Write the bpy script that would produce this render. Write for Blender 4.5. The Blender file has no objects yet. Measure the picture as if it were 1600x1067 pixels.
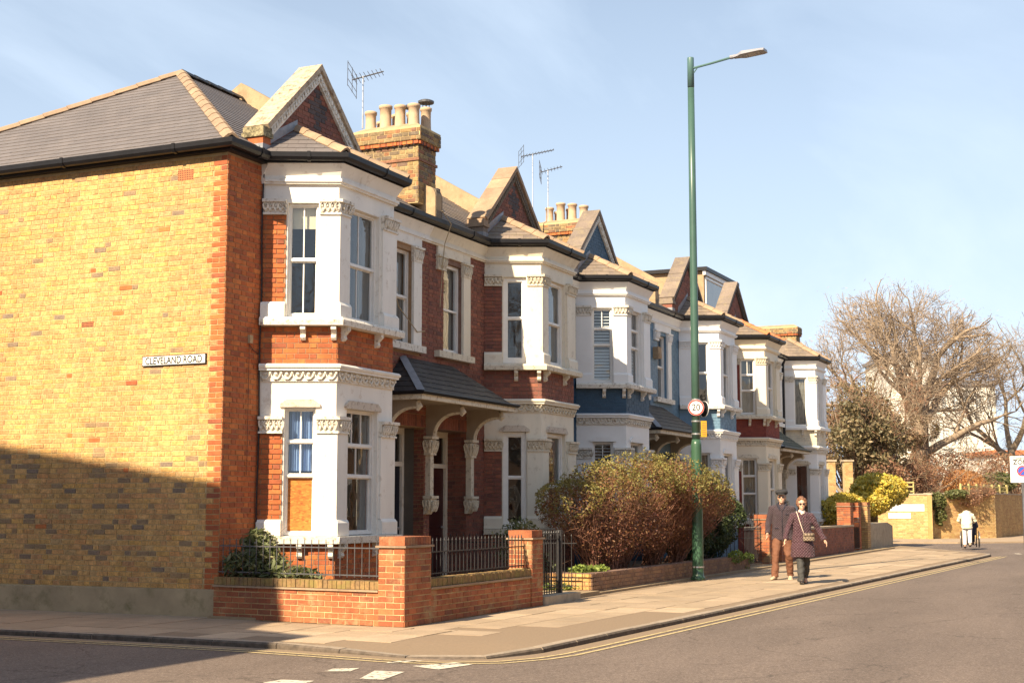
import bpy, bmesh, math, random
import numpy as np
from mathutils import Vector, Matrix, noise

rnd = random.Random(7)
R = math.radians
sc = bpy.context.scene
COL = sc.collection

# ------------------------------------------------------------------ camera
FOCAL, YAW, PITCH = 2220.0, R(24.57), R(6.59)
CAM = Vector((-16.645, -12.146, 1.55))
cd = bpy.data.cameras.new('camera')
cam = bpy.data.objects.new('camera', cd)
COL.objects.link(cam)
cd.sensor_width = 36.0
cd.lens = FOCAL / 1600 * 36.0
cd.clip_start = 0.1
cd.clip_end = 3000
cam.location = CAM
fwd = Vector((math.cos(YAW) * math.cos(PITCH), math.sin(YAW) * math.cos(PITCH), math.sin(PITCH)))
cam.rotation_euler = fwd.to_track_quat('-Z', 'Y').to_euler()
sc.camera = cam

# ------------------------------------------------------------------ light
SUN_EL, SUN_AZ = R(37.0), R(9.0)        # the sun stands beyond -X, a little towards +Y
sun_dir = Vector((-math.cos(SUN_AZ) * math.cos(SUN_EL), math.sin(SUN_AZ) * math.cos(SUN_EL), math.sin(SUN_EL)))
sd = bpy.data.lights.new('sun', 'SUN')
sd.energy = 5.0
sd.angle = R(0.55)
sd.color = (1.0, 0.82, 0.57)
so = bpy.data.objects.new('sun', sd)
COL.objects.link(so)
so.location = (-30, 5, 30)
so.rotation_euler = sun_dir.to_track_quat('Z', 'Y').to_euler()

w = bpy.data.worlds.new('World')
sc.world = w
w.use_nodes = True
nt = w.node_tree
nt.nodes.clear()
N = nt.nodes.new
L = nt.links.new
out = N('ShaderNodeOutputWorld')
bg = N('ShaderNodeBackground')
bg.inputs['Strength'].default_value = 0.055
sky = N('ShaderNodeTexSky')
sky.sky_type = 'NISHITA'
sky.sun_disc = False
sky.sun_elevation = SUN_EL
sky.sun_rotation = math.atan2(sun_dir.x, sun_dir.y)
sky.air_density = 1.0
sky.dust_density = 0.6
sky.ozone_density = 1.2
tc = N('ShaderNodeTexCoord')
sep = N('ShaderNodeSeparateXYZ')
L(tc.outputs['Generated'], sep.inputs[0])
# thin veil that thickens towards the horizon
mr = N('ShaderNodeMapRange')
mr.inputs['From Min'].default_value = 0.0
mr.inputs['From Max'].default_value = 0.42
mr.inputs['To Min'].default_value = 0.86
mr.inputs['To Max'].default_value = 0.31
L(sep.outputs['Z'], mr.inputs['Value'])
# wispy streaks: project the direction on a flat cloud layer
mz = N('ShaderNodeMath'); mz.operation = 'ADD'; mz.inputs[1].default_value = 0.12
L(sep.outputs['Z'], mz.inputs[0])
dv = N('ShaderNodeVectorMath'); dv.operation = 'DIVIDE'
L(tc.outputs['Generated'], dv.inputs[0])
cmb = N('ShaderNodeCombineXYZ')
for k in range(3): L(mz.outputs[0], cmb.inputs[k])
L(cmb.outputs[0], dv.inputs[1])
mp = N('ShaderNodeMapping')
mp.inputs['Rotation'].default_value = (0, 0, R(-38))
mp.inputs['Scale'].default_value = (0.5, 1.3, 0.0)
mp.inputs['Location'].default_value = (2.6, 1.2, 0.0)
L(dv.outputs[0], mp.inputs[0])
nz = N('ShaderNodeTexNoise')
nz.inputs['Scale'].default_value = 1.1
nz.inputs['Detail'].default_value = 9
nz.inputs['Roughness'].default_value = 0.55
nz.inputs['Distortion'].default_value = 0.5
L(mp.outputs[0], nz.inputs['Vector'])
cr = N('ShaderNodeMapRange')
cr.inputs['From Min'].default_value = 0.46
cr.inputs['From Max'].default_value = 0.78
cr.inputs['To Min'].default_value = 0.0
cr.inputs['To Max'].default_value = 0.42
L(nz.outputs['Fac'], cr.inputs['Value'])
ad = N('ShaderNodeMath'); ad.operation = 'ADD'; ad.use_clamp = True
L(mr.outputs[0], ad.inputs[0]); L(cr.outputs[0], ad.inputs[1])
mx = N('ShaderNodeMix'); mx.data_type = 'RGBA'
mx.inputs[7].default_value = (7.1, 8.4, 10.0, 1)
L(ad.outputs[0], mx.inputs[0]); L(sky.outputs[0], mx.inputs[6])
L(mx.outputs[2], bg.inputs[0]); L(bg.outputs[0], out.inputs[0])

sc.view_settings.view_transform = 'Standard'
sc.view_settings.look = 'None'
sc.view_settings.gamma = 1.0
sc.view_settings.use_curve_mapping = False
sc.view_settings.exposure = 1.18
sc.cycles.max_bounces = 6
sc.cycles.transparent_max_bounces = 16
try: sc.cycles.use_denoising = True
except Exception: pass

# ------------------------------------------------------------------ materials
MATS = {}
def base_mat(name, rough=0.8):
    m = bpy.data.materials.new(name)
    m.use_nodes = True
    b = m.node_tree.nodes['Principled BSDF']
    b.inputs['Roughness'].default_value = rough
    return m, m.node_tree, b

def ramp(nt, fac, cols, interp='LINEAR'):
    r = nt.nodes.new('ShaderNodeValToRGB')
    r.color_ramp.interpolation = interp
    els = r.color_ramp.elements
    n = len(cols)
    for i, c in enumerate(cols):
        if len(c) == 4: p, c = c[0], c[1:]
        else: p = i / max(1, n - 1)
        e = els[i] if i < 2 else els.new(p)
        e.position = p
        e.color = (c[0], c[1], c[2], 1)
    nt.links.new(fac, r.inputs[0])
    return r.outputs[0]

def noise_tex(nt, scale, detail=4, rough=0.6, vec=None, coord='Object', stretch=None):
    t = nt.nodes.new('ShaderNodeTexNoise')
    t.inputs['Scale'].default_value = scale
    t.inputs['Detail'].default_value = detail
    t.inputs['Roughness'].default_value = rough
    if vec is None:
        g = nt.nodes.new('ShaderNodeNewGeometry')
        vec = g.outputs['Position']
    if stretch:
        m = nt.nodes.new('ShaderNodeMapping')
        m.inputs['Scale'].default_value = stretch
        nt.links.new(vec, m.inputs[0]); vec = m.outputs[0]
    nt.links.new(vec, t.inputs['Vector'])
    return t.outputs['Fac']

def mixc(nt, fac, a, b, mode='MIX'):
    m = nt.nodes.new('ShaderNodeMix'); m.data_type = 'RGBA'; m.blend_type = mode
    for s, v in ((0, fac), (6, a), (7, b)):
        if isinstance(v, (int, float)): m.inputs[s].default_value = v
        elif isinstance(v, tuple): m.inputs[s].default_value = (*v[:3], 1)
        else: nt.links.new(v, m.inputs[s])
    return m.outputs[2]

def maprange(nt, v, a, b, c=0.0, d=1.0):
    m = nt.nodes.new('ShaderNodeMapRange')
    m.inputs[1].default_value = a; m.inputs[2].default_value = b
    m.inputs[3].default_value = c; m.inputs[4].default_value = d
    nt.links.new(v, m.inputs[0]); return m.outputs[0]

def bump(nt, b, h, strength=0.3, dist=0.01):
    u = nt.nodes.new('ShaderNodeBump')
    u.inputs['Strength'].default_value = strength
    u.inputs['Distance'].default_value = dist
    nt.links.new(h, u.inputs['Height'])
    nt.links.new(u.outputs[0], b.inputs['Normal'])

def rand_out(nt):
    g = nt.nodes.new('ShaderNodeNewGeometry'); o = nt.nodes.new('ShaderNodeObjectInfo')
    a = nt.nodes.new('ShaderNodeMath'); a.operation = 'ADD'
    nt.links.new(g.outputs['Random Per Island'], a.inputs[0]); nt.links.new(o.outputs['Random'], a.inputs[1])
    f = nt.nodes.new('ShaderNodeMath'); f.operation = 'FRACT'
    nt.links.new(a.outputs[0], f.inputs[0]); return f.outputs[0]

def piece_mat(name, cols, rough=0.85, grain=60, gstr=0.35, blot=3.0, bl=(0.75, 1.1), interp='LINEAR', moss=None, bs=0.4, streaks=0.0):
    """colour drawn per piece from a palette, with grain and blotches"""
    m, nt, b = base_mat(name, rough)
    c = ramp(nt, rand_out(nt), cols, interp)
    g = noise_tex(nt, grain, 5, 0.7)
    k = maprange(nt, g, 0.3, 0.7, 1 - gstr, 1 + gstr)
    c = mixc(nt, 1.0, c, k, 'MULTIPLY')
    k2 = maprange(nt, noise_tex(nt, blot, 3), 0.3, 0.7, bl[0], bl[1])
    c = mixc(nt, 1.0, c, k2, 'MULTIPLY')
    if streaks:
        c = mixc(nt, 1.0, c, maprange(nt, noise_tex(nt, 1.3, 5, 0.65, stretch=(1, 1, 0.22)), 0.3, 0.7, 1 - streaks, 1 + streaks * .6), 'MULTIPLY')
    if moss:
        f = maprange(nt, noise_tex(nt, moss[1], 6, 0.7), moss[2], moss[3])
        c = mixc(nt, f, c, moss[0])
    nt.links.new(c, b.inputs['Base Color'])
    bump(nt, b, g, bs, 0.004)
    MATS[name] = m
    return m

def plain_mat(name, col, rough=0.6, var=0.12, scale=4, dirt=None, streak=False, metal=0.0, bs=0.15, grain=80, spec=None):
    m, nt, b = base_mat(name, rough)
    b.inputs['Metallic'].default_value = metal
    if spec is not None: b.inputs['Specular IOR Level'].default_value = spec
    f = noise_tex(nt, scale, 6, 0.6, stretch=(1, 1, 0.25) if streak else None)
    c = mixc(nt, 1.0, col, maprange(nt, f, 0.3, 0.7, 1 - var, 1 + var), 'MULTIPLY')
    if dirt:
        dcol, dscale, d0, d1 = dirt
        f2 = maprange(nt, noise_tex(nt, dscale, 8, 0.72), d0, d1)
        c = mixc(nt, f2, c, dcol)
    nt.links.new(c, b.inputs['Base Color'])
    bump(nt, b, noise_tex(nt, grain, 4, 0.7), bs, 0.003)
    MATS[name] = m
    return m

piece_mat('stock_brick', [(0.508, 0.293, 0.107), (0.580, 0.340, 0.125), (0.564, 0.320, 0.107), (0.484, 0.312, 0.139), (0.548, 0.320, 0.112), (0.596, 0.347, 0.118), (0.524, 0.273, 0.112), (0.484, 0.291, 0.111), (0.572, 0.325, 0.094), (0.604, 0.359, 0.130), (0.476, 0.252, 0.112), (0.459, 0.265, 0.092), (0.556, 0.273, 0.100), (0.580, 0.332, 0.125)], gstr=0.36, grain=34, blot=11, bl=(0.72, 1.22), streaks=0.22)
piece_mat('sooty_brick', [(0.26, 0.175, 0.10), (0.32, 0.21, 0.11), (0.21, 0.155, 0.115), (0.36, 0.22, 0.10)], gstr=0.3, grain=34)
piece_mat('red_brick', [(0.38, 0.095, 0.030), (0.46, 0.13, 0.036), (0.31, 0.08, 0.032), (0.50, 0.16, 0.045), (0.40, 0.10, 0.028), (0.27, 0.08, 0.04)], gstr=0.22, grain=40, blot=6, bl=(0.8, 1.15))
piece_mat('red_brick_worn', [(0.32, 0.090, 0.035), (0.40, 0.125, 0.048), (0.28, 0.078, 0.035), (0.42, 0.15, 0.058), (0.34, 0.11, 0.045), (0.24, 0.085, 0.045)], gstr=0.25, grain=36, blot=2.2, bl=(0.65, 1.15), moss=((0.36, 0.27, 0.14), 2.4, 0.52, 0.70))
piece_mat('brown_brick', [(0.21, 0.078, 0.055), (0.26, 0.092, 0.060), (0.17, 0.065, 0.050), (0.29, 0.105, 0.062), (0.13, 0.056, 0.048)], gstr=0.22, grain=40, blot=3, bl=(0.8, 1.15))
piece_mat('dark_brick', [(0.07, 0.055, 0.06), (0.11, 0.08, 0.075), (0.05, 0.045, 0.05)], gstr=0.25, grain=40)
piece_mat('chimney_brick', [(0.26, 0.18, 0.09), (0.17, 0.125, 0.08), (0.36, 0.25, 0.11), (0.13, 0.10, 0.075), (0.30, 0.20, 0.08), (0.27, 0.11, 0.055), (0.12, 0.095, 0.075), (0.22, 0.15, 0.08)], gstr=0.35, grain=30, blot=5, bl=(0.7, 1.2))
piece_mat('planter_brick', [(0.24, 0.13, 0.08), (0.30, 0.17, 0.09), (0.20, 0.12, 0.08), (0.33, 0.19, 0.10)], gstr=0.3, grain=30, blot=3, bl=(0.7, 1.15))
piece_mat('far_brick', [(0.40, 0.25, 0.10), (0.50, 0.33, 0.14), (0.36, 0.20, 0.09), (0.54, 0.38, 0.18), (0.44, 0.29, 0.11)], gstr=0.25, grain=30, blot=1.2, bl=(0.75, 1.15))
piece_mat('navy_paint', [(0.020, 0.070, 0.130), (0.024, 0.078, 0.145), (0.018, 0.064, 0.120)], rough=0.55, gstr=0.08, bs=0.2)
piece_mat('sky_paint', [(0.125, 0.225, 0.325), (0.135, 0.24, 0.345), (0.12, 0.215, 0.315)], rough=0.55, gstr=0.08, bs=0.2)
piece_mat('maroon_brick', [(0.22, 0.05, 0.035), (0.25, 0.06, 0.04), (0.20, 0.045, 0.035)], gstr=0.15, bs=0.2)
piece_mat('slate', [(0.140, 0.122, 0.120), (0.155, 0.136, 0.133), (0.134, 0.118, 0.117), (0.150, 0.133, 0.131)], rough=0.6, gstr=0.14, grain=25, blot=1.5, bl=(0.88, 1.1), bs=0.25)
piece_mat('brown_slate', [(0.215, 0.165, 0.130), (0.185, 0.145, 0.118), (0.245, 0.19, 0.15), (0.165, 0.132, 0.110)], rough=0.75, gstr=0.2, grain=25, blot=2.5, bl=(0.8, 1.15), moss=((0.25, 0.20, 0.12), 6, 0.5, 0.75))
piece_mat('dark_slate', [(0.035, 0.034, 0.036), (0.048, 0.046, 0.046), (0.030, 0.030, 0.032)], rough=0.6, gstr=0.25, grain=18, blot=5, bl=(0.7, 1.25), moss=((0.13, 0.12, 0.09), 9, 0.55, 0.8))
piece_mat('green_slate', [(0.045, 0.065, 0.05), (0.055, 0.075, 0.055), (0.04, 0.055, 0.045)], rough=0.7, gstr=0.2)
piece_mat('ridge_clay', [(0.32, 0.22, 0.145), (0.35, 0.245, 0.16), (0.29, 0.20, 0.135)], rough=0.85, gstr=0.15, grain=30)
piece_mat('paving', [(0.34, 0.255, 0.170), (0.37, 0.275, 0.185), (0.31, 0.235, 0.158), (0.355, 0.265, 0.18), (0.44, 0.335, 0.23)], rough=0.9, gstr=0.2, grain=40, blot=1.6, bl=(0.84, 1.1), bs=0.3, moss=((0.19, 0.14, 0.095), 2.6, 0.58, 0.80))
piece_mat('kerb_stone', [(0.30, 0.24, 0.18), (0.35, 0.28, 0.21), (0.27, 0.22, 0.17)], rough=0.85, gstr=0.25, grain=45, blot=4, bl=(0.75, 1.1))
piece_mat('coping_brick', [(0.22, 0.13, 0.06), (0.28, 0.17, 0.07), (0.19, 0.12, 0.06), (0.25, 0.15, 0.06)], rough=0.95, gstr=0.35, grain=25, blot=8, bl=(0.7, 1.2), moss=((0.22, 0.17, 0.05), 5, 0.45, 0.65))

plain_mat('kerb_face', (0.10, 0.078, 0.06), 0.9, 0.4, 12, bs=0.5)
plain_mat('mortar_pale', (0.50, 0.38, 0.20), 0.95, 0.2, 8)
plain_mat('mortar_red', (0.33, 0.21, 0.12), 0.95, 0.2, 8)
plain_mat('mortar_dark', (0.20, 0.12, 0.09), 0.95, 0.2, 8)
plain_mat('navy_wall', (0.021, 0.070, 0.13), 0.55, 0.08, 6)
plain_mat('sky_wall', (0.125, 0.225, 0.325), 0.55, 0.08, 6)
plain_mat('maroon_wall', (0.21, 0.05, 0.035), 0.8, 0.1, 6)
plain_mat('white_paint', (0.79, 0.76, 0.70), 0.6, 0.07, 3, dirt=((0.42, 0.34, 0.25), 6, 0.56, 0.80), streak=True)
plain_mat('cream_paint', (0.72, 0.66, 0.54), 0.6, 0.08, 3, dirt=((0.40, 0.32, 0.22), 6, 0.55, 0.80), streak=True)
plain_mat('clean_white', (0.80, 0.79, 0.77), 0.5, 0.04, 3)
plain_mat('ivory_paint', (0.76, 0.68, 0.53), 0.6, 0.05, 3, dirt=((0.5, 0.42, 0.3), 5, 0.62, 0.9), streak=True)
plain_mat('worn_white', (0.74, 0.70, 0.62), 0.75, 0.08, 6, dirt=((0.28, 0.22, 0.15), 14, 0.52, 0.66), bs=0.5)
plain_mat('worn_cream', (0.66, 0.60, 0.48), 0.75, 0.08, 6, dirt=((0.26, 0.20, 0.13), 14, 0.52, 0.68), bs=0.5)
plain_mat('frame_white', (0.80, 0.78, 0.74), 0.35, 0.05, 8)
plain_mat('soot_stone', (0.62, 0.55, 0.46), 0.85, 0.2, 12, dirt=((0.2, 0.14, 0.1), 12, 0.48, 0.7), bs=0.4)
plain_mat('porch_panel', (0.33, 0.275, 0.21), 0.7, 0.1, 5)
plain_mat('kneeler_stone', (0.34, 0.29, 0.17), 0.9, 0.3, 18, dirt=((0.07, 0.06, 0.035), 16, 0.44, 0.6), bs=0.8)
plain_mat('old_stone', (0.46, 0.365, 0.26), 0.9, 0.2, 10, dirt=((0.16, 0.085, 0.055), 11, 0.50, 0.66), bs=0.6)
plain_mat('render_ochre', (0.36, 0.255, 0.155), 0.9, 0.2, 3, dirt=((0.24, 0.17, 0.10), 7, 0.50, 0.72), bs=0.4)
plain_mat('dark_stone', (0.085, 0.07, 0.06), 0.9, 0.4, 25, bs=0.6)
plain_mat('stucco_dark', (0.16, 0.13, 0.10), 0.95, 0.5, 30, bs=1.0)
plain_mat('plinth_render', (0.40, 0.31, 0.19), 0.9, 0.16, 2.5, dirt=((0.20, 0.17, 0.08), 3.2, 0.52, 0.75), streak=False, bs=0.3)
plain_mat('concrete', (0.40, 0.33, 0.24), 0.9, 0.15, 5, dirt=((0.24, 0.2, 0.15), 6, 0.5, 0.7), streak=True, bs=0.3)
plain_mat('lead', (0.24, 0.25, 0.28), 0.45, 0.2, 12, metal=0.2)
plain_mat('black_plastic', (0.012, 0.012, 0.015), 0.42, 0.2, 5, bs=0.03, spec=0.3)
plain_mat('black_iron', (0.022, 0.022, 0.026), 0.42, 0.3, 30, dirt=((0.12, 0.08, 0.06), 20, 0.62, 0.8))
plain_mat('clay_pot', (0.48, 0.35, 0.235), 0.85, 0.12, 6, dirt=((0.4, 0.27, 0.15), 8, 0.5, 0.8))
plain_mat('steel', (0.55, 0.56, 0.58), 0.35, 0.1, 20, metal=0.8)
plain_mat('dull_metal', (0.12, 0.12, 0.13), 0.5, 0.2, 20, metal=0.5)
plain_mat('lamp_green', (0.040, 0.095, 0.058), 0.33, 0.12, 3, bs=0.05)
plain_mat('lamp_teal', (0.075, 0.145, 0.14), 0.35, 0.10, 3, bs=0.05)
plain_mat('lamp_grey', (0.26, 0.26, 0.29), 0.4, 0.05, 5, bs=0.03)
plain_mat('lamp_glass', (0.30, 0.27, 0.26), 0.2, 0.05, 5, bs=0.0)
plain_mat('sign_white', (0.82, 0.82, 0.80), 0.4, 0.02, 5, bs=0.0)
plain_mat('sign_red', (0.62, 0.03, 0.02), 0.4, 0.04, 5, bs=0.0)
plain_mat('sign_black', (0.012, 0.012, 0.014), 0.45, 0.04, 5, bs=0.0)
plain_mat('sign_blue', (0.02, 0.09, 0.42), 0.4, 0.04, 5, bs=0.0)
plain_mat('sign_yellow', (0.60, 0.36, 0.03), 0.45, 0.1, 15, bs=0.0)
plain_mat('terracotta', (0.50, 0.17, 0.07), 0.85, 0.1, 20)
plain_mat('navy_door', (0.006, 0.008, 0.02), 0.35, 0.1, 4, bs=0.02)
plain_mat('red_door', (0.05, 0.012, 0.012), 0.35, 0.1, 4, bs=0.02)
plain_mat('interior', (0.13, 0.115, 0.10), 0.9, 0.2, 2)
plain_mat('blue_curtain', (0.26, 0.38, 0.62), 0.85, 0.35, 9, streak=True)
plain_mat('grey_curtain', (0.36, 0.34, 0.31), 0.85, 0.2, 9, streak=True)
plain_mat('cream_blind', (0.78, 0.70, 0.52), 0.85, 0.05, 3)
plain_mat('shutter_white', (0.70, 0.72, 0.72), 0.5, 0.04, 3)
plain_mat('earth', (0.07, 0.05, 0.035), 0.95, 0.4, 12)
plain_mat('lamp_shaft', (0.050, 0.105, 0.085), 0.35, 0.12, 3, bs=0.05)
plain_mat('garden_paving', (0.30, 0.22, 0.13), 0.9, 0.2, 5)
plain_mat('tarmac_patch', (0.225, 0.162, 0.105), 0.9, 0.12, 30, bs=0.7, grain=150)
plain_mat('land', (0.10, 0.09, 0.05), 0.95, 0.3, 0.3)
plain_mat('far_white', (0.66, 0.63, 0.56), 0.8, 0.08, 0.5)
plain_mat('far_roof', (0.20, 0.20, 0.22), 0.8, 0.1, 0.5)
plain_mat('timber', (0.42, 0.36, 0.15), 0.85, 0.2, 12)
plain_mat('twig', (0.22, 0.135, 0.09), 0.9, 0.25, 10)
plain_mat('bark', (0.29, 0.22, 0.155), 0.9, 0.3, 2.0, bs=0.6, grain=12)
plain_mat('bark_pale', (0.27, 0.21, 0.145), 0.9, 0.25, 2.0, bs=0.5, grain=12)
plain_mat('skin', (0.62, 0.37, 0.26), 0.5, 0.04, 30, bs=0.05)
plain_mat('auburn_hair', (0.15, 0.068, 0.035), 0.6, 0.3, 60, bs=0.8, grain=160)
plain_mat('grey_hair', (0.30, 0.26, 0.23), 0.6, 0.3, 60, bs=0.8)
plain_mat('cap_wool', (0.028, 0.028, 0.032), 0.95, 0.15, 60, bs=0.5)
plain_mat('brown_cord', (0.16, 0.066, 0.036), 0.85, 0.12, 10, bs=0.3)
plain_mat('black_cloth', (0.045, 0.045, 0.045), 0.8, 0.15, 10)
plain_mat('beige_leather', (0.46, 0.35, 0.24), 0.6, 0.1, 20)
plain_mat('dark_leather', (0.03, 0.022, 0.02), 0.4, 0.1, 20)
plain_mat('cream_coat', (0.72, 0.66, 0.50), 0.85, 0.06, 6)
plain_mat('pale_trousers', (0.62, 0.62, 0.64), 0.8, 0.06, 6)
plain_mat('navy_cloth', (0.02, 0.028, 0.06), 0.8, 0.1, 6)
plain_mat('scarf', (0.62, 0.50, 0.42), 0.9, 0.3, 60)
plain_mat('rubber', (0.02, 0.02, 0.02), 0.7, 0.1, 6)
plain_mat('knit_collar', (0.02, 0.02, 0.035), 0.95, 0.2, 60)

# OSB sheet
m, nt, b = base_mat('osb_board', 0.8)
v = nt.nodes.new('ShaderNodeTexVoronoi'); v.inputs['Scale'].default_value = 22
g = nt.nodes.new('ShaderNodeNewGeometry')
mp = nt.nodes.new('ShaderNodeMapping'); mp.inputs['Scale'].default_value = (1, 1, 2.2); mp.inputs['Rotation'].default_value = (0.4, 0.5, 0.3)
nt.links.new(g.outputs['Position'], mp.inputs[0]); nt.links.new(mp.outputs[0], v.inputs['Vector'])
s = nt.nodes.new('ShaderNodeSeparateColor'); nt.links.new(v.outputs['Color'], s.inputs[0])
c = ramp(nt, s.outputs[0], [(0.36, 0.115, 0.018), (0.48, 0.17, 0.03), (0.28, 0.085, 0.015), (0.54, 0.21, 0.04), (0.40, 0.13, 0.02)])
nt.links.new(c, b.inputs['Base Color']); MATS['osb_board'] = m

# quilted cloth for the coats: diamond stitching as fine relief
def quilt(name, col, cell):
    m, nt, b = base_mat(name, 0.55)
    t = nt.nodes.new('ShaderNodeTexCoord')
    sp = nt.nodes.new('ShaderNodeSeparateXYZ'); nt.links.new(t.outputs['Object'], sp.inputs[0])
    outs = []
    for sg in (1, -1):
        a = nt.nodes.new('ShaderNodeMath'); a.operation = 'MULTIPLY_ADD'
        nt.links.new(sp.outputs[1], a.inputs[0]); a.inputs[1].default_value = sg; nt.links.new(sp.outputs[2], a.inputs[2])
        k = nt.nodes.new('ShaderNodeMath'); k.operation = 'MULTIPLY'; nt.links.new(a.outputs[0], k.inputs[0]); k.inputs[1].default_value = math.pi / cell
        si = nt.nodes.new('ShaderNodeMath'); si.operation = 'SINE'; nt.links.new(k.outputs[0], si.inputs[0])
        ab = nt.nodes.new('ShaderNodeMath'); ab.operation = 'ABSOLUTE'; nt.links.new(si.outputs[0], ab.inputs[0])
        outs.append(ab.outputs[0])
    mn = nt.nodes.new('ShaderNodeMath'); mn.operation = 'MINIMUM'
    nt.links.new(outs[0], mn.inputs[0]); nt.links.new(outs[1], mn.inputs[1])
    pw = nt.nodes.new('ShaderNodeMath'); pw.operation = 'POWER'; nt.links.new(mn.outputs[0], pw.inputs[0]); pw.inputs[1].default_value = 0.5
    c = mixc(nt, 1.0, col, maprange(nt, pw.outputs[0], 0, 0.6, 0.72, 1.05), 'MULTIPLY')
    nt.links.new(c, b.inputs['Base Color'])
    b.inputs['Sheen Weight'].default_value = 0.08
    bump(nt, b, pw.outputs[0], 1.0, 0.02)
    MATS[name] = m
quilt('purple_quilt', (0.080, 0.034, 0.048), 0.06)
quilt('plum_grey_quilt', (0.060, 0.038, 0.050), 0.045)

# tartan bag
m, nt, b = base_mat('tartan', 0.8)
t = nt.nodes.new('ShaderNodeTexCoord')
ck = nt.nodes.new('ShaderNodeTexChecker'); ck.inputs['Scale'].default_value = 32
nt.links.new(t.outputs['Object'], ck.inputs['Vector'])
ck.inputs['Color1'].default_value = (0.26, 0.20, 0.14, 1); ck.inputs['Color2'].default_value = (0.09, 0.065, 0.05, 1)
nt.links.new(ck.outputs[0], b.inputs['Base Color']); MATS['tartan'] = m

# window glass: clear with mirror reflection
m = bpy.data.materials.new('window_glass'); m.use_nodes = True
nt = m.node_tree; nt.nodes.clear()
o = nt.nodes.new('ShaderNodeOutputMaterial'); ms = nt.nodes.new('ShaderNodeMixShader')
tr = nt.nodes.new('ShaderNodeBsdfTransparent'); tr.inputs[0].default_value = (0.80, 0.84, 0.86, 1)
gl = nt.nodes.new('ShaderNodeBsdfGlossy'); gl.inputs['Roughness'].default_value = 0.02
lw = nt.nodes.new('ShaderNodeLayerWeight'); lw.inputs['Blend'].default_value = 0.5
pw_ = nt.nodes.new('ShaderNodeMath'); pw_.operation = 'POWER'; pw_.inputs[1].default_value = 3.5; nt.links.new(lw.outputs['Facing'], pw_.inputs[0])
fr = nt.nodes.new('ShaderNodeMapRange'); fr.inputs[3].default_value = 0.11; fr.inputs[4].default_value = 1.0; nt.links.new(pw_.outputs[0], fr.inputs[0])
bp_ = nt.nodes.new('ShaderNodeBump'); bp_.inputs['Strength'].default_value = 0.25; bp_.inputs['Distance'].default_value = 0.02
nt.links.new(noise_tex(nt, 1.6, 2), bp_.inputs['Height']); nt.links.new(bp_.outputs[0], gl.inputs['Normal'])
nt.links.new(fr.outputs[0], ms.inputs[0]); nt.links.new(tr.outputs[0], ms.inputs[1]); nt.links.new(gl.outputs[0], ms.inputs[2])
nt.links.new(ms.outputs[0], o.inputs[0]); MATS['window_glass'] = m

# road
m, nt, b = base_mat('road_asphalt', 0.85)
f1 = noise_tex(nt, 48, 6, 0.85)
f1b = noise_tex(nt, 17, 5, 0.8)
f2 = noise_tex(nt, 0.5, 5, 0.6, stretch=(0.35, 1.6, 1))
c = ramp(nt, f1, [(0.33, 0.070, 0.053, 0.044), (0.47, 0.138, 0.106, 0.088), (0.58, 0.20, 0.157, 0.13), (0.68, 0.46, 0.38, 0.31)])
c = mixc(nt, 1.0, c, maprange(nt, f1b, 0.35, 0.65, 0.78, 1.2), 'MULTIPLY')
c = mixc(nt, 1.0, c, maprange(nt, f2, 0.35, 0.65, 0.86, 1.1), 'MULTIPLY')
vo = nt.nodes.new('ShaderNodeTexVoronoi'); vo.feature = 'DISTANCE_TO_EDGE'; vo.inputs['Scale'].default_value = 0.33
gg = nt.nodes.new('ShaderNodeNewGeometry'); dn = nt.nodes.new('ShaderNodeTexNoise'); dn.inputs['Scale'].default_value = 1.3; dn.inputs['Detail'].default_value = 6; nt.links.new(gg.outputs['Position'], dn.inputs['Vector'])
va = nt.nodes.new('ShaderNodeVectorMath'); va.operation = 'ADD'; nt.links.new(gg.outputs['Position'], va.inputs[0]); nt.links.new(dn.outputs['Color'], va.inputs[1]); nt.links.new(va.outputs[0], vo.inputs['Vector'])
c = mixc(nt, 1.0, c, maprange(nt, vo.outputs[0], 0.0, 0.008, 0.62, 1.0), 'MULTIPLY')
nt.links.new(c, b.inputs['Base Color'])
b.inputs['Specular IOR Level'].default_value = 0.3
bump(nt, b, f1, 0.6, 0.008)
MATS['road_asphalt'] = m

def worn_line(name, col, lo, hi, sc_=14):
    m = bpy.data.materials.new(name); m.use_nodes = True
    nt = m.node_tree; b = nt.nodes['Principled BSDF']; b.inputs['Roughness'].default_value = 0.7
    b.inputs['Base Color'].default_value = (*col, 1)
    o = nt.nodes['Material Output']; ms = nt.nodes.new('ShaderNodeMixShader'); tr = nt.nodes.new('ShaderNodeBsdfTransparent')
    f = maprange(nt, noise_tex(nt, sc_, 8, 0.8), lo, hi)
    nt.links.new(f, ms.inputs[0]); nt.links.new(b.outputs[0], ms.inputs[1]); nt.links.new(tr.outputs[0], ms.inputs[2])
    nt.links.new(ms.outputs[0], o.inputs[0]); MATS[name] = m
worn_line('yellow_line', (0.50, 0.39, 0.20), 0.50, 0.66)
worn_line('white_line', (0.62, 0.56, 0.46), 0.52, 0.60)

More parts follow.
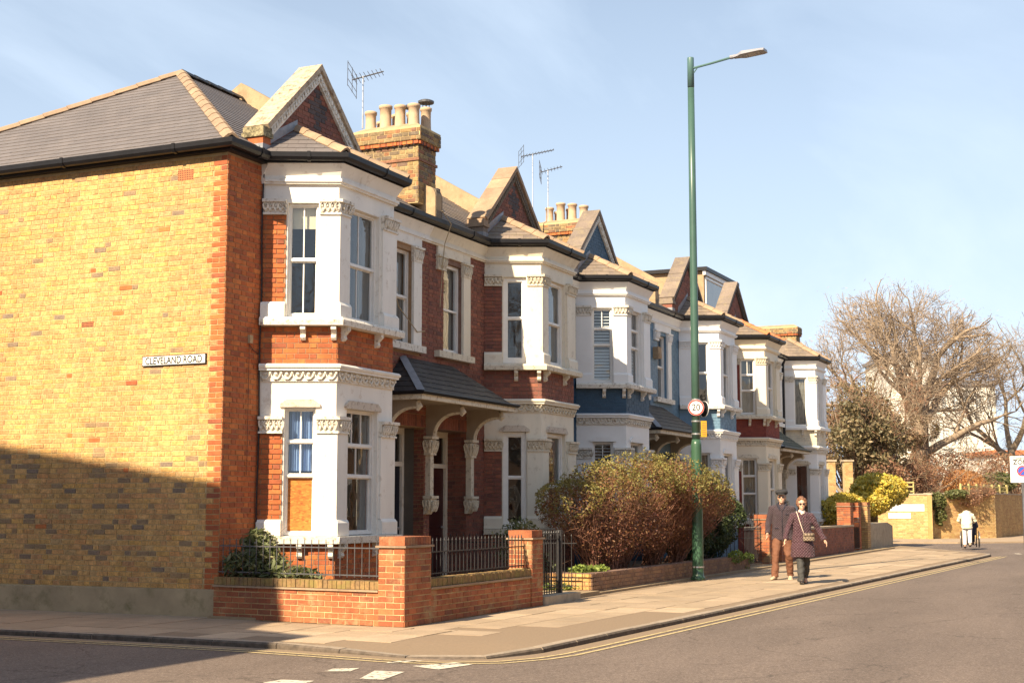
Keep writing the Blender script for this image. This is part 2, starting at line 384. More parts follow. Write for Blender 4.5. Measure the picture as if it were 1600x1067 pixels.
# foliage: colour per leaf
def leaf_mat(name, cols, trans=0.3, rough=0.6):
    m, nt, b = base_mat(name, rough)
    g = nt.nodes.new('ShaderNodeNewGeometry')
    c = ramp(nt, g.outputs['Random Per Island'], cols)
    c = mixc(nt, 1.0, c, maprange(nt, noise_tex(nt, 1.5, 3), 0.3, 0.7, 0.8, 1.2), 'MULTIPLY')
    nt.links.new(c, b.inputs['Base Color'])
    t = nt.nodes.new('ShaderNodeBsdfTranslucent'); nt.links.new(c, t.inputs[0])
    ms = nt.nodes.new('ShaderNodeMixShader'); ms.inputs[0].default_value = trans
    nt.links.new(b.outputs[0], ms.inputs[1]); nt.links.new(t.outputs[0], ms.inputs[2])
    nt.links.new(ms.outputs[0], nt.nodes['Material Output'].inputs[0]); MATS[name] = m
leaf_mat('leaf_corner', [(0.09, 0.12, 0.04), (0.17, 0.19, 0.07), (0.06, 0.085, 0.035), (0.34, 0.33, 0.17), (0.12, 0.14, 0.05), (0.08, 0.10, 0.04)])
plain_mat('twig_red', (0.24, 0.115, 0.075), 0.85, 0.25, 10)
leaf_mat('leaf_shrub', [(0.22, 0.15, 0.045), (0.24, 0.10, 0.045), (0.17, 0.14, 0.045), (0.30, 0.18, 0.055), (0.20, 0.075, 0.04), (0.26, 0.22, 0.07), (0.18, 0.08, 0.04), (0.13, 0.13, 0.04)])
leaf_mat('leaf_shrub_green', [(0.22, 0.20, 0.05), (0.30, 0.26, 0.08), (0.17, 0.17, 0.05), (0.26, 0.17, 0.05), (0.20, 0.20, 0.06)])
leaf_mat('leaf_shrub_red', [(0.20, 0.07, 0.045), (0.15, 0.055, 0.04), (0.26, 0.11, 0.05), (0.18, 0.10, 0.04), (0.12, 0.05, 0.04)])
leaf_mat('leaf_hedge', [(0.025, 0.04, 0.014), (0.05, 0.075, 0.022), (0.035, 0.055, 0.018), (0.09, 0.12, 0.03)], trans=0.15)
leaf_mat('leaf_gold', [(0.62, 0.46, 0.05), (0.72, 0.56, 0.10), (0.48, 0.40, 0.05), (0.74, 0.58, 0.16), (0.16, 0.20, 0.04), (0.70, 0.52, 0.08), (0.68, 0.54, 0.12)])
leaf_mat('leaf_weed', [(0.14, 0.20, 0.04), (0.24, 0.30, 0.06), (0.10, 0.15, 0.04)])
leaf_mat('leaf_ivy', [(0.09, 0.11, 0.035), (0.17, 0.18, 0.06), (0.06, 0.08, 0.03), (0.22, 0.2, 0.08)])
leaf_mat('leaf_ivy_brown', [(0.24, 0.15, 0.09), (0.30, 0.20, 0.12), (0.18, 0.15, 0.06), (0.20, 0.11, 0.07), (0.26, 0.22, 0.09)])
leaf_mat('leaf_yew', [(0.10, 0.09, 0.045), (0.17, 0.14, 0.07), (0.07, 0.07, 0.035), (0.22, 0.175, 0.09), (0.27, 0.20, 0.11), (0.18, 0.135, 0.07)], trans=0.15)
leaf_mat('leaf_rust', [(0.26, 0.13, 0.08), (0.34, 0.18, 0.10), (0.20, 0.10, 0.07), (0.38, 0.24, 0.13)])
leaf_mat('leaf_orange', [(0.52, 0.26, 0.10), (0.62, 0.34, 0.14), (0.44, 0.22, 0.09)])
leaf_mat('leaf_bud', [(0.40, 0.31, 0.24), (0.46, 0.37, 0.29), (0.34, 0.25, 0.19), (0.44, 0.34, 0.25)])

# ------------------------------------------------------------------ mesh helpers
class MB:
    def __init__(s): s.v = []; s.f = []; s.m = []; s.mi = 0
    def add(s, verts, faces):
        n = len(s.v); s.v.extend([tuple(p) for p in verts])
        for f in faces: s.f.append(tuple(i + n for i in f)); s.m.append(s.mi)
    def poly(s, *pts): s.add(pts, [tuple(range(len(pts)))])
    def box(s, x0, x1, y0, y1, z0, z1):
        s.add([(x0, y0, z0), (x1, y0, z0), (x1, y1, z0), (x0, y1, z0), (x0, y0, z1), (x1, y0, z1), (x1, y1, z1), (x0, y1, z1)],
              [(0, 3, 2, 1), (4, 5, 6, 7), (0, 1, 5, 4), (1, 2, 6, 5), (2, 3, 7, 6), (3, 0, 4, 7)])
    def fbox(s, F, u0, u1, n0, n1, z0, z1, taper=0.0):
        """box in a wall frame: u along the wall, n outward, z up"""
        P = lambda u, n, z: F.p(u, n, z)
        t = taper
        s.add([P(u0, n0, z0), P(u1, n0, z0), P(u1 - t, n1, z0 + t), P(u0 + t, n1, z0 + t), P(u0, n0, z1), P(u1, n0, z1), P(u1 - t, n1, z1 - t), P(u0 + t, n1, z1 - t)],
              [(0, 1, 2, 3), (7, 6, 5, 4), (4, 5, 1, 0), (5, 6, 2, 1), (6, 7, 3, 2), (7, 4, 0, 3)])
    def prism(s, pts, d):
        """closed polygon (3-D points) pushed along vector d"""
        n = len(pts); d = Vector(d); a = [Vector(p) for p in pts]; bq = [p + d for p in a]
        s.add(a + bq, [tuple(range(n))[::-1], tuple(range(n, 2 * n))] + [(i, (i + 1) % n, n + (i + 1) % n, n + i) for i in range(n)])
    def tube(s, pts, r, n=8, caps=True):
        pts = [Vector(p) for p in pts]
        rs = r if isinstance(r, (list, tuple)) else [r] * len(pts)
        vs = []; prev = None
        for i, p in enumerate(pts):
            t = (pts[min(i + 1, len(pts) - 1)] - pts[max(i - 1, 0)])
            if t.length < 1e-9: t = Vector((0, 0, 1))
            t.normalize()
            if prev is None:
                a = t.cross(Vector((0, 0, 1)))
                if a.length < 0.1: a = t.cross(Vector((1, 0, 0)))
            else: a = prev - t * prev.dot(t)
            a.normalize(); prev = a; b_ = t.cross(a)
            for k in range(n):
                q = 2 * math.pi * k / n
                vs.append(p + (a * math.cos(q) + b_ * math.sin(q)) * rs[i])
        fs = []
        for i in range(len(pts) - 1):
            for k in range(n):
                fs.append((i * n + k, i * n + (k + 1) % n, (i + 1) * n + (k + 1) % n, (i + 1) * n + k))
        if caps:
            fs.append(tuple(range(n))[::-1]); fs.append(tuple((len(pts) - 1) * n + k for k in range(n)))
        s.add(vs, fs)
    def lathe(s, prof, c, n=16, axis='z'):
        vs = []; fs = []
        for r_, h in prof:
            for k in range(n):
                q = 2 * math.pi * k / n
                vs.append((c[0] + r_ * math.cos(q), c[1] + r_ * math.sin(q), c[2] + h))
        m_ = len(prof)
        for i in range(m_ - 1):
            for k in range(n): fs.append((i * n + k, i * n + (k + 1) % n, (i + 1) * n + (k + 1) % n, (i + 1) * n + k))
        fs.append(tuple(range(n))[::-1]); fs.append(tuple((m_ - 1) * n + k for k in range(n)))
        s.add(vs, fs)
    def loft(s, secs, n=14):
        """sections (x, y, z, rx, ry, yaw): horizontal ellipses"""
        vs = []; fs = []
        for (x, y, z, rx, ry, ya) in secs:
            c_, s_ = math.cos(ya), math.sin(ya)
            for k in range(n):
                q = 2 * math.pi * k / n; a = rx * math.cos(q); b_ = ry * math.sin(q)
                vs.append((x + a * c_ - b_ * s_, y + a * s_ + b_ * c_, z))
        m_ = len(secs)
        for i in range(m_ - 1):
            for k in range(n): fs.append((i * n + k, i * n + (k + 1) % n, (i + 1) * n + (k + 1) % n, (i + 1) * n + k))
        fs.append(tuple(range(n))[::-1]); fs.append(tuple((m_ - 1) * n + k for k in range(n)))
        s.add(vs, fs)
    def blob(s, c, rx, ry, rz, nu=8, nv=5, M=None):
        vs = [Vector((0, 0, -rz))]; fs = []
        for i in range(1, nv):
            ph = -math.pi / 2 + math.pi * i / nv
            for k in range(nu):
                q = 2 * math.pi * k / nu
                vs.append(Vector((rx * math.cos(ph) * math.cos(q), ry * math.cos(ph) * math.sin(q), rz * math.sin(ph))))
        vs.append(Vector((0, 0, rz)))
        for k in range(nu): fs.append((0, 1 + (k + 1) % nu, 1 + k))
        for i in range(nv - 2):
            for k in range(nu):
                a = 1 + i * nu; fs.append((a + k, a + (k + 1) % nu, a + nu + (k + 1) % nu, a + nu + k))
        a = 1 + (nv - 2) * nu
        for k in range(nu): fs.append((a + k, a + (k + 1) % nu, len(vs) - 1))
        if M is not None: vs = [M @ p for p in vs]
        c = Vector(c); s.add([p + c for p in vs], fs)
    def build(s, name, mat, parent=None, smooth=False, kind=None, label=None):
        if not s.v: return None
        off = root_loc(parent)
        me = bpy.data.meshes.new(name)
        me.from_pydata([(p[0] - off.x, p[1] - off.y, p[2] - off.z) for p in s.v], [], s.f)
        mats = mat if isinstance(mat, (list, tuple)) else [mat]
        for k in mats: me.materials.append(MATS[k])
        if len(mats) > 1: me.polygons.foreach_set('material_index', s.m)
        if smooth: me.polygons.foreach_set('use_smooth', [True] * len(me.polygons))
        me.update()
        o = bpy.data.objects.new(name, me); COL.objects.link(o)
        if parent is not None: o.parent = parent
        if kind: o['kind'] = kind
        if label: o['label'] = label
        return o

def root_loc(o):
    v = Vector((0, 0, 0))
    while o is not None: v = v + o.location; o = o.parent
    return v

def thing(name, label, cat, loc=(0, 0, 0), group=None):
    o = bpy.data.objects.new(name, None); COL.objects.link(o)
    o.location = loc; o.empty_display_size = 0.2
    o['label'] = label; o['category'] = cat
    if group: o['group'] = group
    return o
def tag(o, label, cat, group=None):
    o['label'] = label; o['category'] = cat
    if group: o['group'] = group
    return o

class Fr:
    """wall frame: origin, direction along the wall, outward normal"""
    def __init__(s, a, b_, z=0.0):
        s.o = Vector((a[0], a[1], z)); d = Vector((b_[0] - a[0], b_[1] - a[1], 0)); s.len = d.length
        s.u = d.normalized(); s.n = Vector((s.u.y, -s.u.x, 0))
    def p(s, u, n, z): return s.o + s.u * u + s.n * n + Vector((0, 0, z))

def pxm(p):
    d = Vector(p) - CAM; z = d.dot(fwd)
    return FOCAL / z if z > 0.5 else 0.0
def in_view(p):
    d = Vector(p) - CAM; z = d.dot(fwd)
    if z < 0.5: return False
    r_ = Vector((math.sin(YAW), -math.cos(YAW), 0)); u_ = r_.cross(fwd)
    x = FOCAL * d.dot(r_) / z; y = FOCAL * d.dot(u_) / z
    return abs(x) < 820 and abs(y) < 545

def clip_rects(u0, u1, z0, z1, holes):
    us = sorted({u0, u1} | {min(max(h[0], u0), u1) for h in holes} | {min(max(h[1], u0), u1) for h in holes})
    zs = sorted({z0, z1} | {min(max(h[2], z0), z1) for h in holes} | {min(max(h[3], z0), z1) for h in holes})
    out_ = []
    for a, b_ in zip(us, us[1:]):
        for c_, d in zip(zs, zs[1:]):
            if b_ - a < 1e-6 or d - c_ < 1e-6: continue
            um, zm = (a + b_) / 2, (c_ + d) / 2
            if not any(h[0] < um < h[1] and h[2] < zm < h[3] for h in holes): out_.append((a, b_, c_, d))
    return out_

def wall_panel(mb, F, u0, u1, z0, z1, holes=(), depth=0.12, n=0.0):
    for (a, b_, c_, d) in clip_rects(u0, u1, z0, z1, holes):
        mb.poly(F.p(a, n, c_), F.p(b_, n, c_), F.p(b_, n, d), F.p(a, n, d))
    for h in holes:
        a, b_, c_, d = h[:4]; q = n - depth
        mb.poly(F.p(a, n, c_), F.p(a, q, c_), F.p(a, q, d), F.p(a, n, d))
        mb.poly(F.p(b_, q, c_), F.p(b_, n, c_), F.p(b_, n, d), F.p(b_, q, d))
        mb.poly(F.p(a, q, d), F.p(b_, q, d), F.p(b_, n, d), F.p(a, n, d))
        mb.poly(F.p(a, n, c_), F.p(b_, n, c_), F.p(b_, q, c_), F.p(a, q, c_))

class Bricks:
    """collects bricks of one thing; the largest in view become objects, the rest one joined part"""
    def __init__(s, mats): s.items = []; s.mats = mats
    def face(s, F, u0, u1, z0, z1, holes=(), mat=0, bond='flemish', course=0.075, proud=0.007, inside=None, ufun=None, L_=0.215, joint=0.01, matf=None, start=0):
        nz_ = int(round((z1 - z0) / course))
        if nz_ < 1: return
        ch = (z1 - z0) / nz_
        for k in range(nz_):
            za, zb = z0 + k * ch, z0 + (k + 1) * ch - joint
            kk = k + start
            u = u0 - (0.0 if kk % 2 == 0 else (0.1688 if bond == 'flemish' else 0.1125))
            if bond == 'mixed': u = u0 - rnd.uniform(0, .2)
            i = 0
            while u < u1 - 0.02:
                w_ = L_ if (bond == 'stretcher' or (bond == 'flemish' and i % 2 == 0) or (bond == 'mixed' and rnd.random() < .72)) else 0.1025
                if bond == 'mixed': w_ += rnd.uniform(-.012, .012)
                a, b_ = max(u, u0), min(u + w_, u1)
                u += w_ + joint; i += 1
                if b_ - a < 0.02: continue
                segs = [(a, b_)]
                zm = (za + zb) / 2
                for h in holes:
                    if h[2] - 0.02 < zm < h[3] + 0.02:
                        ns = []
                        for (p, q) in segs:
                            if q <= h[0] or p >= h[1]: ns.append((p, q)); continue
                            if p < h[0] - 0.02: ns.append((p, h[0]))
                            if q > h[1] + 0.02: ns.append((h[1], q))
                        segs = ns
                if ufun:
                    lo, hi = ufun(zm)
                    segs = [(max(p, lo), min(q, hi)) for p, q in segs if min(q, hi) - max(p, lo) > 0.02]
                for (p, q) in segs:
                    mm = mat if matf is None else matf(p, q, zm, k)
                    s.items.append((F, p, q, za, zb, mm, proud + rnd.uniform(-0.002, 0.003)))
    def emit(s, parent, limit=300, name='brick', joined='brickwork', minpx=9.0):
        off = root_loc(parent)
        def score(it):
            F, p, q, za, zb, mm, pr_ = it
            c = F.p((p + q) / 2, 0, (za + zb) / 2)
            if not in_view(c): return 0
            v = (CAM - c).normalized(); cs = v.dot(F.n)
            if cs <= 0.02: return 0
            wpx = (q - p) * pxm(c) * math.sqrt(max(0, 1 - v.dot(F.u) ** 2))
            return wpx if wpx >= minpx else 0
        sc_ = [(score(it), i) for i, it in enumerate(s.items)]
        top = sorted([x for x in sc_ if x[0] > 0], key=lambda x: (-round(x[0] / 3), rnd.random()))[:limit]
        chosen = {i for _, i in top}
        meshes = {}
        for i in chosen:
            F, p, q, za, zb, mm, pr_ = s.items[i]
            key = (mm, rnd.randrange(4))
            if key not in meshes:
                r2 = random.Random(hash(key) % 9973)
                j = lambda: r2.uniform(-0.012, 0.012)
                me = bpy.data.meshes.new(name)
                vs = []
                for (x, y, z) in [(-.5, 0, -.5), (.5, 0, -.5), (.5, 1, -.5), (-.5, 1, -.5), (-.5, 0, .5), (.5, 0, .5), (.5, 1, .5), (-.5, 1, .5)]:
                    if y == 1: x *= 0.985; z *= 0.95
                    vs.append((x + (j() * 0.6 if y else 0), y, z + (j() * 2.5 if y else 0)))
                me.from_pydata(vs, [], [(0, 1, 2, 3), (7, 6, 5, 4), (4, 5, 1, 0), (5, 6, 2, 1), (6, 7, 3, 2), (7, 4, 0, 3)])
                me.materials.append(MATS[s.mats[mm]]); meshes[key] = me
            o = bpy.data.objects.new(name, meshes[key])
            c = F.p((p + q) / 2, -0.01, (za + zb) / 2) - off
            M = Matrix(((-F.u.x, F.n.x, 0), (-F.u.y, F.n.y, 0), (0, 0, 1)))
            o.rotation_euler = M.to_euler(); o.location = c
            o.scale = (q - p, pr_ + 0.01, zb - za)
            o.parent = parent; COL.objects.link(o)
        mb = MB()
        for i, (F, p, q, za, zb, mm, pr_) in enumerate(s.items):
            if i in chosen: continue
            mb.mi = mm; d = rnd.uniform(-0.002, 0.002)
            P = F.p
            mb.add([P(p, -0.01, za), P(q, -0.01, za), P(q, -0.01, zb), P(p, -0.01, zb), P(p + .002, pr_, za + .002 + d), P(q - .002, pr_, za + .002 - d), P(q - .002, pr_, zb - .002 - d), P(p + .002, pr_, zb - .002 + d)],
                   [(4, 5, 6, 7), (0, 1, 5, 4), (1, 2, 6, 5), (2, 3, 7, 6), (3, 0, 4, 7)])
        mb.build(joined, s.mats, parent, kind='stuff')

def offset_line(pts, d):
    n = len(pts); out_ = []
    for i in range(n):
        p = Vector(pts[i]); ns = []
        if i > 0: t = (p - Vector(pts[i - 1])).normalized(); ns.append(Vector((t.y, -t.x)))
        if i < n - 1: t = (Vector(pts[i + 1]) - p).normalized(); ns.append(Vector((t.y, -t.x)))
        if len(ns) == 1: out_.append(p + ns[0] * d)
        else:
            b_ = (ns[0] + ns[1]).normalized(); out_.append(p + b_ * (d / max(0.3, b_.dot(ns[0]))))
    return out_
def band(mb, pts, prof, closed=True):
    """moulding: profile [(offset, z)] swept along a 2-D polyline with mitres"""
    rows = [[(q.x, q.y, z) for q in offset_line(pts, o)] for (o, z) in prof]
    m_, n = len(rows), len(pts); vs = [p for r_ in rows for p in r_]; fs = []
    rng = range(m_ if closed else m_ - 1)
    for j in rng:
        k = (j + 1) % m_
        for i in range(n - 1): fs.append((j * n + i, j * n + i + 1, k * n + i + 1, k * n + i))
    if closed: fs.append(tuple(j * n for j in range(m_))); fs.append(tuple(j * n + n - 1 for j in range(m_))[::-1])
    mb.add(vs, fs)
def box_prof(o0, o1, z0, z1): return [(o0, z0), (o1, z0), (o1, z1), (o0, z1)]

class Tiles:
    """slates on a slope: F origin at eave, u along eave, v up the slope"""
    def __init__(s): s.items = []
    def slope(s, o, u, v, poly, w_=0.27, h_=0.21, t=0.012, jit=0.0):
        o, u, v = Vector(o), Vector(u).normalized(), Vector(v).normalized(); n = u.cross(v)
        vmax = max(p[1] for p in poly); vmin = min(p[1] for p in poly); k = 0; vv = vmin
        while vv < vmax - 0.01:
            def span(y):
                xs = []
                for a, b_ in zip(poly, poly[1:] + poly[:1]):
                    if (a[1] <= y < b_[1]) or (b_[1] <= y < a[1]):
                        xs.append(a[0] + (b_[0] - a[0]) * (y - a[1]) / (b_[1] - a[1]))
                return (min(xs), max(xs)) if len(xs) > 1 else None
            ve = min(vv + h_, vmax)
            s0, s1 = span(vv + 1e-4), span(ve - 1e-4)
            if s0 and s1:
                x = min(s0[0], s1[0]) - (w_ / 2 if k % 2 else 0)
                x = math.floor(x / w_) * w_ + (w_ / 2 if k % 2 else 0) - w_
                while x < max(s0[1], s1[1]):
                    a0, b0 = max(x + .002, s0[0]), min(x + w_ - .002, s0[1]); a1, b1 = max(x + .002, s1[0]), min(x + w_ - .002, s1[1])
                    x += w_
                    if b0 - a0 < 0.01 and b1 - a1 < 0.01: continue
                    if b1 < a1: a1 = b1 = (a1 + b1) / 2
                    if b0 < a0: a0 = b0 = (a0 + b0) / 2
                    j = rnd.uniform(-jit, jit)
                    P = lambda uu, v_, nn: o + u * uu + v * v_ + n * nn
                    s.items.append([P(a0, vv + j, t), P(b0, vv + j, t), P(b1, ve + .02, 0.001), P(a1, ve + .02, 0.001), P(a0, vv + j, 0), P(b0, vv + j, 0)])
            vv += h_; k += 1
    def emit(s, parent, mat, limit=300, name='slate', joined='slating', minpx=9):
        sc_ = []
        for i, q in enumerate(s.items):
            c = sum(q[:4], Vector()) / 4; n = (q[1] - q[0]).cross(q[3] - q[0])
            if n.length < 1e-6 or not in_view(c): continue
            n.normalize(); v = CAM - c
            if n.dot(v.normalized()) < 0.03: continue
            w_ = (q[1] - q[0]).length * pxm(c)
            if w_ >= minpx: sc_.append((w_ * abs(n.dot(v.normalized())), i))
        ch = {i for _, i in sorted(sc_, reverse=True)[:limit]}
        mb = MB()
        F_ = [(0, 1, 2, 3), (4, 5, 1, 0)]
        for i, q in enumerate(s.items):
            if i in ch:
                m1 = MB(); m1.add(q, F_); m1.build(name, mat, parent)
            else: mb.add(q, F_)
        mb.build(joined, mat, parent, kind='stuff')

# ------------------------------------------------------------------ ground
YK = lambda x: -5.87 - 0.0352 * x          # kerb line along the main street
def gz(x, y):
    """pavement height, dropped at the crossing point on the corner"""
    d = math.hypot(x + 3.05, (y + 5.0) * 0.8)
    t = max(0.0, min(1.0, 1 - d / 1.7))
    return -0.055 * (t * t * (3 - 2 * t))
def struct(mb, name, mat, parent=None, **k):
    o = mb.build(name, mat, parent, **k)
    if parent is None: o['kind'] = 'structure'
    return o
g = MB(); g.poly((-600, -600, -0.16), (1500, -600, -0.16), (1500, 900, -0.16), (-600, 900, -0.16)); struct(g, 'ground', 'land')
g = MB(); g.poly((-120, -16, -0.07), (160, -20.5, -0.07), (160, -3, -0.07), (60, -3.0, -0.07), (46, -1.2, -0.07), (46, 60, -0.07), (33, 60, -0.07), (33, -2, -0.07), (-2.0, -2, -0.07), (-2.0, 60, -0.07), (-9.6, 60, -0.07), (-9.6, -2, -0.07), (-120, -2, -0.07))
# simple non-overlapping sheets instead of one concave polygon
g = MB()
g.poly((-120, -16, -0.07), (160, -26, -0.07), (160, -3, -0.07), (-120, -3, -0.07))
g.poly((-9.6, -3, -0.07), (-2.0, -3, -0.07), (-2.0, 60, -0.07), (-9.6, 60, -0.07))
g.poly((37.2, -3, -0.07), (47, -3, -0.07), (47, 60, -0.07), (37.2, 60, -0.07))
struct(g, 'road', 'road_asphalt')
# far-side and opposite pavements
g = MB()
g.box(-120, -9.6, -2.6, 1.2, -0.16, 0.0); g.box(-12.6, -9.6, 1.2, 60, -0.16, 0.0)
struct(g, 'pavement_across_side_road', 'concrete')
g = MB(); g.box(-120, 160, -30, -18.5, -0.16, 0.0); struct(g, 'pavement_opposite', 'concrete')

KP = [(-2.73, 60), (-2.73, 20), (-2.73, 8), (-2.73, 0), (-2.74, -1.6), (-2.78, -2.8), (-2.9, -3.8), (-3.02, -4.6), (-2.98, -5.15), (-2.75, -5.5), (-2.35, -5.70), (-1.9, -5.79), (-1.0, YK(-1.0))]
x = 0.0
while x < 31.5: KP.append((x, YK(x))); x += 1.5
KP += [(31.9, -6.97), (32.4, -6.9), (32.9, -6.7), (34.5, -5.8), (37, -4.5), (39.5, -3.4), (41.2, -2.4), (41.6, -0.5), (41.6, 60)]
# pavement: fine grid clipped inside the kerb line
def inside(x, y, poly):
    c = False; j = len(poly) - 1
    for i in range(len(poly)):
        if (poly[i][1] > y) != (poly[j][1] > y) and x < (poly[j][0] - poly[i][0]) * (y - poly[i][1]) / (poly[j][1] - poly[i][1]) + poly[i][0]: c = not c
        j = i
    return c
inner = offset_line(KP, -0.14); inner = [(p.x, p.y) for p in inner]
bmg = bmesh.new()
fan = [bmg.verts.new((p[0], p[1], 0)) for p in inner]
bmg.faces.new(fan)
bmesh.ops.triangulate(bmg, faces=bmg.faces[:])
for _ in range(5):
    es = [e for e in bmg.edges if e.calc_length() > 0.8 and (e.verts[0].co - Vector((-1, -4, 0))).length < 7 + e.calc_length()]
    if not es: break
    bmesh.ops.subdivide_edges(bmg, edges=es, cuts=1, use_grid_fill=False)
    bmesh.ops.triangulate(bmg, faces=bmg.faces[:])
for v_ in bmg.verts: v_.co.z = gz(v_.co.x, v_.co.y) - 0.003
me = bpy.data.meshes.new('pavement'); bmg.to_mesh(me); bmg.free(); me.materials.append(MATS['tarmac_patch'])
pav = bpy.data.objects.new('pavement', me); COL.objects.link(pav); pav['kind'] = 'structure'

# kerb stones one by one
kerb = MB(); band(kerb, KP, [(-0.13, -0.16), (-0.01, -0.16), (-0.01, -0.13), (-0.13, -0.13)]); kerb_o = struct(kerb, 'kerb', 'kerb_stone')
def walk(pts, step):
    out_ = [Vector(pts[0])]; acc = 0.0
    for a, b_ in zip(pts, pts[1:]):
        a, b_ = Vector(a), Vector(b_); d = (b_ - a).length; t = step - acc
        while t <= d: out_.append(a.lerp(b_, t / d)); t += step
        acc = (acc + d) % step
    return out_
kp = walk([p for p in KP if p[1] < 14][0:], 0.905)
lo_ = offset_line([tuple(p) for p in kp], -0.14)
for i in range(len(kp) - 1):
    a, b_, c_, d = kp[i], kp[i + 1], lo_[i + 1], lo_[i]
    g_ = 0.006; t = (b_ - a).normalized() * g_
    a, b_, c_, d = a + t, b_ - t, c_ - t, d + t
    m1 = MB(); zz = [gz(p.x, p.y) + rnd.uniform(-.004, .004) for p in (a, b_, c_, d)]
    pts = [(a.x, a.y, -0.15), (b_.x, b_.y, -0.15), (c_.x, c_.y, -0.15), (d.x, d.y, -0.15), (a.x, a.y, zz[0] - .02), (b_.x, b_.y, zz[1] - .02), (c_.x, c_.y, zz[2]), (d.x, d.y, zz[3])]
    ai, bi = a.lerp(d, .15), b_.lerp(c_, .15)
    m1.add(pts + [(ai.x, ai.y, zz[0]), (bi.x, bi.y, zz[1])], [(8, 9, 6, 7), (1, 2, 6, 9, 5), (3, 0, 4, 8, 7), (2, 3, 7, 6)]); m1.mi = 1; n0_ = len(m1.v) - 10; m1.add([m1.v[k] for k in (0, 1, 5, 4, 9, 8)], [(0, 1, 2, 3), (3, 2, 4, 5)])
    # orientation is irrelevant to shading here; all faces are outside
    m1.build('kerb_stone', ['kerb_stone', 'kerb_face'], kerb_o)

# paving stones laid in rows that follow the walls
def stone(quad, h=0.0):
    m1 = MB(); q = [Vector((p[0], p[1], 0)) for p in quad]; c = sum(q, Vector()) / 4
    q = [c + (p - c) * (1 - 0.012 / max(0.3, (p - c).length)) for p in q]
    dz = rnd.uniform(-0.002, 0.004)
    top = [(p.x, p.y, gz(p.x, p.y) + dz) for p in q]; bot = [(p.x, p.y, gz(p.x, p.y) - 0.03) for p in q]
    m1.add(bot + top, [(4, 5, 6, 7), (0, 1, 5, 4), (1, 2, 6, 5), (2, 3, 7, 6), (3, 0, 4, 7)])
    return m1
npv = 0
rest = MB()
patch = [(-1.95, -4.2), (-1.7, -4.75), (-0.9, -4.85), (0.5, -5.0), (2.3, -5.15), (3.4, -5.7), (0.0, -5.72), (-2.5, -5.52), (-2.6, -4.9)]
inner_clip = offset_line(KP, -0.15); inner_clip = [(p.x, p.y) for p in inner_clip]
def lay(rows, ufun_):
    global npv
    for r_ in rows:
        yield r_
# side pavement: x from 0 down to kerb
y = 14.0
row = 0
while y > -0.2:
    d = 0.93
    xs = [-0.005, -0.8, -1.7, -2.59] if row % 2 else [-0.005, -1.15, -1.95, -2.59]
    for a, b_ in zip(xs, xs[1:]):
        m1 = stone([(b_, y - d), (a, y - d), (a, y), (b_, y)])
        if y < 6 and npv < 300: m1.build('paving_stone', 'paving', pav); npv += 1
        else: rest.add(m1.v, m1.f)
    y -= d; row += 1
# corner and main street pavement
row = 0; v0 = -3.18
widths = [0.62, 0.62, 0.75, 0.62]
def ky(x): return YK(x) + 0.145
for xi in range(0, 5):
    pass
x = -2.6
bounds_y = [-3.18]
# area left of the garden wall (between side pavement rows and the corner)
yy = y
for r_ in range(8):
    y1 = yy - 0.62
    if y1 < -5.8: break
    xs = np.arange(-2.9 + (0.35 if r_ % 2 else 0), -0.40 if y1 > -3.2 else -0.41, 0.78)
    xs = list(xs) + [-0.40]
    for a, b_ in zip(xs, xs[1:]):
        if b_ - a < 0.15: continue
        q = [(a, y1), (b_, y1), (b_, yy), (a, yy)]
        if not all(inside(p[0], p[1], inner_clip) for p in q): continue
        if any(inside(p[0], p[1], patch) for p in q): continue
        m1 = stone(q); m1.build('paving_stone', 'paving', pav); npv += 1
    yy = y1
for r_ in range(5):
    x = -0.40 + (0.4 if r_ % 2 else 0)
    while x < 39:
        x2 = x + 0.9
        def yl(xx, t): return -3.19 + (ky(xx) + 3.19) * t
        if r_ % 2 and x < 0.2: pass
        q = [(x, yl(x, (r_ + 1) / 4.3)), (x2, yl(x2, (r_ + 1) / 4.3)), (x2, yl(x2, r_ / 4.3)), (x, yl(x, r_ / 4.3))]
        if r_ < 4 and all(inside(p[0], p[1], inner_clip) for p in q) and not any(inside(p[0], p[1], patch) for p in q):
            m1 = stone(q)
            if npv < 298 and x < 30 and rnd.random() < 1.1: m1.build('paving_stone', 'paving', pav); npv += 1
            else: rest.add(m1.v, m1.f)
        x = x2
rest.build('paving', 'paving', pav, kind='stuff')
# garden ground behind the front walls
g = MB(); g.box(-0.2, 37.3, -3.0, 0.02, -0.15, 0.035); struct(g, 'garden_ground', 'garden_paving')
g = MB(); g.poly((-0.12, -2.9, 0.05), (2.9, -2.9, 0.05), (2.9, -0.02, 0.05), (-0.12, -0.02, 0.05)); struct(g, 'flower_bed', 'earth')

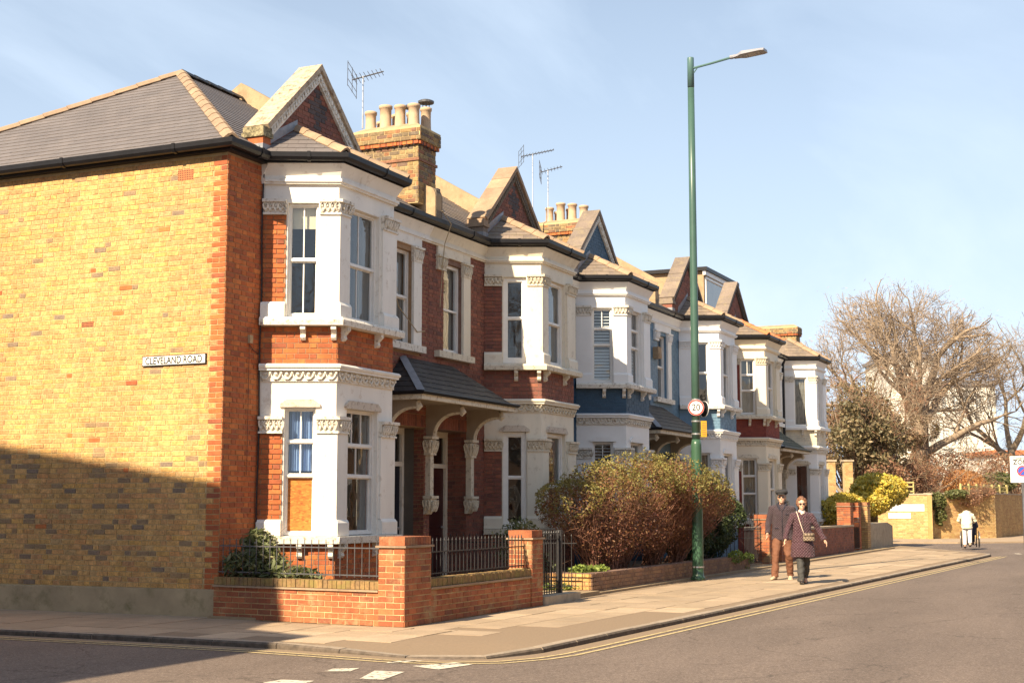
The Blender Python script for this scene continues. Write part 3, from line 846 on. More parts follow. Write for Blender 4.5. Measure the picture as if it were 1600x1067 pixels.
# painted lines
def line(mb, pts, off, wd, z=-0.064):
    a = offset_line(pts, off); b_ = offset_line(pts, off + wd)
    for i in range(len(pts) - 1): mb.poly((a[i].x, a[i].y, z), (a[i + 1].x, a[i + 1].y, z), (b_[i + 1].x, b_[i + 1].y, z), (b_[i].x, b_[i].y, z))
seg = [p for p in KP if p[1] < 61 and p[0] < 32]
lm = MB(); line(lm, seg, 0.24, 0.06); line(lm, seg, 0.40, 0.06); struct(lm, 'double_yellow_lines', 'yellow_line')
gut = MB(); line(gut, seg, 0.005, 0.22, -0.067); struct(gut, 'gutter_channel', 'tarmac_patch')
lm = MB()
MARKS = [[(-4.45, -4.53), (-4.22, -4.5), (-4.06, -4.71), (-4.34, -4.77)], [(-4.84, -5.17), (-4.19, -4.96), (-4.16, -5.28), (-4.79, -5.4)], [(-3.56, -4.69), (-3.2, -4.77), (-3.18, -4.97), (-3.5, -4.82)], [(-3.68, -5.10), (-3.2, -5.35), (-3.3, -5.60), (-3.84, -5.48)], [(-5.46, -4.51), (-5.19, -4.53), (-5.14, -4.86), (-5.51, -4.96)], [(-6.1, -5.5), (-5.5, -5.4), (-5.5, -5.7), (-6.1, -5.8)]]
for q in MARKS: lm.poly(*[(x_, y_, -0.064) for x_, y_ in q])
for (x0, x1_, y0) in [(37.5, 41, -8.4), (43, 47, -7.6), (49.5, 54, -6.6), (34.5, 35.2, -7.6)]:
    lm.poly((x0, y0 - .08, -0.064), (x1_, y0 + .1, -0.064), (x1_, y0 + .28, -0.064), (x0, y0 + .1, -0.064))
struct(lm, 'road_markings', 'white_line')

# ------------------------------------------------------------------ windows
def window(parent, F, u0, u1, z0, z1, n=-0.09, rows=((0, .5, 1), (.5, 1, 1)), fw=0.034, mat='frame_white', sash=True, curtain=None, board=None, label=None, louvre=None, rail=0.036):
    mb = MB()
    H_ = z1 - z0
    mb.fbox(F, u0, u0 + fw, n - .06, n + .02, z0, z1); mb.fbox(F, u1 - fw, u1, n - .06, n + .02, z0, z1)
    mb.fbox(F, u0 + fw, u1 - fw, n - .06, n + .018, z1 - fw, z1); mb.fbox(F, u0 + fw, u1 - fw, n - .06, n + .018, z0, z0 + fw * 1.3)
    zi0, zi1 = z0 + fw * 1.3, z1 - fw; hh = zi1 - zi0
    for i, r_ in enumerate(rows):
        if i: zc = zi0 + hh * r_[0]; mb.fbox(F, u0 + fw, u1 - fw, n - .05, n + .012, zc - rail / 2, zc + rail / 2)
    wo = mb.build('window', mat, parent, label=label)
    for i, (a, b_, nc) in enumerate(rows):
        za = zi0 + hh * a + (rail / 2 if i else 0); zb = zi0 + hh * b_ - (rail / 2 if i < len(rows) - 1 else 0)
        nn = n - (0.035 if (sash and b_ <= 0.52) else 0.01)
        ui0, ui1 = u0 + fw, u1 - fw
        if sash or fw > 0.06:
            q = MB(); s_ = 0.018
            q.fbox(F, ui0, ui0 + s_, nn - .03, nn, za, zb); q.fbox(F, ui1 - s_, ui1, nn - .03, nn, za, zb)
            q.fbox(F, ui0 + s_, ui1 - s_, nn - .03, nn - .002, zb - s_, zb); q.fbox(F, ui0 + s_, ui1 - s_, nn - .03, nn - .002, za, za + s_)
            q.build('sash', mat, wo); ui0 += s_; ui1 -= s_; za += s_; zb -= s_
        cw = (ui1 - ui0) / nc
        for c_ in range(nc):
            if board is not None and i in board:
                continue
            q = MB(); a_, b2 = ui0 + c_ * cw, ui0 + (c_ + 1) * cw; q.poly(F.p(a_ + .004, nn - .016, za), F.p(b2 - .004, nn - .016, za), F.p(b2 - .004, nn - .016, zb), F.p(a_ + .004, nn - .016, zb))
            q.build('pane', 'window_glass', wo)
            if c_:
                q = MB(); q.fbox(F, a_ - .009, a_ + .009, nn - .03, nn - .004, za, zb); q.build('glazing_bar', mat, wo)
        if board is not None and i in board:
            q = MB(); q.fbox(F, ui0, ui1, nn - .03, nn - .01, za, zb); q.build('board', 'osb_board', wo, label='sheet of raw chipboard over the lower sash')
        if louvre and i in louvre:
            tilt = louvre[i]; k = za + .03
            while k < zb - .02:
                q = MB()
                q.add([F.p(ui0, nn - .05, k - tilt / 2), F.p(ui1, nn - .05, k - tilt / 2), F.p(ui1, nn - .09, k + tilt / 2), F.p(ui0, nn - .09, k + tilt / 2), F.p(ui0, nn - .05, k - tilt / 2 + .008), F.p(ui1, nn - .05, k - tilt / 2 + .008), F.p(ui1, nn - .09, k + tilt / 2 + .008), F.p(ui0, nn - .09, k + tilt / 2 + .008)],
                      [(0, 1, 5, 4), (4, 5, 6, 7), (0, 3, 2, 1), (2, 3, 7, 6)])
                q.build('shutter_slat', 'shutter_white', wo); k += 0.072
    if curtain:
        for (cm, ca, cb, cz0, cz1) in curtain:
            q = MB(); nseg = 26; ua, ub = u0 + fw + (u1 - u0 - 2 * fw) * ca, u0 + fw + (u1 - u0 - 2 * fw) * cb
            for k in range(nseg):
                def pt(j, z): return F.p(ua + (ub - ua) * j / nseg, n - .10 + (0.022 * math.sin(j * 2.4) + 0.012 * math.sin(j * 5.1) if cm != 'cream_blind' else 0), z)
                zc0, zc1 = zi0 + hh * cz0, zi0 + hh * cz1
                q.poly(pt(k, zc0), pt(k + 1, zc0), pt(k + 1, zc1), pt(k, zc1))
            q.build('blind' if cm == 'cream_blind' else 'curtain', cm, wo, smooth=cm != 'cream_blind')
    return wo

def leafy(mb, F, u0, u1, z0, z1, n, big=0.05):
    """carved acanthus: curled lobes in two rows"""
    k = max(2, int(round((u1 - u0) / (big * 1.5)))); M = Matrix(((F.u.x, F.n.x, 0), (F.u.y, F.n.y, 0), (0, 0, 1)))
    st = (u1 - u0) / k; h = z1 - z0
    for i in range(k):
        u = u0 + st * (i + .5)
        mb.blob(F.p(u, n, z0 + h * .32), st * .30, .030, h * .30, 6, 4, M)
        mb.blob(F.p(u + rnd.uniform(-.1, .1) * st, n + .012, z0 + h * .68), st * .22, .034, h * .16, 6, 4, M)
        for sg in (-1, 1):
            mb.tube([F.p(u, n + .015, z0 + h * .1), F.p(u + sg * st * .35, n + .03, z0 + h * .45), F.p(u + sg * st * .45, n + .04, z0 + h * .75), F.p(u + sg * st * .22, n + .05, z0 + h * .92)], [.010, .014, .013, .008], 5)
def carved_band(mb, F, u0, u1, z0, z1, n):
    k = max(3, int(round((u1 - u0) / 0.16))); st = (u1 - u0) / k; h = z1 - z0
    M = Matrix(((F.u.x, F.n.x, 0), (F.u.y, F.n.y, 0), (0, 0, 1)))
    for i in range(k):
        u = u0 + st * (i + .5)
        mb.tube([F.p(u + st * .46 * math.cos(a), n + .018, z1 - h * .05 - h * .8 * math.sin(a)) for a in (0, .6, 1.2, 1.9, 2.5, 3.14)], .014, 5)
        mb.blob(F.p(u, n + .015, z1 - h * .28), st * .2, .03, h * .2, 6, 4, M)
        mb.blob(F.p(u + st / 2, n + .015, z1 - h * .2), st * .17, .035, h * .22, 6, 4, M)

ZS = dict(gs0=1.00, gs1=1.11, gp=1.35, gc0=2.61, gc1=2.86, gt=3.0, cb0=3.38, cb1=3.54, st=3.64, us0=4.21, us1=4.33, up=4.57, uc0=5.89, uc1=6.12, ut=6.08, m0=6.37, m1=6.46, g0=6.66, g1=6.79)
EAVE = 6.80; RIDGE_Y, RIDGE_Z = 4.1, 9.5
def roof_z(y): return EAVE + (RIDGE_Z - EAVE) * (y + 0.15) / (RIDGE_Y + 0.15)

def make_house(c):
    x0, x1 = c['x0'], c['x1']; b0, b1, b2, b3 = c['bay']; yB = -1.03
    t = thing('terraced_house', c['label'], 'house', (x0, 0, 0), 'Victorian terraced houses with bay windows')
    paint, trim, brick = c['paint'], c['trim'], c['brick']
    wallm = c['mortar']
    first, door_right = c.get('first'), c['door_right']
    xm = x1 if door_right else x0; sg = -1 if door_right else 1
    X = lambda d: xm + sg * d
    mirr = lambda a, b_: (min(X(a), X(b_)), max(X(a), X(b_)))
    faces = [Fr((b0, 0), (b1, yB)), Fr((b1, yB), (b2, yB)), Fr((b2, yB), (b3, 0))]
    CL, CF, CR = faces
    wm = MB()                                     # masonry backing
    bk = Bricks([brick, c.get('brick2', brick), 'dark_brick'])
    # main front wall
    FM = Fr((x0, 0), (x1, 0))
    dw = mirr(0.10, 1.62); uw = mirr(0.62, 1.38)
    parts = [(0.0, b0 - x0), (b3 - x0, x1 - x0)]
    holes = [(dw[0] - x0, dw[1] - x0, 0.16, 2.95), (uw[0] - x0, uw[1] - x0, 4.40, 6.10)]
    for (a, b_) in parts:
        hs = [h for h in holes if h[0] >= a - .01 and h[1] <= b_ + .01]
        wm.mi = 0; wall_panel(wm, FM, a, b_, 0.0, 3.3, [h for h in hs if h[3] < 3.3], 0.50); wall_panel(wm, FM, a, b_, 3.3, 6.8, [h for h in hs if h[2] > 3.3], 0.2)
        strips = [(a, b_)]
        bk.face(FM, a + .005, b_ - .005, 0.03, 6.63 if (first and a < .1) else 6.42, hs + [(uw[0] - x0 - (.3 if door_right else 0), uw[1] - x0 + .3, 4.25, 6.42)], mat=0 if (first and a < .1) else 1)
    # bay masonry
    zr = [(0.0, ZS['gs0'], 'b'), (ZS['gs0'], ZS['st'], 'p'), (ZS['st'], ZS['us0'], 'b'), (ZS['us0'], 6.8, 'p')]
    hl = []
    lc = CL.len; lf = CF.len
    wc = (0.33 * lc, 0.735 * lc); wf = (0.30, lf - 0.46) ; wr = (0.30 * lc, 0.70 * lc)
    for F, w_ in zip(faces, (wc, wf, wr)):
        hs = [(w_[0], w_[1], ZS['gs1'], ZS['gt']), (w_[0], w_[1], ZS['us1'] + .02, ZS['ut'])]
        for (a, b_, k) in zr:
            wm.mi = 0 if k == 'b' else 1
            hh = [h for h in hs if h[2] >= a and h[3] <= b_]
            wall_panel(wm, F, 0, F.len, a, b_, hh, 0.16, 0.0)
        for (a, b_) in ((0.03, ZS['gs0'] - .01), (ZS['st'] + .005, ZS['us0'] - .01)):
            if F is not CR: bk.face(F, 0.004, F.len - .004, a, b_, mat=0)
        if c.get('all_brick') and F is CL:
            bk.face(F, 0.004, 0.31 * lc, 1.35, 2.61, mat=0, proud=.012); bk.face(F, 0.004, 0.31 * lc, 4.57, 5.89, mat=0, proud=.012)
    # side wall of the corner house
    if first:
        FS = Fr((0, 8.4), (0, 0)); wm.mi = 2; wall_panel(wm, FS, 0, 8.4, 0, 6.85); 
    wo = wm.build('wall', [wallm, paint, 'mortar_pale' if first else wallm], t)
    if first:
        plate_hole = (8.4 - 1.42, 8.4 - 0.27, 3.56, 3.74)
        bk.mats = [brick, c.get('brick2', brick), 'dark_brick', 'stock_brick', 'red_brick', 'sooty_brick']
        holes_s = [(8.4 - .88, 8.4 - .6, 6.30, 6.46), (8.4 - 2.6, 8.4 - 2.37, 4.22, 4.30)]
        def mf(p, q, z, k): return 5 if rnd.random() < (.13 if z < 2.3 else .03) else (4 if rnd.random() < .006 else 3)
        bk.face(FS, 0.0, 8.4 - .235, 0.385, 6.62, holes_s, mat=3, matf=mf, proud=0.006, bond='mixed')
        for k in range(83):
            za, zb = .385 + k * .0751, .385 + k * .0751 + .065
            if k % 2: bk.items.append((FS, 8.4 - .229, 8.4 - .003, za, zb, 4, .008))
            else:
                bk.items.append((FS, 8.4 - .108, 8.4 - .003, za, zb, 4, .008))
                bk.items.append((FS, 8.4 - .229, 8.4 - .118, za, zb, 4 if k % 12 < 4 else 3, .008))
    # pilasters, capitals, pedestals
    def strip_poly(F, a, b_): return [F.p(a, 0, 0).to_2d(), F.p(b_, 0, 0).to_2d()]
    pil = [('L', [CL.p(-0.0, 0, 0).to_2d(), CL.p(wc[0] - .02, 0, 0).to_2d()]),
           ('C', [CL.p(wc[1] + .02, 0, 0).to_2d(), CL.p(lc, 0, 0).to_2d(), CF.p(wf[0] - .03, 0, 0).to_2d()]),
           ('D', [CF.p(wf[1] + .04, 0, 0).to_2d(), CF.p(lf, 0, 0).to_2d(), CR.p(wr[0], 0, 0).to_2d()])]
    for nm, pl in pil:
        pl = [tuple(p) for p in pl]
        for (zb, zp, z0_, z1_) in ((ZS['gs1'], ZS['gp'], ZS['gc0'], ZS['gc1']), (ZS['us1'], ZS['up'], ZS['uc0'], ZS['uc1'])):
            if not (nm == 'L' and c.get('left_brick')):
                m1 = MB(); band(m1, pl, box_prof(-.01, 0.045, zp - .01, z0_ + .01)); m1.build('pilaster', paint, t)
            elif nm == 'L':
                m1 = MB(); band(m1, pl, box_prof(-.01, 0.012, zp - .01, z0_ + .01)); m1.build('pilaster', wallm, t)
                F2 = Fr(CL.p(0, 0.012, 0).to_2d(), CL.p(wc[0] - .02, 0.012, 0).to_2d())
                bk.face(F2, 0.0, F2.len, zp, z0_, mat=0, proud=0.012)
            m1 = MB(); band(m1, pl, [(-.01, zb), (.085, zb), (.085, zp - .05), (.06, zp - .01), (.045, zp), (-.01, zp)]); m1.build('pedestal', paint, t)
            m1 = MB(); band(m1, pl, [(-.01, z0_), (.07, z0_), (.07, z0_ + .025), (.05, z0_ + .035), (.06, z1_ - .06), (.11, z1_ - .045), (.11, z1_), (-.01, z1_)])
            for a, b_ in zip(pl, pl[1:]):
                F2 = Fr(a, b_)
                if F2.len > .12 and (F2.p(F2.len / 2, 0, 0) - CAM).to_2d().dot(F2.n.to_2d()) < 0: leafy(m1, F2, .01, F2.len + .03, z0_ + .03, z1_ - .05, .05)
            m1.build('capital', trim, t, smooth=False)
    # sills, string course, cornice follow the bay
    poly = [(b0 - 0.02, 0.0), (b0, 0.0), (b1, yB), (b2, yB), (b3, 0.0), (b3 + .02, 0.0)]
    poly = poly[1:-1]
    m1 = MB(); band(m1, poly, [(-.05, ZS['gs0']), (.14, ZS['gs0']), (.15, ZS['gs1'] - .01), (-.05, ZS['gs1'])]); m1.build('sill', c['sill'], t)
    m1 = MB(); band(m1, poly, [(-.05, ZS['us0']), (.16, ZS['us0']), (.17, ZS['us0'] + .08), (.14, ZS['us1']), (-.05, ZS['us1'])]); m1.build('sill', c['sill'], t)
    m1 = MB(); band(m1, poly, [(-.05, ZS['cb1']), (.09, ZS['cb1']), (.09, ZS['cb1'] + .035), (.11, ZS['cb1'] + .04), (.12, ZS['st'] - .03), (.09, ZS['st']), (-.05, ZS['st'])]); so_ = m1.build('string_course', paint, t)
    m1 = MB(); band(m1, poly, box_prof(-.02, .025, ZS['cb0'], ZS['cb1']))
    for F in (CL, CF): carved_band(m1, F, 0.0, F.len, ZS['cb0'] + .01, ZS['cb1'] - .005, .025)
    m1.build('carved_frieze', trim, t)
    # brackets below the sills
    for F, us in ((CL, (.56, .96)), (CF, (.10, .62)),):
        for f_ in us:
            u = F.len * f_ if F is CL else (0.13 if f_ < .3 else lf - .55)
            for zt, nm_ in ((ZS['us0'], 0), (ZS['gs0'], 1)):
                m1 = MB(); P = F.p
                pr_ = [(0.0, zt), (.13, zt), (.135, zt - .06), (.10, zt - .09), (.06, zt - .13), (.075, zt - .18), (.05, zt - .21), (0.0, zt - .22)]
                m1.prism([P(u - .038, q, z) for q, z in pr_], F.u * .076); m1.build('bracket', trim, t)
    # hood mouldings above ground floor windows
    for F, w_ in ((CL, wc), (CF, wf)):
        m1 = MB(); P = F.p; a, b_ = w_[0] - .04, w_[1] + .04
        m1.prism([P(a - .03, 0, 3.0), P(b_ + .03, 0, 3.0), P(b_ + .03, 0, 3.045), P(b_ - .08, 0, 3.12), P(a + .08, 0, 3.12), P(a - .03, 0, 3.045)], F.n * .035); m1.build('hood_mould', c['hood'], t)
    # cornice
    cp = ([(b0 - .06, 0.0), (b0, 0.0)] if first else [(x0, 0.0), (b0, 0.0)]) + [(b1, yB), (b2, yB), (b3, 0.0), (x1, 0.0)]
    m1 = MB(); band(m1, cp, [(-.02, ZS['uc1'] + .02 if False else 6.36), (.05, 6.36), (.05, 6.385), (.075, 6.39), (.075, 6.43), (.03, 6.45), (.03, 6.49), (.07, 6.56), (.13, 6.66), (-.02, 6.66)]); m1.build('cornice', paint, t)
    # white frieze above the small window and the pilasters that flank it
    a, b_ = uw
    m1 = MB(); m1.fbox(FM, a - x0 - .3, b_ - x0 + .3, 0, .045, 6.20, 6.37); m1.build('lintel', paint, t)
    for (pa, pb) in ((a - .30, a), (b_, b_ + .30)):
        if door_right or pa > a: m1 = MB(); m1.fbox(FM, pa - x0, pb - x0, 0, .05, 4.40, 5.92); m1.build('pilaster', paint, t)
        m1 = MB(); m1.fbox(FM, pa - x0 - .02, pb - x0 + .02, 0, .06, 5.92, 6.16); m1.fbox(FM, pa - x0 - .04, pb - x0 + .04, 0, .10, 6.16, 6.20)
        leafy(m1, FM, pa - x0, pb - x0, 5.94, 6.15, .05); m1.build('capital', trim, t)
    m1 = MB(); m1.fbox(FM, a - x0 - .36, b_ - x0 + .36, -.02, .12, 4.28, 4.40); m1.build('sill', c['sill'], t)
    # windows
    W = c['windows']
    window(t, CL, *wc, ZS['us1'] + .03, ZS['ut'] - .005, **W['cant_up'])
    window(t, CF, *wf, ZS['us1'] + .03, ZS['ut'] - .005, **W['front_up'])
    window(t, CR, *wr, ZS['us1'] + .03, ZS['ut'] - .005, **W['front_up'])
    window(t, CL, *wc, ZS['gs1'] + .01, ZS['gt'] - .005, **W['cant_gf'])
    window(t, CF, *wf, ZS['gs1'] + .01, ZS['gt'] - .005, **W['front_gf'])
    window(t, CR, *wr, ZS['gs1'] + .01, ZS['gt'] - .005, **W['front_gf'])
    window(t, FM, uw[0] - x0, uw[1] - x0, 4.405, 6.095, **W['small'])
    # door
    dm = MB(); P = FM.p; da, db = dw[0] - x0, dw[1] - x0; ya = -.47
    dm.fbox(FM, da, da + .09, ya, ya + .07, .16, 2.95); dm.fbox(FM, db - .09, db, ya, ya + .07, .16, 2.95); dm.fbox(FM, da + .09, db - .09, ya, ya + .068, 2.84, 2.95); dm.fbox(FM, da + .09, db - .09, ya, ya + .068, 2.26, 2.34)
    do = dm.build('door', paint if c['door'] != 'navy_door' else 'white_paint', t, label='recessed front door with white frame')
    m1 = MB(); m1.fbox(FM, da + .09, db - .09, ya - .02, ya + .02, .17, 2.26)
    for (pa, pb) in ((.12, .46), (.54, .88)):
        for (za, zb) in ((.35, 1.0), (1.15, 2.1)):
            w__ = db - da - .18; m1.fbox(FM, da + .09 + w__ * pa, da + .09 + w__ * pb, ya + .02, ya + .032, za, zb, .008)
    m1.build('door_leaf', c['door'], do)
    m1 = MB(); m1.poly(P(da + .09, ya + .02, 2.34), P(db - .09, ya + .02, 2.34), P(db - .09, ya + .02, 2.84), P(da + .09, ya + .02, 2.84)); m1.build('pane', 'window_glass', do)
    m1 = MB(); m1.blob(FM.p(db - .2, ya + .06, 1.15), .03, .03, .03); m1.build('handle', 'steel', do)
    # bricks in the door reveals
    if c['reveal']:
        for xx, s_ in ((dw[1], 1),):
            FR_ = Fr((xx, 0.46), (xx, 0.0)); bk.face(FR_, 0, .46, .16, 2.93, mat=1)
    # soldier arch over the door
    ar = MB(); u = da
    while u < db - .03:
        ar = MB(); ar.fbox(FM, u + .004, u + .066, 0.0, .012, 2.96, 3.17, .002); ar.build('soldier_brick', c.get('brick2', brick), t); u += .072
    # step
    m1 = MB(); m1.box(dw[0] - .05, dw[1] + .05, -.45, .48, .03, .16); m1.build('door_step', 'concrete', t)
    bk.emit(wo, 300 if c['objs'] else 0, minpx=8.0)
    # interior rooms, floors and back of the house
    m1 = MB(); y1_ = 8.4
    m1.poly((x0 + .12, .2, 0), (x0 + .12, y1_, 0), (x0 + .12, y1_, 6.8), (x0 + .12, .2, 6.8))
    m1.poly((x1 - .12, .2, 0), (x1 - .12, y1_, 0), (x1 - .12, y1_, 6.8), (x1 - .12, .2, 6.8))
    m1.poly((x0 + .12, 4.0, 0), (x1 - .12, 4.0, 0), (x1 - .12, 4.0, 6.8), (x0 + .12, 4.0, 6.8))
    for z in (.12, 3.2, 3.5, 6.5): m1.poly((x0, 0.01, z), (x1, 0.01, z), (x1, y1_, z), (x0, y1_, z)); 
    for z in (3.2, 3.5, 6.5, .5): m1.poly((b0 + .05, 0, z), (b1 + .03, yB + .05, z), (b2 - .03, yB + .05, z), (b3 - .05, 0, z))
    # inner cross wall behind the door side
    m1.build('room_wall', 'interior', t)
    m1 = MB(); m1.poly((x0, y1_, 0), (x1, y1_, 0), (x1, y1_, 6.85), (x0, y1_, 6.85))
    if c.get('last'): m1.poly((x1, 0, 0), (x1, y1_, 0), (x1, y1_, 6.85), (x1, 0, 6.85))
    m1.build('back_wall', 'mortar_pale', t)
    # ---- roof
    rf = MB()
    sl = c['slate']
    hip = 4.25 if first else 0.0; xa = x0 - .12 if first else x0; hipe = 4.2 if c.get('last') else 0.0; xb = x1 + (.12 if hipe else 0)
    e = -.15; yb = 8.35
    rf.poly((xa, e, EAVE), (xb, e, EAVE), (xb - hipe, RIDGE_Y, RIDGE_Z), (xa + hip, RIDGE_Y, RIDGE_Z))
    rf.poly((xb, yb, EAVE), (xa, yb, EAVE), (xa + hip, RIDGE_Y, RIDGE_Z), (xb - hipe, RIDGE_Y, RIDGE_Z))
    if first: rf.poly((xa, yb, EAVE), (xa, e, EAVE), (xa + hip, RIDGE_Y, RIDGE_Z))
    if hipe: rf.poly((xb, e, EAVE), (xb, yb, EAVE), (xb - hipe, RIDGE_Y, RIDGE_Z))
    # eave soffit
    rf.poly((xa, e, EAVE - .004), (xa, .3, EAVE - .004), (xb, .3, EAVE - .004), (xb, e, EAVE - .004))
    ro = rf.build('roof', sl, t)
    T = Tiles(); v = Vector((0, RIDGE_Y - e, RIDGE_Z - EAVE)); vl = v.length
    T.slope((xa, e, EAVE + .006), (1, 0, 0), v, [(0, 0), (xb - xa, 0), (xb - hipe - xa, vl), (hip, vl)], .28, .2)
    if first:
        vv = Vector((hip, 0, RIDGE_Z - EAVE)); vvl = vv.length; span = yb - e
        T.slope((xa, yb, EAVE + .006), (0, -1, 0), vv, [(0, 0), (span, 0), (yb - RIDGE_Y, vvl)], .30, .215, jit=.004)
    T.emit(ro, sl, limit=300 if first else 60)
    # hip and ridge tiles
    def ridge_run(a, b_, n_, wd=.13, mat='ridge_clay', r_parent=ro):
        a, b_ = Vector(a), Vector(b_); d = (b_ - a) / n_
        t_ = d.normalized(); s_ = t_.cross(Vector((0, 0, 1))).normalized(); up = s_.cross(t_)
        for i in range(n_):
            m2 = MB(); p, q = a + d * (i + .01), a + d * (i + 1.0)
            prof = [(-wd, -.045), (-wd * .5, .02), (0, .045), (wd * .5, .02), (wd, -.045), (wd * .9, -.06), (0, .015), (-wd * .9, -.06)]
            va = [p + s_ * u_ + up * (h_ + .012) for u_, h_ in prof]; vb = [q + s_ * u_ + up * h_ for u_, h_ in prof]; n8 = len(prof)
            m2.add(va + vb, [tuple(range(n8)), tuple(range(n8, 2 * n8))[::-1]] + [(k, (k + 1) % n8, n8 + (k + 1) % n8, n8 + k) for k in range(n8)])
            m2.build('ridge_tile', mat, r_parent)
    if first:
        ridge_run((xa, e, EAVE + .04), (xa + hip, RIDGE_Y, RIDGE_Z + .05), 15, .125)
        ridge_run((xa, yb, EAVE + .04), (xa + hip, RIDGE_Y, RIDGE_Z + .05), 15, .10)
        ridge_run((xa + hip, RIDGE_Y, RIDGE_Z + .05), (xb - .2, RIDGE_Y, RIDGE_Z + .05), 5, .10, 'black_plastic')
    else: ridge_run((xa + hip, RIDGE_Y, RIDGE_Z + .05), (xb - hipe, RIDGE_Y, RIDGE_Z + .05), 14, .12)
    # bay roof
    off = .2; A0 = (b0 - .22, -.03); A1 = offset_line([(b0, 0), (b1, yB), (b2, yB), (b3, 0)], off)[1]; A2 = offset_line([(b0, 0), (b1, yB), (b2, yB), (b3, 0)], off)[2]; A3 = (b3 + .22, -.03)
    zt = c.get('bay_top', 7.40); T1 = Vector((b1 + .33, -.03, zt)); T2 = Vector((b2 - .33, -.03, zt))
    E0, E1, E2, E3 = Vector((*A0, EAVE)), Vector((A1.x, A1.y, EAVE)), Vector((A2.x, A2.y, EAVE)), Vector((*A3, EAVE))
    m1 = MB(); m1.poly(E0, E1, T1); m1.poly(E1, E2, T2, T1); m1.poly(E2, E3, T2); m1.poly(E0, E3, E2, E1)
    if c.get('no_gable'):
        yk = -.15 + (zt - EAVE) / (RIDGE_Z - EAVE) * (RIDGE_Y + .15)
        m1.poly(E0, T1, (T1.x, yk, zt)); m1.poly(T1, T2, (T2.x, yk, zt), (T1.x, yk, zt)); m1.poly(T2, E3, (T2.x, yk, zt))
    br = m1.build('bay_roof', c['bay_slate'], t)
    T = Tiles()
    def tri_slope(P0, P1, *top):
        u = (P1 - P0).normalized(); n = u.cross(top[0] - P0).normalized(); v = n.cross(u)
        pl = [((p - P0).dot(u), (p - P0).dot(v)) for p in (P0, P1) + top]
        T.slope(P0 + n * .006, u, v, pl, .28, .19, jit=.004)
    tri_slope(E0, E1, T1); tri_slope(E1, E2, T2, T1)
    T.emit(br, c['bay_slate'], limit=60)
    ridge_run(E1 + Vector((0, 0, .03)), T1 + Vector((0, 0, .04)), 4, .10, c.get('hip', 'ridge_clay'), br)
    ridge_run(E2 + Vector((0, 0, .03)), T2 + Vector((0, 0, .04)), 4, .10, c.get('hip', 'ridge_clay'), br)
    # gutter with brackets, black
    gl = ([(0.0, 8.4), (0.0, 0.0), (b0 - .05, 0.0)] if first else [(x0, 0.0), (b0 - .05, 0.0)]) + [(b1, yB), (b2, yB), (b3 + .05, 0.0), (x1, 0.0)]
    m1 = MB(); band(m1, gl, [(.11, 6.78), (.12, 6.715), (.165, 6.68), (.215, 6.69), (.245, 6.73), (.25, 6.80), (.235, 6.80), (.225, 6.74), (.18, 6.70), (.13, 6.73), (.125, 6.78)]); m1.build('gutter', 'black_plastic', t, smooth=False)
    gp = offset_line(gl, .0)
    for a_, b2_ in zip(gl, gl[1:]):
        F3 = Fr(a_, b2_); n3 = max(1, int(F3.len / 1.7))
        if F3.len < .5: continue
        for k in range(n3):
            u = F3.len * (k + .62) / n3; m1 = MB(); P = F3.p
            m1.prism([P(u - .025, q, z) for q, z in ((.115, 6.80), (.118, 6.70), (.165, 6.665), (.222, 6.678), (.256, 6.725), (.26, 6.81))], F3.u * .05); m1.build('gutter_union', 'black_plastic', t)
    m1 = MB(); band(m1, gl[:3] if first else gl[:2], box_prof(0, .10, 6.655, 6.78)); m1.build('fascia', 'black_plastic', t)
    m1 = MB(); band(m1, gl[-3:] if False else gl, box_prof(0.0, .12, 6.662, 6.775)); m1.build('fascia', 'black_plastic', t)
    # gable
    if not c.get('no_gable'):
        gc = (b1 + b2) / 2 + c.get('gshift', 0); hw = 1.43; zf, za = 7.20, 8.50; k = (za - zf) / hw
        gb = MB(); y0_, y1g = -.035, .30
        out_ = [(gc - hw + .12, 6.7), (gc + hw - .12, 6.7), (gc + hw - .12, zf + .02), (gc, za), (gc - hw + .12, zf + .02)]
        gb.prism([(x, y0_, z) for x, z in out_], (0, y1g - y0_, 0)); go = gb.build('gable', c['gable_wall'], t)
        gbk = Bricks([c['gable_brick'], 'dark_brick']); FG = Fr((gc - hw, y0_), (gc + hw, y0_))
        def ufun(z):
            h_ = hw - .12 if z < zf else (za - z) / k - .10
            return (hw - h_, hw + h_)
        def gm(p, q, z, kk):
            dx = (p + q) / 2 - hw - .05; dz = z - 7.85
            return 1 if c.get('diamond') and abs(dx) / .26 + abs(dz) / .36 < 1 else 0
        gbk.face(FG, 0, 2 * hw, 6.95, za, matf=gm, ufun=ufun); gbk.emit(go, 120 if c['objs'] else 0, minpx=7.5)
        sl_ = Vector((1, 0, k)).normalized(); nl = Vector((-k, 0, 1)).normalized()
        for s_ in (-1, 1):
            n_, t_ = Vector((-k * 1 if s_ < 0 else k, 0, 1)).normalized(), Vector((s_, 0, -k)).normalized()
            top = Vector((gc, 0, za)); L_ = math.hypot(hw, za - zf)
            nseg = 5
            for i in range(nseg):
                p = top + t_ * (L_ * i / nseg + .006); q = top + t_ * (L_ * (i + 1) / nseg)
                if i == 0: p = top.copy()
                j = rnd.uniform(-.006, .006)
                pts = [p + n_ * .0, q + n_ * .0, q + n_ * (.08 + j), (p + n_ * (.08 + j)) if i else Vector((gc, 0, za + .08 / n_.z))]
                m1 = MB(); m1.prism([(a.x, -.13, a.z) for a in pts], (0, .44, 0)); m1.build('coping_stone', c['coping'], go)
            m1 = MB(); pts = [top + Vector((0, 0, -.0)), top + t_ * L_, top + t_ * L_ - n_ * .15, top - Vector((0, 0, .15 / n_.z))]
            m1.prism([(a.x, -.085, a.z) for a in pts], (0, .052, 0))
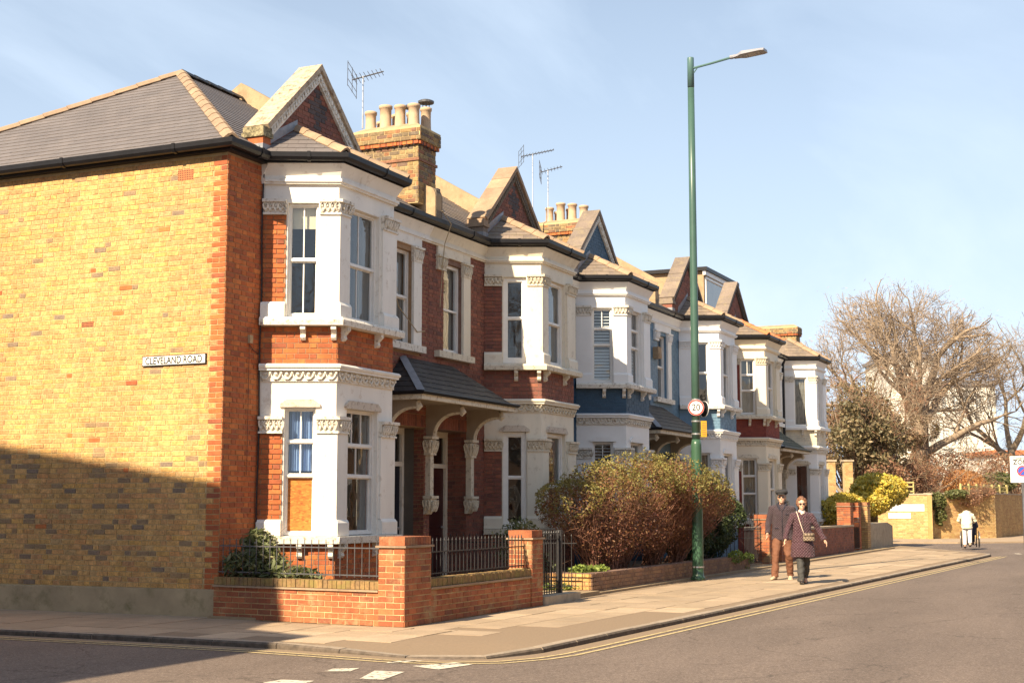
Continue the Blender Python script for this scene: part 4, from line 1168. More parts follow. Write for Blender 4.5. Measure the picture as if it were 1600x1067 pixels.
            for i in range(22):
                p = top + t_ * (L_ * (i + .6) / 22.5) - n_ * .085
                m1.blob((p.x, -.095, p.z), .03, .022, .045, 5, 4)
            m1.build('bargeboard', c['barge'], go)
        # kneelers
        for s_ in (-1, 1):
            kx = gc + s_ * (hw + .02)
            m1 = MB(); m1.box(kx - .13, kx + .13, -.12, .28, 7.06, 7.13); m1.box(kx - .11, kx + .11, -.10, .27, 7.13, 7.22); m1.build('kneeler_stone', 'kneeler_stone' if first else c['coping'], go)
            m1 = MB(); m1.box(kx - .10, kx + .10, -.09, .26, 6.84, 7.055); m1.build('kneeler_pier', 'red_brick' if first else c['kneeler'], go)
            m1 = MB(); m1.box(kx - .115, kx + .115, -.10, .27, 6.72, 6.95); m1.build('flashing', 'lead', go)
        m1 = MB(); Pn = [E0 + Vector((0, -.012, .02)), T1 + Vector((0, -.012, .03)), T1 + Vector((0, -.012, .16)), E0 + Vector((.08, -.012, .25))]
        m1.poly(*Pn); m1.poly(*[p + Vector((0, -.006, 0)) for p in Pn]); m1.build('flashing', 'lead', go)
    return t

def party_wall(x, label, full=True, zs=0.0):
    t = thing('party_wall', label, 'parapet', (x, 0, 6.8), 'rendered parapets between the roofs')
    prof = [(-.22, 6.72)]
    for a in np.linspace(math.pi, math.pi * .55, 6): prof.append((-.02 + .2 * math.cos(a), 7.20 + .2 * math.sin(a)))
    prof += [(4.15, 9.88), (8.3, 7.3), (8.3, 6.8)]
    m1 = MB(); m1.prism([(x - .14, y, z) for y, z in prof], (.28, 0, 0)); m1.build('rendered_wall', 'render_ochre', t)
    m1 = MB(); m1.prism([(x - .125, -.235, z) for z in ()] or [(x - .12, -.228, 6.8), (x + .12, -.228, 6.8), (x + .12, -.228, 7.22), (x + .08, -.20, 7.33), (x, -.18, 7.36), (x - .08, -.20, 7.33), (x - .12, -.228, 7.22)], (0, .02, 0)); m1.build('dashed_end', 'stucco_dark', t)
    return t

def chimney(x, y0, y1, z0, z1, label, pots, brick='chimney_brick', w_=.68, cowls=()):
    t = thing('chimney_stack', label, 'chimney', (x, (y0 + y1) / 2, z0), 'chimneys on the terrace')
    xa, xb = x - w_ / 2, x + w_ / 2
    m1 = MB(); m1.box(xa, xb, y0, y1, z0, z1 - .28); m1.box(xa - .07, xb + .07, y0 - .07, y1 + .07, z1 - .28, z1 - .02)
    wo = m1.build('stack_wall', 'mortar_pale', t)
    bk = Bricks([brick, 'red_brick'])
    for (e, za, zb) in ((0, z0 + .02, z1 - .36), (.035, z1 - .355, z1 - .285), (.07, z1 - .275, z1 - .05)):
        Fs = [Fr((xa - e, y1 + e), (xa - e, y0 - e)), Fr((xa - e, y0 - e), (xb + e, y0 - e))]
        for F in Fs: bk.face(F, 0, F.len, za, zb, mat=1 if e == .035 else 0, proud=.008 if e != .035 else .03)
    bk.emit(wo, 150, minpx=7)
    # dentil course and ledge
    for F in (Fr((xa, y1), (xa, y0)), Fr((xa, y0), (xb, y0))):
        k = int(F.len / .13)
        for i in range(k):
            u = F.len * (i + .5) / k
            m1 = MB(); P = F.p; m1.prism([P(u - .045, 0, z1 - .30), P(u, .075, z1 - .30), P(u + .045, 0, z1 - .30)], (0, 0, -.075)); m1.build('dentil', 'dark_brick', wo)
    m1 = MB(); m1.box(xa - .03, xb + .03, y0 - .03, y1 + .03, z1 - .66, z1 - .61); m1.build('ledge', brick, t)
    m1 = MB(); zz = z1 - .02
    m1.add([(xa - .07, y0 - .07, zz), (xb + .07, y0 - .07, zz), (xb + .07, y1 + .07, zz), (xa - .07, y1 + .07, zz), (xa + .1, y0 + .1, zz + .1), (xb - .1, y0 + .1, zz + .1), (xb - .1, y1 - .1, zz + .1), (xa + .1, y1 - .1, zz + .1)],
                      [(4, 5, 6, 7), (0, 1, 5, 4), (1, 2, 6, 5), (2, 3, 7, 6), (3, 0, 4, 7)]); m1.build('mortar_flaunching', 'render_ochre', t)
    for i, (px, py, h_, r_) in enumerate(pots):
        m1 = MB(); h_ = h_ * 1.0
        m1.lathe([(r_ * 1.12, 0), (r_ * .98, .05), (r_ * .92, h_ * .55), (r_ * .95, h_ - .07), (r_ * 1.1, h_ - .06), (r_ * 1.12, h_ - .01), (r_ * .95, h_), (r_ * .8, h_), (r_ * .8, h_ - .1)], (px, py, zz + .03), 16)
        po = m1.build('chimney_pot', 'clay_pot', t, smooth=False)
        for p in po.data.polygons: p.use_smooth = len(p.vertices) == 4
        if i in cowls:
            m1 = MB(); zc = zz + .03 + h_
            for a in range(4): q = a * math.pi / 2 + .4; m1.tube([(px + .06 * math.cos(q), py + .06 * math.sin(q), zc - .05), (px + .06 * math.cos(q), py + .06 * math.sin(q), zc + .1)], .008, 5)
            m1.lathe([(.02, .08), (.15, .09), (.155, .125), (.10, .15), (.02, .155)], (px, py, zc), 14); m1.build('cowl', 'dull_metal', po)
    return t

# ------------------------------------------------------------------ the terrace
def wn(rows, curtain=None, board=None, louvre=None, fw=.034, sash=True, mat='frame_white', label=None, rail=.036):
    return dict(rows=rows, curtain=curtain, board=board, louvre=louvre, fw=fw, sash=sash, mat=mat, label=label, rail=rail)
S22 = ((0, .5, 2), (.5, 1, 2)); S11 = ((0, .5, 1), (.5, 1, 1))
cu = lambda m_, a=0., b_=1., z0=0., z1=1.: (m_, a, b_, z0, z1)
WA = dict(cant_up=wn(S22, [cu('cream_blind', 0, 1, .80, 1)]), front_up=wn(((0, .5, 2), (.5, 1, 2)), [cu('grey_curtain', .0, .1), cu('grey_curtain', .72, 1)]),
          cant_gf=wn(((0, .46, 1), (.46, .74, 2), (.74, 1, 2)), [cu('blue_curtain', .05, .95, .5, 1)], board=(0,), label='sash window with its lower half boarded up and a blue curtain above'),
          front_gf=wn(((0, .46, 1), (.46, .72, 2), (.72, 1, 3)), [cu('grey_curtain', .75, 1)]), small=wn(S11, [cu('grey_curtain', .3, 1)]))
WB = dict(cant_up=wn(((0, .52, 1), (.52, 1, 1)), fw=.075, sash=False, curtain=[cu('grey_curtain', .55, 1, 0, .5)]), front_up=wn(((0, .5, 1), (.5, 1, 1)), fw=.06, curtain=[cu('grey_curtain', .7, 1)]),
          cant_gf=wn(((0, .52, 1), (.52, 1, 1)), fw=.085, sash=False), front_gf=wn(((0, .42, 1), (.42, 1, 1)), fw=.07, sash=False), small=wn(((0, .48, 1), (.48, 1, 1)), fw=.06, sash=False, curtain=[cu('grey_curtain', .6, 1)]))
WC = dict(cant_up=wn(((0, .5, 1), (.5, .73, 1), (.73, 1, 2)), louvre={0: .045, 1: .03, 2: .02}, label='sash window with white louvred shutters inside'), front_up=wn(((0, .5, 1), (.5, .75, 2), (.75, 1, 2)), louvre={0: .05}, curtain=[cu('grey_curtain', 0, 1, .5, 1)]),
          cant_gf=wn(((0, .5, 1), (.5, 1, 2)), louvre={1: .02, 0: .03}), front_gf=wn(S22, [cu('grey_curtain')]), small=wn(S11, [cu('grey_curtain')]))
WD = dict(cant_up=wn(S11, [cu('grey_curtain', .0, .25)]), front_up=wn(S11, [cu('grey_curtain')]), cant_gf=wn(S11, [cu('grey_curtain')]), front_gf=wn(S11, [cu('grey_curtain')]), small=wn(S11, [cu('grey_curtain')]))
WE = dict(cant_up=wn(((0, .42, 1), (.42, .72, 1), (.72, 1, 2)), [cu('grey_curtain', 0, .75)]), front_up=wn(((0, .5, 1), (.5, 1, 2)), [cu('grey_curtain')]),
          cant_gf=wn(((0, .42, 1), (.42, .72, 1), (.72, 1, 2)), [cu('grey_curtain')]), front_gf=wn(((0, .5, 1), (.5, 1, 2)), [cu('grey_curtain')]), small=wn(S11, [cu('grey_curtain')]))
WF = dict(cant_up=wn(((0, 1, 1),), [cu('cream_blind', 0, .0), cu('grey_curtain')], fw=.03), front_up=wn(S11, [cu('grey_curtain')]), cant_gf=wn(((0, 1, 1),), fw=.03), front_gf=wn(((0, .62, 1), (.62, 1, 1))), small=wn(S11, [cu('grey_curtain')]))

HOUSES = [
 dict(x0=0.0, x1=6.2, bay=(.91, 1.40, 3.08, 3.56), first=True, door_right=True, label='corner house with yellow brick side wall, red brick front and a boarded bay window', paint='white_paint', trim='worn_white', sill='worn_white', hood='soot_stone', brick='red_brick', brick2='brown_brick', mortar='mortar_red', left_brick=True, windows=WA, door='navy_door', reveal=True, objs=True, slate='slate', bay_slate='slate', gable_brick='brown_brick', gable_wall='mortar_dark', coping='old_stone', barge='worn_white', kneeler='brown_brick', diamond=True, gshift=.05),
 dict(x0=6.2, x1=12.42, bay=(8.60, 9.06, 10.75, 11.22), door_right=False, label='second house from the corner, brown-red brick with cream painted bay', paint='cream_paint', trim='worn_cream', sill='worn_cream', hood='soot_stone', brick='brown_brick', mortar='mortar_dark', left_brick=True, windows=WB, door='red_door', reveal=True, objs=True, slate='brown_slate', bay_slate='brown_slate', gable_brick='brown_brick', gable_wall='mortar_dark', coping='ridge_clay', barge='stucco_dark', kneeler='brown_slate', diamond=True),
 dict(x0=12.42, x1=18.62, bay=(13.45, 13.93, 15.52, 16.0), door_right=True, label='dark blue and white painted house with louvred shutters in the bay', paint='clean_white', trim='worn_white', sill='worn_white', hood='clean_white', brick='navy_paint', mortar='navy_wall', windows=WC, door='navy_door', reveal=False, objs=False, slate='brown_slate', bay_slate='brown_slate', gable_brick='navy_paint', gable_wall='navy_wall', coping='brown_slate', barge='worn_white', kneeler='brown_slate'),
 dict(x0=18.62, x1=24.85, bay=(21.1, 21.52, 23.15, 23.6), door_right=False, label='light blue and white painted house behind the lamp post', paint='clean_white', trim='clean_white', sill='worn_white', hood='clean_white', brick='sky_paint', mortar='sky_wall', windows=WD, door='navy_door', reveal=False, objs=False, slate='brown_slate', bay_slate='brown_slate', gable_brick='brown_brick', gable_wall='mortar_dark', coping='brown_slate', barge='dark_stone', kneeler='brown_brick', gshift=-.5),
 dict(x0=24.85, x1=31.05, bay=(26.05, 26.50, 28.2, 28.65), door_right=True, label='ivory painted house with maroon brick between its bay windows', paint='ivory_paint', trim='worn_cream', sill='worn_cream', hood='worn_cream', brick='maroon_brick', mortar='maroon_wall', left_brick=True, windows=WE, door='navy_door', reveal=False, objs=False, slate='brown_slate', bay_slate='brown_slate', gable_brick='brown_brick', gable_wall='mortar_dark', coping='brown_slate', barge='dark_stone', kneeler='brown_brick', hip='terracotta', gshift=-.5),
 dict(x0=31.05, x1=37.2, bay=(33.1, 33.55, 35.05, 35.5), door_right=False, last=True, no_gable=True, label='last house of the terrace, all painted pale cream, without a gable', paint='clean_white', trim='worn_white', sill='clean_white', hood='worn_cream', brick='ivory_brick', mortar='ivory_paint', windows=WF, door='navy_door', reveal=False, objs=False, all_brick=False, slate='brown_slate', bay_slate='brown_slate', gable_brick='brown_brick', gable_wall='mortar_dark', coping='brown_slate', barge='dark_stone', kneeler='brown_brick', hip='ridge_clay', bay_top=7.5),
]
piece_mat('ivory_brick', [(0.66, 0.60, 0.47), (0.69, 0.63, 0.50), (0.63, 0.57, 0.45)], rough=0.6, gstr=0.06, bs=0.2)
houses = [make_house(c) for c in HOUSES]
hA, hB = houses[0], houses[1]

# plinth, air bricks, cable and pipe on the corner house
m1 = MB(); m1.add([(-.03, -.02, 0), (-.03, 8.4, 0), (-.03, 8.4, .34), (-.03, -.02, .38), (.05, -.02, 0), (.05, 8.4, 0), (.05, 8.4, .36), (.05, -.02, .40)], [(0, 1, 2, 3), (0, 3, 7, 4), (3, 2, 6, 7), (0, 4, 5, 1)]); m1.build('plinth', 'plinth_render', hA)
for (ya, yb, za, zb) in ((.60, .88, 6.30, 6.46), (2.37, 2.60, 4.22, 4.30)):
    m1 = MB(); m1.box(-.006, .02, ya, yb, za, zb); ab = m1.build('air_brick', 'terracotta', hA)
    q = MB(); ny = 9; nz_ = max(3, int((zb - za) / .027))
    for i in range(ny):
        for j in range(nz_):
            cy_, cz_ = ya + (yb - ya) * (i + .5) / ny, za + (zb - za) * (j + .5) / nz_
            q.box(-.008, -.004, cy_ - .008, cy_ + .008, cz_ - .008, cz_ + .008)
    q.build('vent_hole', 'sign_black', ab)
m1 = MB(); m1.tube([(.86 + .012 * math.sin(z * 3), -.03, z) for z in np.linspace(.5, 6.6, 40)], .013, 5); m1.build('downpipe_cable', 'sign_black', hA)
m1 = MB(); m1.tube([(.60, -.022, z) for z in np.linspace(2.0, 3.9, 12)], .004, 4); m1.tube([(.60, -.024, 3.9), (.70, -.026, 3.82), (.85, -.026, 3.78)], .006, 4); m1.build('wall_cable', 'sign_black', hA)
m1 = MB(); m1.box(.58, .65, -.05, -.002, 3.92, 4.04); m1.build('junction_box', 'plinth_render', hA)
for (xa, pts) in ((hA, [(3.25, -.95, 6.60), (3.55, -.7, 6.35), (4.0, -.35, 5.7), (4.9, -.12, 5.0), (5.7, -.06, 4.65), (6.0, -.05, 4.7)]), (hB, [(6.25, -.26, 6.95), (6.55, -.3, 6.75), (6.6, -.14, 6.4), (6.55, -.12, 6.0), (6.5, -.1, 5.2)])):
    m1 = MB(); m1.tube(pts, .009, 5); m1.build('loose_cable', 'plinth_render', xa)

# party walls and chimneys
party_wall(6.2, 'ochre rendered parapet with rounded end between the corner house and the next')
party_wall(12.42, 'ochre rendered parapet sloping down behind the second gable')
party_wall(18.62, 'rendered parapet with round end right of the blue gable')
party_wall(24.85, 'low rendered parapet left of the brown gable behind the lamp post')
yt = [ .30, .62, .94, 1.22]
px0 = 6.05; y0c, y1c = .02, 1.30
pots = [(5.98, 1.12, .40, .105), (5.98, .80, .48, .115), (5.98, .49, .45, .105), (5.98, .20, .44, .11), (6.36, 1.12, .30, .08), (6.36, .78, .40, .09), (6.36, .45, .40, .10), (6.36, .15, .46, .10)]
chimney(6.17, y0c, y1c, 7.05, 8.50, 'tall yellow brick chimney stack with eight pots behind the corner gable', pots, cowls=(6, 7))
ch2 = [(18.4, 2.75, .45, .11), (18.4, 2.42, .55, .12), (18.4, 2.08, .5, .12), (18.75, 2.65, .4, .10), (18.75, 2.3, .45, .1), (18.75, 1.9, .5, .1), (18.4, 1.75, .42, .12)]
chimney(18.55, 1.55, 2.95, 7.6, 9.15, 'brick chimney stack with pale pots behind the blue gable', ch2)
chimney(37.0, .35, 2.3, 6.9, 8.35, 'low wide brown brick chimney at the far end of the terrace', [], w_=.6)

# roof terminal
m1 = MB(); m1.lathe([(.07, 0), (.07, .18), (.10, .19), (.10, .26), (.06, .28)], (10.3, 2.0, 8.13), 12); tag(m1.build('roof_vent', 'sign_black'), 'small black flue terminal behind the second gable', 'vent')
# dormer on the fifth house
dt = thing('loft_dormer', 'white framed loft dormer window between the two far gables', 'dormer', (27.4, 1.2, 7.6))
m1 = MB(); m1.box(27.4, 31.0, 1.15, 4.6, 7.55, 9.12); m1.build('dormer_wall', 'render_ochre', dt)
m1 = MB(); m1.box(27.25, 31.15, 1.0, 4.7, 9.12, 9.24); m1.build('dormer_roof', 'black_plastic', dt)
m1 = MB(); m1.box(27.3, 31.1, 1.06, 1.15, 8.98, 9.118); m1.build('dormer_fascia', 'clean_white', dt)
FD = Fr((27.4, 1.15), (31.0, 1.15)); window(dt, FD, .1, 2.4, 7.9, 8.95, n=.03, rows=((0, 1, 1),), sash=False, fw=.07, curtain=None); window(dt, FD, 2.45, 3.5, 7.9, 8.95, n=.03, rows=((0, 1, 1),), sash=False, fw=.07)

# ------------------------------------------------------------------ porches
def porch(xm, label, slate, cream, wide=1.66):
    t = thing('porch_canopy', label, 'porch', (xm, 0, 3.3), 'slate canopies over the paired front doors')
    xl, xr = xm - 1.84, xm + 1.84; yf = -.86; ze, zt = 3.46, 4.16; tl, tr = xm - .95, xm + .95
    E = [Vector((xl, -.0, ze)), Vector((xl, yf, ze)), Vector((xr, yf, ze)), Vector((xr, 0, ze))]; T1, T2 = Vector((tl, -.004, zt)), Vector((tr, -.004, zt))
    m1 = MB(); m1.poly(E[0], E[1], T1); m1.poly(E[1], E[2], T2, T1); m1.poly(E[2], E[3], T2); m1.poly(E[0], E[3], E[2], E[1]); ro = m1.build('canopy_roof', slate, t)
    T = Tiles()
    for P0, P1, top in ((E[0], E[1], (T1,)), (E[1], E[2], (T2, T1))):
        u = (P1 - P0).normalized(); n = u.cross(top[0] - P0).normalized(); v = n.cross(u)
        T.slope(P0 + n * .006, u, v, [((p - P0).dot(u), (p - P0).dot(v)) for p in (P0, P1) + top], .25, .16, jit=.012)
    T.emit(ro, slate, limit=90, minpx=8)
    s_ = MB(); d = (T1 - E[1]); sd_ = d.cross(Vector((0, 0, 1))).normalized() * .07
    s_.poly(E[1] - sd_ + Vector((0, 0, .03)), E[1] + sd_ + Vector((0, 0, .03)), T1 + sd_ + Vector((0, 0, .03)), T1 - sd_ + Vector((0, 0, .03))); s_.build('flashing', 'lead', ro)
    m1 = MB(); band(m1, [(xl, 0), (xl, yf), (xr, yf), (xr, 0)], box_prof(-.03, .05, ze - .13, ze - .02)); m1.build('fascia', cream, t)
    m1 = MB(); band(m1, [(xl, 0), (xl, yf), (xr, yf), (xr, 0)], [(.05, ze - .01), (.09, ze - .05), (.13, ze - .01), (.12, ze + .01), (.09, ze - .03), (.06, ze)]); m1.build('gutter', 'black_plastic', t)
    m1 = MB(); m1.box(xl + .02, xr - .02, yf + .03, .0, ze - .10, ze - .07); m1.build('soffit', 'porch_panel', t)
    for x in (xm - wide, xm, xm + wide):
        # panel bracket with a quarter-round cut, then capital, shaft and corbel
        m1 = MB(); zt_ = ze - .10
        pts = [(-.0, 2.80), (-.13, 2.80)]
        for k in range(0, 9):
            a = k / 8 * math.pi / 2; pts.append((-.63 + .48 * math.cos(a), 2.80 + .42 * math.sin(a)))
        pts += [(-.70, 3.22), (-.70, 3.30), (-.66, zt_), (0.0, zt_)]
        m1.prism([(x - .05, y, z) for y, z in pts], (.10, 0, 0)); m1.build('bracket', 'porch_panel', t)
        m1 = MB(); m1.tube([(x, y, z) for y, z in pts[1:-2]], .042, 6); m1.build('arch_rim', cream, t)
        m1 = MB(); m1.tube([(x, -.70, 3.16), (x, -.74, 3.22), (x, -.70, 3.30)], [.03, .06, .05], 8); m1.build('scroll', cream, t)
        m1 = MB(); m1.box(x - .13, x + .13, -.18, 0, 2.75, 2.80); m1.box(x - .11, x + .11, -.14, 0, 2.46, 2.74)
        leafy(m1, Fr((x - .12, -.14), (x + .12, -.14)), 0, .24, 2.48, 2.74, 0, .05); leafy(m1, Fr((x - .11, 0), (x - .11, -.15)), 0, .15, 2.48, 2.74, 0, .05); m1.build('capital', cream, t)
        m1 = MB(); m1.box(x - .062, x + .062, -.11, 0, 1.72, 2.46); m1.build('shaft', cream, t)
        m1 = MB(); m1.box(x - .14, x + .14, -.18, 0, 1.68, 1.73); m1.prism([(x - .11, 0, 1.40), (x - .11, -.05, 1.40), (x - .11, -.15, 1.55), (x - .11, -.15, 1.68), (x - .11, 0, 1.68)], (.22, 0, 0))
        leafy(m1, Fr((x - .11, -.15), (x + .11, -.15)), 0, .22, 1.43, 1.67, 0, .05); leafy(m1, Fr((x - .11, 0), (x - .11, -.14)), 0, .14, 1.46, 1.67, 0, .05); m1.build('corbel', cream, t)
    return t
porch(6.2, 'dark slate porch canopy with cream brackets beside the corner bay', 'dark_slate', 'worn_cream')
porch(18.62, 'dark slate porch canopy left of the lamp post', 'dark_slate', 'worn_cream')
porch(31.05, 'green slate porch canopy before the last house', 'green_slate', 'worn_cream')
m1 = MB(); m1.box(18.85, 19.13, -.16, -.005, 5.42, 5.72); m1.box(18.88, 19.10, -.175, -.16, 5.46, 5.54); tag(m1.build('alarm_box', 'render_ochre'), 'small yellowed alarm box on the light blue wall', 'alarm box')
m1 = MB(); m1.tube([(32.75, -.16, 6.7), (32.75, -.08, 6.5), (32.75, -.08, 3.8)], .05, 8); m1.build('downpipe', 'black_plastic', houses[5])
# street name plate
np_ = thing('street_name_plate', 'long white street name plate reading CLEVELAND ROAD on the side wall', 'street sign', (-.02, .85, 3.65))
FP = Fr((-.0, 1.42), (-.0, .28))
m1 = MB(); m1.fbox(FP, 0, 1.14, .008, .030, 3.575, 3.725); m1.build('frame', 'sign_black', np_)
m1 = MB(); m1.fbox(FP, .014, 1.126, .012, .034, 3.588, 3.712); m1.build('plate', 'sign_white', np_)
def text(name, s_, loc, size, rot, mat, parent, align='CENTER', ext=.0015, sx=1.0, bold=0.0):
    cu_ = bpy.data.curves.new(name, 'FONT'); cu_.body = s_; cu_.size = size; cu_.align_x = align; cu_.align_y = 'CENTER'; cu_.extrude = ext; cu_.offset = bold
    cu_.materials.append(MATS[mat]); o = bpy.data.objects.new(name, cu_); COL.objects.link(o)
    dg = bpy.context.evaluated_depsgraph_get(); me = bpy.data.meshes.new_from_object(o.evaluated_get(dg)); bpy.data.objects.remove(o)
    if not me.materials: me.materials.append(MATS[mat])
    o = bpy.data.objects.new(name, me); COL.objects.link(o)
    off = root_loc(parent); o.location = Vector(loc) - off; o.rotation_euler = rot; o.scale = (sx, 1, 1); o.parent = parent
    return o
text('lettering', 'CLEVELAND ROAD', (-.037, .85, 3.645), .148, (R(90), 0, R(-90)), 'sign_black', np_, sx=.80, bold=.0016)

# ------------------------------------------------------------------ garden walls
def brick_block(parent_bk, x0, x1, y0, y1, z0, z1, mb, sides='LF', mat=0, bond='stretcher', start=0):
    mb.box(x0, x1, y0, y1, z0, z1)
    if 'L' in sides: parent_bk.face(Fr((x0, y1), (x0, y0)), 0, y1 - y0, z0 + .005, z1, mat=mat, bond=bond, start=start)
    if 'F' in sides: parent_bk.face(Fr((x0, y0), (x1, y0)), 0, x1 - x0, z0 + .005, z1, mat=mat, bond=bond, start=start + 1)
    if 'R' in sides: parent_bk.face(Fr((x1, y0), (x1, y1)), 0, y1 - y0, z0 + .005, z1, mat=mat, bond=bond, start=start)
def pillar(t, bk, mb, x0, x1, y0, y1, h, cap='coping_brick'):
    brick_block(bk, x0, x1, y0, y1, 0, h - .14, mb, 'LFR')
    m1 = MB(); m1.box(x0 - .035, x1 + .035, y0 - .035, y1 + .035, h - .14, h - .115); m1.build('tile_creasing', 'ridge_clay', t)
    u = x0 - .0; k = 0
    n = max(3, int(round((x1 - x0) / .075))); st = (x1 - x0) / n
    for i in range(n):
        m1 = MB(); m1.box(x0 + i * st + .004, x0 + (i + 1) * st - .004, y0, y1, h - .112, h); m1.build('coping_brick', 'red_brick_worn', t)
def coping(t, F, u0, u1, z, wd=.24, mat='coping_brick', n0=0.0, ledge=True):
    if ledge:
        m1 = MB(); m1.fbox(F, u0, u1, n0 - wd - .03, n0 + .035, z - .135, z - .11); m1.build('tile_creasing', 'ridge_clay', t)
    n = int(round((u1 - u0) / .075)); st = (u1 - u0) / n
    for i in range(n):
        m1 = MB(); j = rnd.uniform(-.004, .004); m1.fbox(F, u0 + i * st + .004, u0 + (i + 1) * st - .004, n0 - wd, n0 + .008 + j, z - .105, z + j); m1.build('coping_brick', mat, t)
def railing(label, F, u0, u1, z0, z1, group=None, n=0.0, step=.112, spike=.07, r=.008, rails=(0.0, .86), cat='railing', post=False, mat='black_iron'):
    a = F.p((u0 + u1) / 2, n, z0)
    t = thing('iron_railing' if not post else 'iron_gate', label, cat, a, group)
    for f_ in rails:
        m1 = MB(); z = z0 + (z1 - z0) * f_; m1.fbox(F, u0, u1, n - .008, n + .008, z, z + .016); m1.build('rail', mat, t)
    u = u0 + step / 2
    while u < u1 - .01:
        m1 = MB(); m1.tube([F.p(u, n, z0 - (.02 if not post else 0)), F.p(u, n, z1), F.p(u, n, z1 + spike * .3), F.p(u, n, z1 + spike)], [r, r, r * 1.5, .001], 6); m1.build('bar', mat, t); u += step
    return t
g1 = thing('garden_wall', 'sunlit red brick garden wall with two pillars round the corner garden', 'garden wall', (-.37, -3.18, 0))
mb = MB(); bk = Bricks(['red_brick_worn', 'red_brick'])
FGW = Fr((-.13, -.03), (-.355, -2.80)); mb.fbox(FGW, 0, FGW.len, -.22, 0, 0, .46); bk.face(FGW, 0, FGW.len, .005, .46, bond='stretcher')
brick_block(bk, .36, 3.70, -3.16, -2.93, 0, .44, mb, 'F')
pillar(g1, bk, mb, -.37, .36, -3.18, -2.80, 1.15)
pillar(g1, bk, mb, 3.70, 4.12, -3.18, -2.78, 1.17)
wb = mb.build('wall_core', 'mortar_pale', g1); bk.emit(wb, 300, minpx=8)
coping(g1, FGW, 0, FGW.len, .57)
coping(g1, Fr((.36, -3.16), (3.70, -3.16)), 0, 3.34, .58)
railing('thin grey railing on the side garden wall with a bush growing through', Fr((-.04, -.05), (-.25, -2.79)), 0, 2.72, .63, 1.10, rails=(0, .76), spike=.0, r=.007, step=.118, mat='dull_metal')
railing('black spiked railing on the front wall between two brick pillars', Fr((.38, -3.04), (3.68, -3.04)), 0, 3.30, .62, 1.06, rails=(.02, .68), spike=.06, step=.118)
gt = railing('black spiked iron gate beside the second brick pillar', Fr((4.16, -3.0), (5.22, -3.0)), 0, 1.06, .14, 1.10, rails=(0.02, .08, .90), post=True, spike=.05, step=.10, cat='gate', r=.010)
m1 = MB(); m1.box(5.22, 5.29, -3.035, -2.965, 0.1, 1.16); m1.build('gate_post', 'black_iron', gt)
m1 = MB(); m1.fbox(Fr((4.16, -3.0), (5.22, -3.0)), 0, 1.06, -.02, -.012, .16, .98) ; 
# low side railing further inside, between the two front gardens
railing('plain black railing between the first two front gardens', Fr((6.25, -.4), (6.25, -2.9)), 0, 2.5, .18, 1.02, step=.13, spike=.05)
m1 = MB(); m1.box(4.14, 5.62, -3.22, -2.70, 0, .13); o = m1.build('gate_step', 'concrete'); tag(o, 'worn concrete step under the black iron gate', 'step')
m1 = MB(); m1.box(5.63, 7.02, -3.02, -.5, 0, .07); o = m1.build('garden_path', 'garden_paving'); tag(o, 'low paved path between the gate step and the planter', 'path')
pl = thing('planter_wall', 'long low brown brick planter wall in front of the tall shrub', 'planter', (7.1, -2.85, 0))
mb = MB(); bk = Bricks(['planter_brick', 'stock_brick'])
brick_block(bk, 7.08, 7.30, -2.83, -1.60, 0, .36, mb, 'L', mat=1); brick_block(bk, 7.30, 17.65, -2.85, -2.63, 0, .36, mb, 'F'); bk.face(Fr((7.08, -2.85), (7.30, -2.85)), 0, .22, .005, .36, mat=0)
wb = mb.build('wall_core', 'mortar_dark', pl); bk.emit(wb, 300, minpx=7.5)
m1 = MB(); m1.box(7.30, 17.6, -2.63, -1.0, 0, .30); m1.build('soil', 'earth', pl)
railing('short black railing standing before the sunlit end of the planter', Fr((6.98, -1.75), (6.98, -2.75)), 0, .9, .05, .34, step=.2, spike=.0, rails=(.8,), r=.007)

def far_wall(name, label, x0, x1, y0, y1, h, mat, sides='LF', cap=None, cat='garden wall', core='mortar_dark'):
    t = thing(name, label, cat, (x0, y0, 0)); mb = MB(); bk = Bricks([mat]); brick_block(bk, x0, x1, y0, y1, 0, h, mb, sides)
    wo = mb.build('wall_core', core, t); bk.emit(wo, 300, minpx=9)
    if cap: m1 = MB(); m1.box(x0 - .03, x1 + .03, y0 - .03, y1 + .03, h, h + .06); m1.build('coping', cap, t)
    return t
def far_pillar(label, x0, x1, y0, y1, h, mat):
    t = thing('brick_pillar', label, 'gate pillar', (x0, y0, 0), 'brick gate pillars along the terrace'); mb = MB(); bk = Bricks([mat]); pillar(t, bk, mb, x0, x1, y0, y1, h)
    wo = mb.build('pillar_core', 'mortar_dark', t); bk.emit(wo, 100, minpx=8); return t
far_pillar('brick gate pillar just behind the man in the dark cap, farther left', 20.45, 20.85, -2.62, -2.22, 1.32, 'red_brick_worn')
far_pillar('brick gate pillar half hidden by the man in the dark cap', 21.75, 22.15, -2.62, -2.22, 1.25, 'red_brick_worn')
far_pillar('short brick pillar seen between the woman in purple and the yellow bush', 26.4, 26.8, -.9, -.5, 1.25, 'red_brick_worn')
far_wall('garden_wall', 'shaded red brown wall running behind the woman in the purple coat', 22.15, 31.75, -2.58, -2.36, .86, 'brown_brick', 'F', cap='concrete')
far_wall('garden_wall', 'low brown wall joining the house and the short brick pillar', 26.8, 31.0, -.85, -.65, 1.0, 'brown_brick', 'LF')
far_pillar('large orange brick pillar ending the wall left of its narrow neighbour', 31.75, 32.25, -2.50, -2.05, 1.66, 'red_brick_worn')
far_pillar('narrow red brick pillar between the large pillar and the yellow one', 33.35, 33.75, -2.46, -2.08, 1.66, 'red_brick')
far_pillar('yellow brick pillar next to the concrete block', 34.65, 35.2, -2.52, -2.08, 1.68, 'far_brick')
